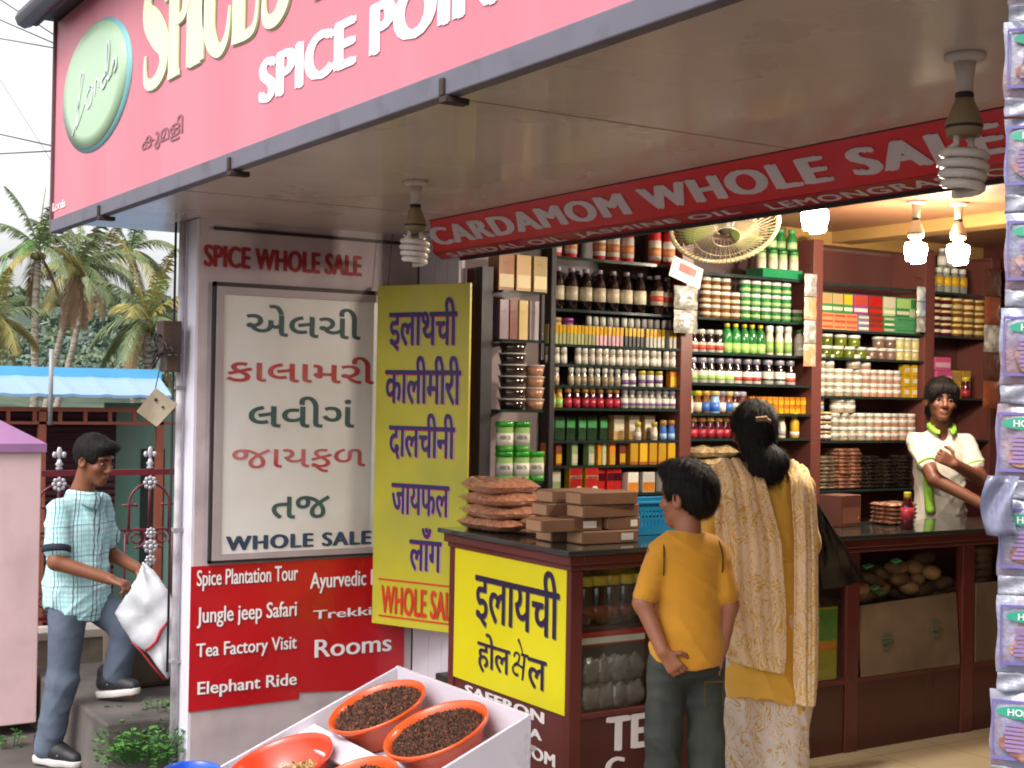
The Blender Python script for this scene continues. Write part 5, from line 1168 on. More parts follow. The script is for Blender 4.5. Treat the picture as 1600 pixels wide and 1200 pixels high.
def rz(py, px=160): return on(px, py, 1, ry).z
zpt, zpb = rz(977), -.3
LW = thing('low_wall', 'low mossy plaster wall with white coping under the red railing', 'wall', (2,ry,-.3))
m_lw = M('mossy dirty plaster', 'b3a58e', .85, .12, 3, .25, 30, col2='5f5a48', mixs=2.5)
MB().box((1.2,ry-.08,-.4),(4.2,ry+.12,zpt-.05)).build('plinth', m_lw, LW)
MB().box((1.2,ry-.10,zpt-.0495),(4.2,ry+.14,zpt)).build('coping', M('whitewashed coping','c9bdb2',.75,.08,4,col2='9a8f80',mixs=3), LW, bevel=.006)
m_rail = M('maroon painted iron', '6f1f2c', .45, .08, 10, coat=.2); m_sil = M('silver painted casting', 'c2bec4', .35, .1, 20, metal=.25)
RL = thing('railing', 'maroon iron railing with silver cast flowers and finials', 'railing', (2,ry,zpt))
zt_r, zm, zb_r = rz(735), rz(830), rz(960)
x0r, x1r = cx1, 4.1
bb = MB(); bb.box((x0r,ry-.015,zt_r-.030),(x1r,ry+.015,zt_r+.004)); bb.build('top_rail', m_rail, RL)
bb = MB(); bb.box((x0r,ry-.01,zb_r-.012),(x1r,ry+.01,zb_r+.008)); bb.build('bottom_rail', m_rail, RL)
bb = MB(); bb.box((x0r,ry-.008,zm-.006),(x1r,ry+.008,zm+.006)); bb.build('middle_rail', m_rail, RL)
mod = rx(232)-rx(90)
def finial(x, z, s, parent):
    bb = MB(); bb.lathe([(.012,0),(.022,.01),(.012,.022),(.024,.034),(.012,.05),(.011,.062)], 12, c=(x,ry,z)); 
    for (dx_, r_, z_) in ((0,(.016,.008,.036),.098),(-.026,(.014,.008,.018),.088),(.026,(.014,.008,.018),.088)): bb.ball((x+dx_*s,ry,z+z_*s), tuple(q*s for q in r_), 10, 7)
    bb.build('finial', m_sil, parent)
def flower(x, z, s, parent):
    bb = MB(); bb.ball((x,ry-.012,z), (.014*s,.012,.014*s), 10, 6)
    for k in range(8):
        a = k*math.pi/4; bb.ball((x+.026*s*math.cos(a),ry-.01,z+.026*s*math.sin(a)), (.012*s,.008,.012*s), 8, 5)
    bb.build('flower', m_sil, parent)
fx0 = rx(90)
for k in range(-1,5):
    x = fx0+mod*k
    if x < x0r+.03 or x > x1r-.05: continue
    finial(x, zt_r+.004, 1.0, RL); flower(x, zt_r-.075, 1.15, RL)
    bb = MB()
    bb.tube([(x,ry,zt_r-.018),(x,ry,zm)], .008, 8)
    for sg in (-1,1):
        pts = [(x+sg*.12*math.cos(a),ry,zt_r-.20+.12*math.sin(a)) for a in np.linspace(0,math.pi/2,9)]
        bb.tube([(x+sg*.12,ry,zm)]+pts, .008, 6)
        bb.tube([(x+sg*(.12+.045),ry,zt_r-.205),(x+sg*.075,ry,zt_r-.205)], .006, 6); bb.ball((x+sg*.08,ry,zt_r-.205),.012,8,6)
        for zz in (zm-.05,zb_r+.09):
            pts = [(x+sg*(.075+.055*math.cos(a)),ry,zz+.055*math.sin(a)) for a in np.linspace(-.6,4.9,22)]; bb.tube(pts, .007, 6, caps=True)
            pts = [(x+sg*(.075+.028*math.cos(a)),ry,zz+.028*math.sin(a)) for a in np.linspace(0,6.28,14)]; bb.tube(pts, .006, 5)
        bb.tube([(x+sg*.14,ry,zm),(x+sg*.14,ry,zb_r)], .007, 6)
    bb.build('scroll_panel', m_rail, RL)
    for zz, s in ((zm-.02,.9),(zm-.10,1.2),(zm-.18,.9)): flower(x+.01, zz, s, RL)
    finial(x+mod/2, zm+.006, .8, RL); flower(x+mod/2, zm-.06, .9, RL)
    bb = MB(); bb.tube([(x+mod/2,ry,zm),(x+mod/2,ry,zb_r)], .009, 8); bb.build('bar', m_rail, RL)
# stone step edge and slab
o = MB(); p = dep(235,1060,7.2)
bb = MB(); bb.box((p.x-.2,p.y-.12,.0755),(p.x+.6,p.y+.2,.36)); o = bb.build('stone_block', M('dirty brown stone','6b5a4c',.85,.25,5,.5,20,col2='463b32',mixs=3), bevel=.03, loc=p); tag(o, 'rough brown stone block beside the steps behind the white bag', 'stone')
pS = [dep(x,y,D) for x, y, D in ((112,1120,6.6),(130,1118,6.6),(165,1165,6.3),(163,1192,6.25),(118,1150,6.5))]
bb = MB(); bb.prism([(p_.x,p_.y,-.219) for p_ in (dep(110,1180,6.9),dep(165,1192,6.55),dep(172,1150,6.7),dep(122,1120,7.1))], (0,0,.13)); o = bb.build('stone_slab', M('grey stone slab','857c74',.8,.2,5,.3,25,col2='6a625a',mixs=3), bevel=.01, loc=dep(140,1160,6.4)); tag(o, 'grey stone slab leaning against the steps', 'stone')

# ================================================================== HOUSE BEHIND
HYp = 10.2
hz = lambda py, px=130, Y=HYp: on(px, py, 1, Y).z
hxx = lambda px, Y=HYp: on(px, 650, 1, Y).x
Ho = thing('low_house', 'low house with light blue metal roof and maroon rolling shutter', 'house', (hxx(100),HYp,-.6))
m_sh = M('maroon rolling shutter', '3c1420', .5, .1, 6); t, b = nodes_of(m_sh)
wvn = t.nodes.new('ShaderNodeTexWave'); wvn.bands_direction = 'Z'; wvn.inputs['Scale'].default_value = 6.5; bp = t.nodes.new('ShaderNodeBump'); bp.inputs['Strength'].default_value = .8; bp.inputs['Distance'].default_value = .02
tcx = t.nodes.new('ShaderNodeTexCoord'); t.links.new(tcx.outputs['Object'], wvn.inputs['Vector']); t.links.new(wvn.outputs[0], bp.inputs['Height']); t.links.new(bp.outputs[0], b.inputs['Normal'])
m_teal = M('pale teal wall', '7f9a8c', .7, .08, 2.5, col2='4f9a88', mixs=.9, mixlo=.45, mixhi=.7); m_rust = M('rusty orange post', '8a4a36', .6, .15, 8)
ze = hz(640)
xa = hxx(-260); xb = hxx(182); xc = hxx(262)
MB().box((xa,HYp+.0,-.65),(xb,HYp+.05,ze)).build('shutter', m_sh, Ho)
MB().box((xb+.001,HYp+.25,-.65),(xc+.9,HYp+.32,ze+.05)).build('wall', m_teal, Ho)
MB().box((xa,HYp+.33,-.65),(xa+.1,HYp+4,ze+.05)).build('wall', m_teal, Ho)
MB().box((xb-.04,HYp+.051,-.65),(xb,HYp+.33,ze)).build('wall', m_teal, Ho)
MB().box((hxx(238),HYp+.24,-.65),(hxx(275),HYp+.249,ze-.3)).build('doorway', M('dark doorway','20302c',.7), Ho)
for px in (66,250): x = hxx(px,HYp-.3); MB().box((x-.025,HYp-.32,-.6),(x+.025,HYp-.27,ze)).build('post', m_rust, Ho)
bb = MB(); bb.box((xa,HYp-.32,ze-.10),(xc+.05,HYp-.29,ze-.08)); bb.box((xa,HYp-.32,ze-.01),(xc+.05,HYp-.28,ze+.02))
for i in range(14): x = xa+(xc-xa)*i/13; bb.box((x-.012,HYp-.318,ze-.079),(x+.012,HYp-.294,ze-.011))
bb.build('eave_truss', m_rust, Ho)
m_blue = M('light blue roof sheet', '86a5c8', .4, .05, 3); m_bluer = M('bright blue ridge sheet', '5fa8cc', .4, .05, 3)
ez0 = hz(619,130,HYp-.45); Yr = HYp+2.4; ez1 = on(100,590,1,Yr).z
P = []; x0h, x1h = xa-.2, hxx(268,HYp-.45); x1r_ = on(250,588,1,Yr).x
bb = MB()
for i in range(41):
    f = i/40; xq = x0h+(x1h-x0h)*f; xr2 = (x0h)+(x1r_-x0h)*f; up_ = .007 if i % 4 == 0 else 0
    P.append([(xq,HYp-.45,ez0+up_),(xq+(xr2-xq)*.5,(HYp-.45+Yr)/2,(ez0+ez1)/2+up_),(xr2,Yr,ez1+up_)])
bb.grid(P, smooth=False); bb.build('roof', m_blue, Ho, solid=.02)
bb = MB(); bb.box((x0h,Yr-.05,ez1),(x1r_,Yr+.1,on(100,574,1,Yr).z)); bb.build('ridge_cap', m_bluer, Ho)
bb = MB(); bb.prism([(x1h,HYp-.45,ez0-.02),(x1r_,Yr,ez1-.02),(x1h+.4,Yr+2.5,ez0-.02)], (0,0,.02)); bb.build('hip_sheet', m_blue, Ho)
bb = MB(); x = hxx(67,HYp-.3); bb.tube([(x,HYp-.5,ez0-.2),(x,HYp-.5,on(67,545,1,HYp-.5).z)], .016, 8); o = bb.build('thin_post', M('grey metal post','8f8f92',.4,.1), loc=(x,HYp-.5,ez0)); tag(o, 'thin grey metal post rising above the blue roof edge', 'post')

# ================================================================== PALMS
m_tr = M('palm trunk bark', '978d7e', .85, .2, 4, .4, 12, col2='554b40', mixs=3, stretch=(1,1,5)); m_lf = M('palm leaf green', '66744a', .55, .22, .8); m_lf2 = M('palm leaf yellowing', '8f8648', .6, .2, .8); m_lf3 = M('dead palm frond', '7a5f42', .8, .2, 1); m_lf4 = M('bright palm leaf', '66884a', .5, .2, .8)
def frond(bm, o, az, el, Ln, droop, mi, rg, wl=.55, n=32):
    d = Vector((math.cos(az)*math.cos(el), math.sin(az)*math.cos(el), math.sin(el))); pts = []; p = Vector(o); v = d.copy()
    for i in range(n+1):
        pts.append(p.copy()); p = p+v*(Ln/n); v = (v+Vector((0,0,-droop/n))).normalized()
    bm.tube(pts, [.045*(1-.8*i/n) for i in range(n+1)], 4, mi, caps=False)
    sd = Vector((-math.sin(az), math.cos(az), 0))
    for i in range(3, n+1):
        for q in (0,.5):
            if i == n and q: continue
            u = (i+q)/n; a = pts[i] if q == 0 else pts[i].lerp(pts[min(i+1,n)],.5); t_ = (pts[min(i+1,n)]-pts[i-1]).normalized()
            ll = Ln*.24*wl/.55*(math.sin(math.pi*min(1,u*.85+.12))**.7)*rg.uniform(.8,1.1)
            for sg in (-1,1):
                tip = a+(sd*sg*.7+t_*.6).normalized()*ll+Vector((0,0,-ll*rg.uniform(.35,1.0)))
                mid = a.lerp(tip,.45)+Vector((0,0,ll*.10)); wv_ = t_*.030*Ln/3.0
                bm.add([a-wv_*.6,a+wv_*.6,mid+wv_,tip,mid-wv_], [(0,1,2,4),(4,2,3)], mi)
def palm(cpx, bpx, D, R, label, nf=17, seed=0, dead=2, mats=None):
    rg = random.Random(seed); top = dep(*cpx, D); bot = dep(*bpx, D); bot = bot+(bot-top).normalized()*((bot.z+.6)/max(.2,(top-bot).normalized().z)) if bot.z > -.6 else bot
    r = thing('palm_tree', label, 'palm tree', bot, 0, 'coconut palms beyond the blue roof')
    pts = [bot.lerp(top, k/10)+Vector((.25*math.sin(k*.5+seed),0,0))*(1-k/10)*k/10 for k in range(11)]
    bb = MB(); bb.tube(pts, [.20-.007*k for k in range(11)], 10); bb.build('trunk', m_tr, r)
    bb = MB()
    for k in range(nf):
        az = k*2.4+rg.uniform(-.3,.3); f = k/nf; el = R_(82-95*f)+rg.uniform(-.12,.12); mi = 0 if rg.random() < .62 else (1 if rg.random() < .7 else 3)
        frond(bb, top, az, el, R*rg.uniform(.85,1.1), 1.0+1.1*f+rg.uniform(-.2,.2), mi, rg)
    for k in range(dead):
        frond(bb, top-Vector((0,0,.15)), rg.uniform(0,6.28), R_(-50), R*.9, 1.2, 2, rg, .35)
    bb.build('crown', [m_lf, m_lf2, m_lf3, m_lf4], r)
    bb = MB()
    for k in range(6): a = k*1.05; bb.ball(top+Vector((.22*math.cos(a),.22*math.sin(a),-.28)), (.13,.13,.16), 8, 6)
    bb.build('coconuts', M('coconut husk','6a6a34',.6,.15), r)
palm((60,390),(54,575),60,2.9,'tall leftmost palm with its crown just left of the pink sign',13,1,2)
palm((122,418),(86,575),64,3.3,'leaning palm whose crown spreads under the sign corner',14,2,4)
palm((204,392),(208,575),78,3.4,'slim palm farther back with its crown against the sky near the wall',11,3,1)
palm((229,500),(229,585),52,2.9,'leafy palm beside the meter box with broad yellowing fronds',15,4,3)
palm((-8,500),(-10,590),48,2.3,'low palm at the far left edge with drooping fronds',12,5,2)
palm((145,420),(104,575),74,3.2,'brown stemmed palm behind the leaning one',9,6,4)
# ================================================================== WOOD ON THE HILL
m_w1 = M('hazed dark hill leaves', '4f6254', .9, .25, .15); m_w2 = M('hazed grey green hill leaves', '66776a', .9, .25, .15); m_w3 = M('hazed olive hill leaves', '6e7a60', .9, .25, .15)  # leaf greens lightened and greyed; distance haze is mixed into them
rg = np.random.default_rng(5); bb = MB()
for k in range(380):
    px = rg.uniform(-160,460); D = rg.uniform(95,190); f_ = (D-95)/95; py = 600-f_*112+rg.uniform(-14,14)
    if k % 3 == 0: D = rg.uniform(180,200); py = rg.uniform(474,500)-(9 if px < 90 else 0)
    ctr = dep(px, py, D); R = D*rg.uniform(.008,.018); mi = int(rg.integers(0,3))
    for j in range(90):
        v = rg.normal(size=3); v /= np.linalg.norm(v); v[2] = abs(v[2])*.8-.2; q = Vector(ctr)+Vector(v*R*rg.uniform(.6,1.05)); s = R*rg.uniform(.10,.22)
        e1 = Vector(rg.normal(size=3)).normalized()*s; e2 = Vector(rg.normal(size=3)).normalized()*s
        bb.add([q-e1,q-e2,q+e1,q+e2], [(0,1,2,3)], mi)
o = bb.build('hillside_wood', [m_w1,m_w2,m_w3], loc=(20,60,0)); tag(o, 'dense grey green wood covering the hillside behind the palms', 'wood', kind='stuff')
# ================================================================== PLANTS BY THE STEPS
m_g1 = M('fresh green leaf', '4f8032', .5, .2, 20); m_g2 = M('dark green leaf', '33602a', .5, .2, 20)
def herb(px, py, D, n, R, label, seed):
    rg = np.random.default_rng(seed); p = dep(px, py, D); r = thing('leafy_plant', label, 'plant', p); bb = MB(); st = MB()
    for k in range(n):
        a = rg.uniform(0,6.28); rr = R*math.sqrt(rg.uniform(0,1)); b0 = Vector((p.x+rr*.6*math.cos(a), p.y+rr*.6*math.sin(a), p.z)); h = rg.uniform(.05,.17)
        tp = b0+Vector((rr*.5*math.cos(a), rr*.5*math.sin(a), h)); st.tube([b0,tp], .0022, 4, caps=False)
        for j in range(5):
            az = rg.uniform(0,6.28); L_ = rg.uniform(.022,.045); d = Vector((math.cos(az),math.sin(az),rg.uniform(-.2,.5))).normalized(); s_ = d.cross(Vector((0,0,1))).normalized()*L_*.36
            q = tp-Vector((0,0,rg.uniform(0,.05))); bb.add([q,q+d*L_*.5+s_+Vector((0,0,.004)),q+d*L_,q+d*L_*.5-s_+Vector((0,0,.004))], [(0,1,2,3)], int(rg.integers(0,2)))
    st.build('stems', m_g2, r); bb.build('leaves', [m_g1,m_g2], r)
herb(225,1188,6.35,120,.20,'fresh green leafy weeds growing at the foot of the pipe',1)
herb(170,1152,6.7,22,.10,'small tuft of weeds by the stone slab',2)
herb(252,1145,6.6,30,.09,'small leafy plant on the step behind the pipe',3)
herb(5,1190,7.0,12,.08,'thin grass tuft at the bottom left corner',4)
# ================================================================== PEOPLE
m_skin = M('brown skin', '7d4c34', .5, .05, 12, .05, 80, spec=.4); m_skind = M('dark brown skin', '6c4230', .5, .05, 12, .05, 80, spec=.4); m_skinl = M('light brown skin', '9a6248', .5, .05, 12, .05, 80, spec=.4)
m_hair = M('black hair', '17110f', .62, .25, 60, .5, 260, stretch=(1,1,.12), spec=.22)
m_eyew = M('eye white', '7d746e', .5, 0); m_iris = M('dark iris', '150c09', .15, 0); m_lip = M('lip', '6e3a32', .5, .05)
def rot(yaw=0, pitch=0, roll=0):
    return np.array((Matrix.Rotation(yaw,3,'Z') @ Matrix.Rotation(pitch,3,'X') @ Matrix.Rotation(roll,3,'Y')))
def head(F, c, Rm, s=1.0):
    c = np.array(c, float)
    def P(x, y, z): return c+Rm@(np.array([x,y,z])*s)
    def E(x, y, z, rx, ry, rz_, k=.02, sub=False): F.ell(P(x,y,z), np.array([rx,ry,rz_])*s, Rm, k*s, sub)
    E(0,-.008,.025,.073,.094,.088); E(0,.022,-.05,.056,.066,.062,.03); E(0,.066,-.093,.026,.022,.02,.025)
    E(0,.070,.028,.052,.022,.014,.02)
    for q in (-1,1):
        E(.040*q,.060,-.025,.022,.022,.022,.02); E(.032*q,.097,.006,.017,.014,.010,.014,True)
        E(.079*q,-.006,-.008,.010,.022,.033,.008); E(.086*q,.0,-.006,.006,.011,.018,.004,True)
        F.cap(P(.010*q,.098,-.034), P(.013*q,.090,-.036), .008*s, .007*s, .008*s)
    F.cap(P(0,.086,.020), P(0,.106,-.028), .008*s, .0115*s, .016*s)
    E(0,.088,-.060,.021,.011,.0055,.008); E(0,.086,-.070,.018,.011,.0065,.008); E(0,.101,-.065,.021,.010,.0015,.004,True)
    return P
def face_bits(r, P, s, Rm):
    for q in (-1,1):
        bb = MB(); bb.ball((0,0,0), (.0120*s,.0080*s,.0052*s), 12, 8); o = link('eye', bb.mesh('eye', m_eyew), r, None); o.location = P(.032*q,.0815,.003); o.rotation_euler = Matrix(Rm).to_euler()
        bb = MB(); bb.ball((0,.0055*s,0), (.0072*s,.0046*s,.0056*s), 10, 6); link('iris', bb.mesh('iris', m_iris), o)
        bb = MB(); bb.tube([P(.012*q,.0935,.022), P(.030*q,.0925,.028), P(.050*q,.078,.022)], [.0040*s,.0048*s,.0025*s], 6); o = link('eyebrow', bb.mesh('eyebrow', m_hair), r, None)
def hairmesh(F, P, Rm, s, front=.045, fz=.065, amp=.004):
    def E(x, y, z, rx, ry, rz_, k=.02, sub=False): F.ell(P(x,y,z), np.array([rx,ry,rz_])*s, Rm, k*s, sub)
    E(0,-.014,.035,.085,.103,.097)
    E(0,.105,-.055,.078,.085,.110,.012,True)
    for q in (-1,1): E(.08*q,.02,-.05,.03,.045,.05,.012,True)
    E(0,-.02,-.115,.12,.12,.055,.01,True)
def hairs(F, parent, n, L, seed, flow=(0,-.5,-1), lift=.004):
    me = F.mesh('hair', m_hair); nv = len(me.vertices); co = np.empty(nv*3); me.vertices.foreach_get('co', co); co = co.reshape(-1,3); no = np.empty(nv*3); me.vertex_normals.foreach_get('vector', no); no = no.reshape(-1,3)
    cm = co.mean(0)
    if ((co-cm)*no).sum() < 0: no = -no
    b_ = MB(); b_.v = [tuple(p) for p in co]; b_.f = [tuple(p.vertices) for p in me.polygons]; b_.mi = [0]*len(b_.f); b_.sm = [True]*len(b_.f)
    rg = np.random.default_rng(seed); fl = np.array(flow, float)
    for i in rg.integers(0, nv, n):
        p = co[i]; nn_ = no[i]; d = fl+rg.normal(size=3)*.28; d = d-nn_*(d@nn_); d /= np.linalg.norm(d)+1e-9; sd_ = np.cross(d, nn_); l_ = L*rg.uniform(.5,1.3); lf = lift*rg.uniform(.2,1.6); w_ = rg.uniform(.0006,.0013); pts = []
        for k in range(4):
            u = k/3; c_ = p+d*l_*u+nn_*(.0008+lf*math.sin(u*2.2))-nn_*(.10*l_*u*u)+sd_*.10*l_*u*u*rg.normal(); ww = w_*(1-.75*u); pts += [c_-sd_*ww, c_+sd_*ww]
        b_.add(pts, [(0,1,3,2),(2,3,5,4),(4,5,7,6)], 0, True)
    return link('hair', b_.mesh('hair', m_hair), parent)
def strands(F, amp=.0035, seed=0):
    amp *= .55
    F.warp(lambda P: amp*(np.sin(150*P[...,0]+40*P[...,2]+seed)*np.sin(140*P[...,1]+30*P[...,2])+.7*np.sin(230*P[...,0]-190*P[...,1]+40*P[...,2])))
def hand(F, wr, d, pn, th, s=1.0, curl=.9, spread=.22, k=.006):
    """wrist, direction of the palm, palm normal (fingers curl towards it), thumb side"""
    d = np.array(d, float); d /= np.linalg.norm(d); th = np.array(th, float); th -= d*(th@d); th /= np.linalg.norm(th); pn = np.array(pn, float); pn -= d*(pn@d); pn -= th*(pn@th); pn /= np.linalg.norm(pn); wr = np.array(wr, float)
    for w_ in (-.024,-.008,.008,.024): F.cap(wr+d*.008*s+th*w_*.7*s, wr+d*.078*s+th*w_*1.15*s, .013*s, .0115*s, .012*s)
    for i, (w_, L_) in enumerate(((.030,.070),(.010,.078),(-.010,.072),(-.028,.056))):
        p = wr+d*.080*s+th*w_*s; a = 0; dirn = d+th*(w_*spread*8)
        for j, f_ in enumerate((.45,.32,.23)):
            a += curl*(.75 if j == 0 else .9); q = dirn*math.cos(a)+pn*math.sin(a); q /= np.linalg.norm(q); n_ = p+q*L_*f_*s; F.cap(p, n_, (.0088-.0008*j)*s, (.0080-.0008*j)*s, k*s); p = n_
    p = wr+d*.022*s+th*.028*s
    for L_, q in ((.036,d*.55+th*.75+pn*.25),(.028,d*.8+th*.2+pn*.55),(.022,d*.8-th*.1+pn*.7)):
        q = q/np.linalg.norm(q); n_ = p+q*L_*s; F.cap(p, n_, .0105*s, .0092*s, k*1.3*s); p = n_
def person(label, loc, rz): return thing('person', label, 'person', loc, rz)
def folds(F, amp, terms):
    def fn(P):
        o = 0; X_, Y_, Z_ = P[...,0], P[...,1], P[...,2]
        for i, (kx, ky, kz, ph) in enumerate(terms):
            ph2 = 1.6*np.sin(9*X_+7*Z_+2.1*i)+1.3*np.sin(11*Y_-8*Z_+1.3*i+ph)
            w_ = .5+.5*np.sin(6.5*X_+5*Y_+7.5*Z_+2.4*i+ph)
            o = o+w_*(1-np.abs(np.sin(.5*(kx*X_+ky*Y_+kz*Z_)+ph+ph2)))**2.2
        return -amp*1.9*(o-.25*len(terms))
    F.warp(fn)
def facing(v): return math.atan2(v[1], v[0])-math.pi/2

# ---------- boy in the yellow t-shirt, seen from behind
p = on(1073,1000,1,3.93)
fd = np.array([FW[0],FW[1]]); rtv = np.array([RT[0],RT[1]]); bdir = fd*math.cos(.16)-rtv*math.sin(.16)
Boy = person('boy in yellow t-shirt and dark jeans with hands on hips, seen from behind', (p.x,p.y,0), facing(bdir))
F = Field((-.36,-.26,.0),(.36,.26,1.42),.0055)
hc = (-.005,.02,1.235); Rh = rot(.75,-.05); P = head(F, hc, Rh, .97)
F.chain([(0,-.01,1.05),(-.002,.005,1.13),(0,.01,1.20)], [.052,.045,.046])
F.ell((0,-.005,.92),(.125,.08,.16)); F.ell((0,-.005,.72),(.115,.085,.12),None,.04)
for q in (-1,1): F.chain([(.065*q,0,.66),(.075*q,.01,.36),(.078*q,-.01,.07)], [.07,.05,.035])
for q in (-1,1): F.cap((.078*q,-.01,.04),(.085*q,.11,.025),.035,.028)
F.chain([(-.115,0,1.03),(-.178,-.04,.86),(-.120,-.11,.70)], [.042,.034,.026],.02); hand(F,(-.118,-.115,.695),(.45,-.1,-.6),(.5,.6,.2),(.3,-.2,.6),.85,.7)
F.chain([(.110,0,1.03),(.145,-.04,.85),(.120,-.04,.70)], [.042,.034,.026],.02); hand(F,(.118,-.04,.695),(-.35,-.2,-.6),(-.5,.5,0),(-.2,.4,.4),.85,.7)
link('body', F.mesh('body', m_skinl), Boy)
F = Field((-.14,-.16,1.08),(.14,.18,1.40),.004); hairmesh(F, P, Rh, .99); F.ell(P(.01,.02,.105),(.085,.092,.045),Rh,.03); F.ell(P(0,-.07,.03),(.085,.055,.08),Rh,.03); F.ell(P(.0,-.075,-.015),(.06,.04,.06),Rh,.03); strands(F,.0034); hairs(F, Boy, 2600, .032, 1, (-.3,-.2,-1))
m_ty = M('golden yellow cotton', 'c98a1e', .85, .05, 5, .45, 20, sheen=.2)
F = Field((-.32,-.24,.55),(.32,.24,1.16),.0055)
F.ell((0,-.005,.95),(.130,.095,.17),None,.05); F.ell((0,-.01,.70),(.140,.115,.26),None,.06); F.cap((-.075,-.005,1.055),(.075,-.005,1.055),.05,.05,.05)
F.cap((0,-.008,1.06),(0,-.004,1.085),.064,.058,.02)
for q in (-1,1): F.cap((.106*q,0,1.035),((.164 if q < 0 else .138)*q,-.037,.893),.051,.050,.02)
F.ell((0,-.002,1.135),(.052,.047,.05),None,.008,True)
folds(F,.0034,[(18,10,34,0),(34,-8,24,1),(9,30,-36,2)]); F.warp(lambda P: .005*np.sin(55*(P[...,2]+.35*P[...,0])+1)*np.exp(-((P[...,2]-.72)/.07)**2))
F.cut(lambda P: .625+.24*np.clip(-P[...,0],0,1)+.012*np.sin(14*P[...,0])-P[...,2])
link('t_shirt', F.mesh('t_shirt', m_ty), Boy)
m_st = M('dark stitch', '4a3410', .8)
for q in (-1,1):
    bb = MB(); bb.tube([(q*(.098+.012*math.sin(a)), -.058*math.sin(a)-.012, 1.005+.085*math.cos(a)) for a in np.linspace(.25,2.5,12)], .0032, 5)
    link('seam', bb.mesh('seam', m_st), Boy)
m_jn = M('faded dark jeans', '2a2d29', .85, .12, 5, .5, 24, col2='44483f', mixs=3, stretch=(1,1,.4))
F = Field((-.24,-.2,.03),(.24,.2,.78),.006)
F.ell((0,-.012,.66),(.124,.1,.11),None,.03)
for q in (-1,1): F.chain([(.068*q,-.005,.64),(.082*q,.005,.36),(.088*q,-.012,.06)], [.080,.066,.068],.03)
folds(F,.0034,[(30,14,20,0),(-36,10,18,1.3),(8,32,30,.4)]); link('jeans', F.mesh('jeans', m_jn), Boy)
bb = MB(); bb.box((.035,-.118,.585),(.108,-.112,.59)); bb.box((.035,-.116,.50),(.038,-.110,.585)); bb.box((.105,-.112,.50),(.108,-.106,.585)); link('pocket', bb.mesh('pocket', m_st), Boy)
for q in (-1,1):
    bb = MB(); bb.ball((.085*q,.05,.035),(.045,.13,.035),14,8); link('shoe', bb.mesh('shoe', solid('dark shoe','2b2724',.6,0)), Boy)

# ---------- woman in yellow, seen from behind
p = on(1188,1000,1,4.12)
Wm = person('woman in yellow kurta with white and yellow floral shawl, seen from behind at the counter', (p.x,p.y,0), facing(fd*math.cos(.05)+rtv*math.sin(.05)))
F = Field((-.36,-.26,.0),(.36,.42,1.65),.007)
Rh = rot(.1,-.05); hc = (-.035,.03,1.465); P = head(F, hc, Rh, 1.0)
F.chain([(0,0,1.28),(0,.005,1.36),(-.03,.02,1.44)], [.06,.05,.05]); F.ell((0,0,1.1),(.15,.095,.2)); F.ell((0,-.01,.85),(.15,.11,.16),None,.05)
for q in (-1,1): F.chain([(.08*q,0,.8),(.085*q,.01,.44),(.085*q,-.01,.08)], [.09,.06,.045]); F.cap((.085*q,-.01,.05),(.09*q,.12,.03),.04,.03)
F.chain([(.155,0,1.26),(.172,-.01,1.03),(.17,.20,1.06)], [.05,.042,.030],.02); hand(F,(.17,.20,1.06),(-.1,1,.1),(0,0,-1),(-1,.2,0),.95,.9)
F.chain([(-.165,0,1.26),(-.215,.02,1.03),(-.12,.22,1.06)], [.05,.042,.030],.02); hand(F,(-.12,.22,1.06),(.3,1,.0),(0,0,-1),(1,.2,0),.95,.4)
link('body', F.mesh('body', m_skin), Wm)
F = Field((-.16,-.20,1.20),(.18,.18,1.62),.0045); hairmesh(F, P, Rh, 1.06)
F.ell(P(0,-.07,-.035),(.072,.055,.09),Rh,.03); F.ell((.0,-.085,1.345),(.066,.05,.07),None,.04); F.ell((.04,-.09,1.35),(.05,.045,.055),None,.03); F.ell((-.01,-.075,1.31),(.05,.04,.045),None,.03)
strands(F,.0036,2); hairs(F, Wm, 3200, .06, 2, (.12,-.4,-1), .006)
bb = MB(); bb.obox((-.025,-.125,1.525),((1,0,.1),(0,1,.5),(-.1,-.4,1)),(.022,.006,.008)); bb.obox((-.0,-.125,1.52),((1,0,-.5),(0,1,.5),(0,-.4,1)),(.012,.005,.006)); link('hair_clip', bb.mesh('hair_clip', M('brown hair clip','7a5a40',.3,.1)), Wm)
m_kur = M('mustard yellow kurta', 'dba63c', .8, .05, 4, .4, 16, stretch=(1,1,.4), sheen=.2)
F = Field((-.34,-.24,.38),(.34,.26,1.36),.006)
F.ell((0,0,1.13),(.172,.118,.2),None,.05); F.ell((0,-.005,.88),(.176,.132,.2),None,.08); F.cap((-.12,0,1.27),(.12,0,1.27),.055,.055,.05)
F.add(lambda P: np.maximum(np.sqrt((P[...,0]/(.165+.10*(1-P[...,2])*.35))**2+(P[...,1]/(.118+.095*(1-P[...,2])))**2)-1, np.abs(P[...,2]-.65)-.24)*.12, (-.22,-.2,.4),(.22,.2,.9), .05)
for q in (-1,1): F.chain([(.145*q,0,1.25),((.172 if q > 0 else .205)*q,-.01,1.03),(.17*q,.07,1.04)], [.064,.056,.054],.03)
F.ell((0,.0,1.36),(.07,.065,.06),None,.01,True)
folds(F,.0030,[(46,12,6,0),(60,-10,5,1),(13,22,48,2)])
F.cut(lambda P: np.maximum((.425-.10*P[...,0])-P[...,2], 0)*1.0+np.where(P[...,2]<(.425-.10*P[...,0]), 0.001, -1))
link('kurta', F.mesh('kurta', m_kur), Wm)
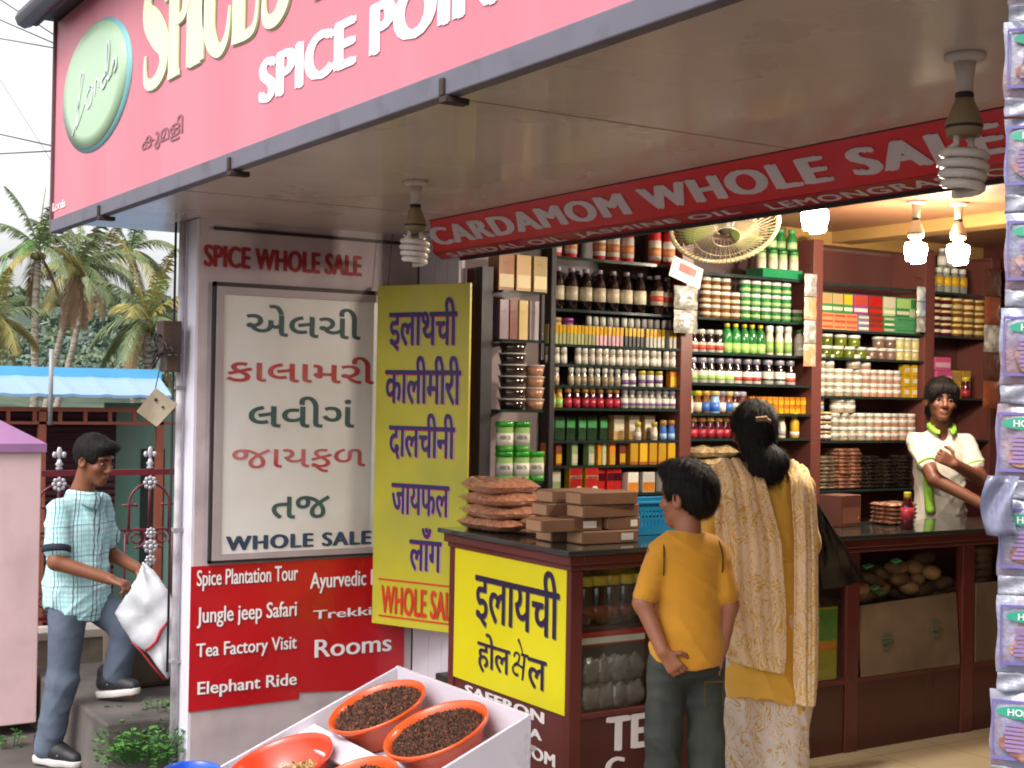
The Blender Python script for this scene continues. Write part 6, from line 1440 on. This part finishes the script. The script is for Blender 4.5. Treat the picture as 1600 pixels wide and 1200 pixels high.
# floral cloth: yellow leafy strokes on off-white
def floral(name, base, ink, sc, thr):
    if name in MATS: return MATS[name]
    m = M(name, base, .85, .04, 6, .15, 260, sheen=.15); t, b = nodes_of(m)
    tcn = t.nodes.new('ShaderNodeTexCoord'); n1 = t.nodes.new('ShaderNodeTexNoise'); n1.inputs['Scale'].default_value = 7; n1.inputs['Detail'].default_value = 1
    ad = t.nodes.new('ShaderNodeVectorMath'); ad.operation = 'MULTIPLY_ADD'; ad.inputs[1].default_value = (.22,.22,.22)
    t.links.new(tcn.outputs['Object'], n1.inputs['Vector']); t.links.new(n1.outputs['Color'], ad.inputs[0]); t.links.new(tcn.outputs['Object'], ad.inputs[2])
    wv_ = t.nodes.new('ShaderNodeTexWave'); wv_.inputs['Scale'].default_value = sc; wv_.inputs['Distortion'].default_value = 14; wv_.inputs['Detail'].default_value = 3; wv_.inputs['Detail Scale'].default_value = 1.6
    t.links.new(ad.outputs[0], wv_.inputs['Vector'])
    n2 = t.nodes.new('ShaderNodeTexNoise'); n2.inputs['Scale'].default_value = 16; t.links.new(ad.outputs[0], n2.inputs['Vector'])
    mu = t.nodes.new('ShaderNodeMath'); mu.operation = 'MULTIPLY'; t.links.new(wv_.outputs[0], mu.inputs[0]); t.links.new(n2.outputs[0], mu.inputs[1])
    mr = t.nodes.new('ShaderNodeMapRange'); mr.inputs[1].default_value = thr; mr.inputs[2].default_value = thr+.14; t.links.new(mu.outputs[0], mr.inputs[0])
    mixn = t.nodes.new('ShaderNodeMix'); mixn.data_type = 'RGBA'; t.links.new(mr.outputs[0], mixn.inputs[0]); mixn.inputs[6].default_value = (*lin(base),1); mixn.inputs[7].default_value = (*lin(ink),1); t.links.new(mixn.outputs[2], b.inputs['Base Color'])
    return m
m_flo = floral('floral trouser cloth', 'd8c8bd', 'c99f4e', 16, .34); m_dup = floral('floral shawl cloth', 'ebcda6', 'd8a54a', 20, .28)
F = Field((-.3,-.24,.02),(.3,.24,.90),.006)
F.ell((0,0,.76),(.145,.105,.10),None,.04)
for q in (-1,1): F.chain([(.085*q,0,.74),(.092*q,.0,.42),(.095*q,-.01,.06)], [.118,.112,.100],.06)
folds(F,.0050,[(72,18,5,0),(90,-22,8,1),(24,40,32,2)]); link('trousers', F.mesh('trousers', m_flo), Wm)
def drape(name, cols, path, mat, amp, nf, seed, thick=.006):
    """path: list of (left point, right point) down the cloth; pleats run along it"""
    Pn_ = []; K = len(path); n = 40
    for i in range(4*(K-1)+1):
        f = i/4; k = min(int(f), K-2); u = f-k
        u = u*u*(3-2*u)*.5+u*.5
        a = Vector(path[k][0]).lerp(Vector(path[k+1][0]), u); c_ = Vector(path[k][1]).lerp(Vector(path[k+1][1]), u); o_ = Vector(path[k][2]).lerp(Vector(path[k+1][2]), u).normalized(); r_ = []
        for j in range(n+1):
            v = j/n; r_.append(a.lerp(c_, v)+o_*(amp*(math.sin(nf*v*6.283+seed+.25*f)+.45*math.sin(nf*2.3*v*6.283+seed*2-.4*f))+.028*math.sin(math.pi*v)))
        Pn_.append(r_)
    b_ = MB(); b_.grid(Pn_); o = link(name, b_.mesh(name, mat), Wm); md = o.modifiers.new('solid','SOLIDIFY'); md.thickness = thick; md.offset = 0
    sb = o.modifiers.new('sub','SUBSURF'); sb.levels = 1; sb.render_levels = 1
bk2 = (0,-1,0); tp2 = (0,-.5,1); fr2 = (0,1,0)
drape('shawl', 0, [((-.20,.15,.90),(-.06,.17,.90),fr2),((-.20,.125,1.22),(-.05,.13,1.22),fr2),((-.205,.03,1.335),(-.055,.03,1.345),(0,.3,1)),((-.20,-.10,1.27),(-.01,-.125,1.29),(0,-.8,.4)),((-.20,-.150,1.05),(.055,-.150,1.06),bk2),((-.20,-.168,.80),(.075,-.168,.80),bk2),((-.165,-.175,.64),(.078,-.175,.62),bk2),((-.12,-.172,.585),(.070,-.175,.545),bk2)], m_dup, .0055, 3.2, .4)
drape('shawl', 0, [((.06,.17,.90),(.18,.15,.90),fr2),((.05,.13,1.22),(.18,.12,1.22),fr2),((.075,.03,1.345),(.18,.02,1.325),(0,.3,1)),((.09,-.10,1.29),(.19,-.07,1.24),(.2,-.8,.4)),((.105,-.145,1.05),(.202,-.105,1.02),bk2),((.105,-.160,.75),(.206,-.125,.73),bk2),((.105,-.165,.53),(.204,-.14,.53),bk2),((.12,-.165,.43),(.195,-.15,.42),bk2)], m_dup, .0055, 2.2, 1.4)
# black plastic bag on her forearm
m_blk = M('glossy black plastic bag', '0b0709', .34, .2, 9, .35, 14, coat=.30, col2='120c0f', spec=.25, mixs=6)
ba = Vector((p.x,p.y,0)); Rw = Matrix.Rotation(facing(fd*math.cos(.05)+rtv*math.sin(.05)),3,'Z')
tp_ = Rw@Vector((.185,.03,1.10))+ba
Bg = thing('carrier_bag', 'glossy black plastic carrier bag hanging from the woman\'s right arm', 'bag', tp_)
bl0 = on(1284,920,1,4.26); bl1 = on(1350,906,1,4.26); tp1 = on(1272,785,1,4.18)
n = 16; T = []
for i in range(n+1):
    f = i/n; L_ = tp1.lerp(bl0, f); R2_ = (tp1+Vector((.015,0,0))).lerp(bl1, f**1.1); r_ = []
    for j in range(25):
        a = 6.2832*j/24; mid = (L_+R2_)/2; hw = (R2_-L_)/2; th2 = .05*math.sin(min(1,f*1.3)*math.pi*.8)+.006
        cr = 1+.13*math.sin(5*a+f*6)+.09*math.sin(9*a-f*11)
        r_.append(mid+hw*math.cos(a)*cr*(1+.04*math.sin(11*f))+Vector((-.3,-1,0)).normalized()*th2*math.sin(a)*cr)
    T.append(r_)
bb = MB(); bb.grid(T); k = len(T[-1]); cb = sum(T[-1][:-1], Vector())/24+Vector((0,0,-.012)); bb.add(T[-1][:-1]+[cb], [(i,(i+1)%24,24) for i in range(24)], 0, True); bb.build('bag', m_blk, Bg)
bb = MB(); bb.tube([tp1, tp1.lerp(tp_,.5)+Vector((0,0,.03)), tp_+Vector((0,0,.045)), tp_+Vector((0,.04,.0)), tp1], .006, 6); bb.build('handle', m_blk, Bg)

# ---------- man behind the counter
p = on(1470,640,1,5.16)
Mn = person('young man in white polo with lime green collar leaning on the counter', (p.x,p.y,0), facing(-fd))
zz0 = .02
F = Field((-.36,-.25,.45),(.36,.40,1.84),.0052)
Rh = rot(-.08,.03,-.06); hc = (.012,.045,1.610); P = head(F, hc, Rh, .98)
F.chain([(0,-.01,1.42),(.005,.01,1.50),(.01,.025,1.58)], [.06,.05,.05]); F.ell((0,0,1.22),(.125,.085,.2)); F.ell((0,0,.95),(.12,.085,.2),None,.05)
for q in (-1,1): F.chain([(.08*q,0,.85),(.09*q,0,.5)], [.085,.06])
A1, A2, A3 = (.138,.0,1.385),(.080,.16,1.19),(-.165,.28,1.055)
F.chain([A1,A2,A3],[.046,.040,.028],.015); hand(F, A3, (-.9,.05,-.28),(0,.3,-1),(0,1,.2),.95,.30)
B1, B2, B3 = (-.140,.0,1.385),(-.185,.11,1.19),(-.005,.235,1.275)
F.chain([B1,B2,B3],[.046,.040,.029],.015); hand(F, B3, (.80,.05,.42),(.1,-.8,-.5),(-.2,.1,.9),.95,1.15)
link('body', F.mesh('body', m_skind), Mn); face_bits(Mn, P, .98, Rh)
F = Field((-.14,-.14,1.48),(.16,.20,1.80),.0042); hairmesh(F, P, Rh, 1.04)
for x, y, z, a_, b_2, c2 in ((.045,.085,.060,.045,.022,.035),(-.01,.092,.072,.045,.02,.025),(.065,.06,.03,.02,.03,.04),(-.062,.055,.04,.022,.035,.045),(-.04,.085,.062,.03,.02,.026)): F.ell(P(x,y,z),(a_,b_2,c2),Rh,.02)
F.ell(P(0,-.065,-.06),(.07,.05,.06),Rh,.03); strands(F,.0030,5); hairs(F, Mn, 2200, .035, 3, (.2,.5,-1))
m_pol = M('off white polo cotton', 'c9c2b5', .85, .04, 6, .5, 22, sheen=.1); m_lim = M('lime green trim', '80b432', .7, .05, 8)
F = Field((-.34,-.24,.75),(.34,.28,1.54),.0058)
F.ell((0,0,1.26),(.150,.112,.19),None,.05); F.ell((0,0,.98),(.148,.112,.26),None,.08); F.cap((-.10,0,1.385),(.10,0,1.385),.050,.050,.05); F.cap((0,0,1.40),(0,.0,1.45),.08,.066,.03)
F.cap(A1, tuple(np.array(A1)*.42+np.array(A2)*.58), .054, .055, .015); F.cap(B1, tuple(np.array(B1)*.40+np.array(B2)*.60), .054, .057, .015)
F.ell((.0,.085,1.455),(.034,.06,.075),None,.008,True); F.ell((0,.02,1.50),(.058,.06,.05),None,.008,True)
folds(F,.0036,[(32,14,46,0),(-50,12,34,1),(9,26,-64,2)]); link('polo_shirt', F.mesh('polo_shirt', m_pol), Mn)
bb = MB(); T = []
for i in range(41):
    t_ = -1+2*i/40; a = t_*R_(158); fr_ = max(0,(abs(t_)-.55)/.45); fr_ = fr_*fr_*(3-2*fr_)
    tx, ty = math.sin(a), -math.cos(a)
    top = Vector((.060*tx, .012+.060*ty, 1.492-.022*fr_-.02*max(0,ty))); out = Vector((.080*tx+.010*tx*fr_, .012+.082*ty+.014*fr_, 1.464-.034*fr_))
    T.append([top, top.lerp(out,.4)+Vector((.006*tx,.006*ty,.006)), out])
bb.grid(T)
o = link('collar', bb.mesh('collar', m_lim), Mn); md = o.modifiers.new('solid','SOLIDIFY'); md.thickness = .004
for S0, S1, f_ in ((A1,A2,.60),(B1,B2,.62)):
    a = Vector(S0).lerp(Vector(S1), f_); d = (Vector(S1)-Vector(S0)).normalized(); bb = MB(); bb.lathe([(.0550,-.004),(.0568,-.002),(.0568,.004),(.054,.006)], 24, c=a, axis=d); link('cuff', bb.mesh('cuff', m_lim), Mn)
F = Field((-.02,.02,.85),(.2,.2,1.32),.006)
F.cap((.10,.095,1.22),(.085,.112,1.02),.022,.026,.01); link('green_stripe', F.mesh('green_stripe', m_lim), Mn)
F = Field((-.25,-.2,.4),(.25,.2,.95),.009); F.ell((0,0,.83),(.158,.118,.12)); 
for q in (-1,1): F.chain([(.08*q,0,.8),(.09*q,0,.48)],[.10,.085])
link('trousers', F.mesh('trousers', m_kur if False else M('grey trousers','5a5654',.85,.1)), Mn)

# ---------- boy / young man stepping up with the white sack
D_ = 6.75; s_ = D_/FPX
g0 = dep(115,1193,D_); fdir = rtv*math.cos(.30)-fd*math.sin(.30)
Ym = person('young man in turquoise checked shirt and grey trousers stepping up with a white sack', (g0.x,g0.y,-.205), facing(fdir))
def yl_(px, py, x=0.0): return (x, (px-115)*s_/math.cos(.30)*.97, (1195-py)*s_)      # local: y along the walk, z up from the foot
F = Field((-.34,-.40,-.02),(.32,.60,1.56),.0056)
hc = np.array(yl_(141,728,.0)); Rh = rot(-.12,-.22); P = head(F, hc, Rh, .99)
F.chain([yl_(116,800),yl_(121,775),yl_(130,745)], [.06,.052,.05]); F.ell(yl_(118,850),(.135,.09,.19)); F.ell(yl_(117,940),(.12,.085,.15),None,.05)
E1, E2, E3 = yl_(112,802,.150), yl_(124,880,.215), yl_(200,905,.13)
F.chain([E1,E2,E3],[.046,.038,.027],.015); hand(F, E3, (-.12,1,-.25),(-.1,-.25,-1),(-.9,0,.1),.92,1.1)
F.chain([yl_(118,800,-.165),yl_(130,880,-.20),yl_(195,900,-.14)],[.046,.038,.027],.015); hand(F, yl_(195,900,-.14), (.2,1,-.2),(.1,-.2,-1),(.9,0,.1),.92,1.0)
F.chain([yl_(118,960,.07),yl_(114,1068,.085),yl_(88,1172,.085)],[.07,.050,.036]); F.cap(yl_(84,1184,.085),yl_(128,1188,.09),.034,.028)
F.chain([yl_(118,955,-.07),yl_(188,990,-.085),yl_(168,1072,-.085)],[.07,.050,.036]); F.cap(yl_(160,1086,-.085),yl_(198,1090,-.08),.034,.028)
link('body', F.mesh('body', m_skin), Ym); face_bits(Ym, P, .99, Rh)
F = Field((-.14,hc[1]-.16,hc[2]-.16),(.14,hc[1]+.17,hc[2]+.17),.0042); hairmesh(F, P, Rh, 1.02)
F.ell(P(0,.075,.085),(.06,.04,.03),Rh,.03); strands(F,.0020,9); hairs(F, Ym, 2200, .018, 4, (0,.6,-.6), .003)
m_chk = M('turquoise checked cotton', 'a8cfd2', .8, .04, 5, .5, 20); t, b = nodes_of(m_chk)
tcn = t.nodes.new('ShaderNodeTexCoord'); sx = t.nodes.new('ShaderNodeSeparateXYZ'); nz = t.nodes.new('ShaderNodeTexNoise'); nz.inputs['Scale'].default_value = 9; va = t.nodes.new('ShaderNodeVectorMath'); va.operation = 'MULTIPLY_ADD'; va.inputs[1].default_value = (.03,.03,.03); t.links.new(tcn.outputs['Object'], nz.inputs['Vector']); t.links.new(nz.outputs['Color'], va.inputs[0]); t.links.new(tcn.outputs['Object'], va.inputs[2]); t.links.new(va.outputs[0], sx.inputs[0])
def mth(op, a, b_=None):
    n_ = t.nodes.new('ShaderNodeMath'); n_.operation = op
    for i, v in enumerate((a, b_)):
        if v is None: continue
        if hasattr(v, 'is_output') or not isinstance(v, (int, float)): t.links.new(v, n_.inputs[i])
        else: n_.inputs[i].default_value = v
    return n_.outputs[0]
def stripe(src, period, width, ph=0): return mth('LESS_THAN', mth('FRACT', mth('ADD', mth('DIVIDE', src, period), ph)), width)
h_ = mth('SUBTRACT', sx.outputs['Y'], mth('MULTIPLY', sx.outputs['X'], .55))
cur = (*lin('c2dfdf'), 1); last = None
def layer(prev, fac, colr):
    n_ = t.nodes.new('ShaderNodeMix'); n_.data_type = 'RGBA'; t.links.new(fac, n_.inputs[0])
    if prev is None: n_.inputs[6].default_value = cur
    else: t.links.new(prev, n_.inputs[6])
    n_.inputs[7].default_value = (*lin(colr), 1); return n_.outputs[2]
l = layer(None, mth('MULTIPLY', stripe(sx.outputs['Z'], .024, .5), .55), '86c2c8'); l = layer(l, mth('MULTIPLY', stripe(h_, .024, .5), .5), '8cc8cc')
l = layer(l, stripe(sx.outputs['Z'], .145, .022), '6a6f86'); l = layer(l, stripe(sx.outputs['Z'], .145, .02, .22), 'b8a0b0')
l = layer(l, stripe(h_, .10, .05), '3f4660'); l = layer(l, stripe(h_, .10, .04, .80), '54495e'); l = layer(l, stripe(h_, .10, .03, .60), '6a7a92')
t.links.new(l, b.inputs['Base Color'])
F = Field((-.34,-.32,.58),(.34,.34,1.30),.0056)
F.ell(yl_(119,850),(.165,.122,.20),None,.05); F.ell(yl_(115,935),(.186,.150,.26),None,.08); F.cap(yl_(116,800,-.105),yl_(116,800,.105),.054,.054,.05); F.cap(yl_(114,800),yl_(120,782),.078,.066,.03)
for a_, c_ in ((E1, E2), (yl_(118,800,-.165), yl_(130,880,-.20))):
    q = tuple(np.array(a_)*.28+np.array(c_)*.72); F.cap(a_, q, .058, .064, .02)
folds(F,.0044,[(26,36,30,0),(-34,32,58,1),(9,56,-40,2)]); F.cut(lambda Q: (.715+.04*np.cos(Q[...,1]*17+.6))-Q[...,2])
link('shirt', F.mesh('shirt', m_chk), Ym)
a = Vector(E1).lerp(Vector(E2), .76); d = (Vector(E2)-Vector(E1)).normalized(); bb = MB(); bb.lathe([(.062,-.017),(.0675,-.012),(.0675,.012),(.060,.016)], 24, c=a, axis=d); link('cuff', bb.mesh('cuff', M('navy sleeve cuff','1d2030',.8,.05)), Ym)
bb = MB(); T = []
nb = Vector(yl_(122,782)); 
for i in range(25):
    a = 6.2832*i/24+math.pi/2+.25*0; cx_, sx_ = math.cos(a), math.sin(a); fr_ = max(0, sx_)
    top = nb+Vector((.066*cx_,.066*sx_,.026-.012*fr_)); out = nb+Vector((.088*cx_,.092*sx_+.01*fr_,-.016-.05*fr_)); T.append([top, top.lerp(out,.45)+Vector((0,0,.012)), out])
bb.grid(T); o = link('collar', bb.mesh('collar', m_chk), Ym); md = o.modifiers.new('solid','SOLIDIFY'); md.thickness = .005
m_tr2 = M('slate grey trousers', '4d5666', .85, .08, 6, .55, 18, col2='5d6676', mixs=3)
F = Field((-.26,-.30,.02),(.22,.42,.82),.006)
F.ell(yl_(116,938),(.138,.108,.12),None,.03); F.chain([yl_(118,950,.08),yl_(112,1066,.088),yl_(88,1172,.088)],[.098,.074,.068],.03); F.chain([yl_(122,948,-.08),yl_(187,990,-.085),yl_(170,1062,-.085)],[.096,.076,.068],.03)
folds(F,.0032,[(14,30,34,0),(-22,26,-30,1),(8,40,20,.5)]); link('trousers', F.mesh('trousers', m_tr2), Ym)
m_sole = M('white shoe sole', 'c8c2bd', .6, .05); m_up = M('black shoe upper', '1c1b20', .6, .1); m_gs = M('grey shoe panel', '8e8a86', .6, .05)
for (q0, q1, sx__) in ((yl_(78,1190,.088),yl_(136,1192,.09),1),(yl_(150,1094,-.085),yl_(200,1086,-.08),-1)):
    a = Vector(q0); c_ = Vector(q1); d = (c_-a).normalized(); F = Field(tuple(np.minimum(q0,q1)-.09), tuple(np.maximum(q0,q1)+.12), .0045)
    F.chain([a+Vector((0,0,.045)), a.lerp(c_,.5)+Vector((0,0,.042)), c_+Vector((0,0,.018))],[.042,.043,.034],.03); F.cap(a+Vector((0,.01,.06)), a+Vector((0,.0,.10)), .042,.040,.02)
    sh = link('shoe', F.mesh('shoe', m_up), Ym)
    F = Field(tuple(np.minimum(q0,q1)-.09), tuple(np.maximum(q0,q1)+.09), .0045); F.chain([a, a.lerp(c_,.5), c_],[.045,.046,.038],.03); n_ = d.cross(Vector((1,0,0))); n_ = n_ if n_.z > 0 else -n_
    a0 = np.array(a); nv = np.array(n_); F.cut(lambda Q: np.maximum(((Q-a0)@nv)-.012, -((Q-a0)@nv)-.022)); link('sole', F.mesh('sole', m_sole), sh)
    bb = MB()
    for f_ in (.35,.62): m0 = a.lerp(c_,f_)+n_*.083*(1-.35*f_); bb.tube([m0+Vector((-.043,0,-.035)), m0+Vector((-.02,0,-.004)), m0+Vector((0,0,.002)), m0+Vector((.02,0,-.004)), m0+Vector((.043,0,-.035))], .008, 6)
    link('shoe_panel', bb.mesh('shoe_panel', m_gs), sh)
# white sack
m_sk = M('white woven sack', 'cfcfd4', .45, .06, 5, .35, 18, coat=.1); 
hp = dep(222,905,6.70)
Sk = thing('white_sack', 'white plastic sack with red stripe hanging from the young man\'s hand', 'sack', hp)
outl = [(224,878),(240,892),(263,925),(276,960),(280,1010),(262,1062),(232,1020),(206,1002),(180,958),(200,925),(214,905)]
cen2 = dep(235,950,6.70); c2n = np.array(cen2)
uv = [(float((np.array(dep(x,y,6.70))-c2n)@RT), float((np.array(dep(x,y,6.70))-c2n)@UP)) for x, y in outl]
F = Field((-.22,-.40,-.11),(.22,.28,.11),.0055)
def sackf(P):
    x, y, w_ = P[...,0], P[...,1], P[...,2]; ins = np.zeros(x.shape, bool); dmin = np.full(x.shape, 9.0); n = len(uv)
    for i in range(n):
        (ax_, ay), (bx_, by_) = uv[i], uv[(i+1) % n]
        t_ = np.clip(((x-ax_)*(bx_-ax_)+(y-ay)*(by_-ay))/((bx_-ax_)**2+(by_-ay)**2), 0, 1); dmin = np.minimum(dmin, np.hypot(x-ax_-t_*(bx_-ax_), y-ay-t_*(by_-ay)))
        cr_ = ((ay > y) != (by_ > y)) & (x < (bx_-ax_)*(y-ay)/(by_-ay+1e-9)+ax_); ins ^= cr_
    d2 = np.where(ins, dmin, -dmin); hx_, hy_ = uv[0]; ang = np.arctan2(y-hy_, x-hx_); rad = np.hypot(x-hx_, y-hy_)
    fold = .010*np.sin(9*ang+2*np.sin(8*y))*np.exp(-rad/.22)+.006*np.sin(26*x+14*y+2*np.sin(9*y))+.004*np.sin(-30*x+34*y)
    th_ = .085*np.sqrt(np.clip(d2, 0, .2)/.16)*(1+5*fold)+.003
    return np.where(d2 < -.004, np.maximum(-d2, np.abs(w_)-.003), np.abs(w_+fold)-th_)
F.add(sackf, (-.21,-.39,-.10),(.21,.27,.10), .004)
me = F.mesh('sack', m_sk); T4 = Matrix.Identity(4)
for i in range(3): T4[i][0], T4[i][1], T4[i][2], T4[i][3] = RT[i], UP[i], FW[i], float((c2n-np.array(hp))[i])
me.transform(T4); me.flip_normals(); link('sack', me, Sk)
m_rs = M('red sack stripe', 'a8202a', .5, .1)
bb = MB(); q = [dep(x,y,6.70)-Vector(FW)*d_ for x, y, d_ in ((266,968,.050),(256,982,.060),(250,998,.066),(240,1008,.06),(232,1014,.045))]; bb.tube(q, .007, 6); bb.build('stripe', m_rs, Sk)
bb = MB(); q = [dep(x,y,6.70)-Vector(FW)*d_ for x, y, d_ in ((206,1003,.004),(222,1018,.008),(240,1042,.006),(258,1062,.004))]; bb.tube(q, .0045, 6); bb.build('seam', m_rs, Sk)
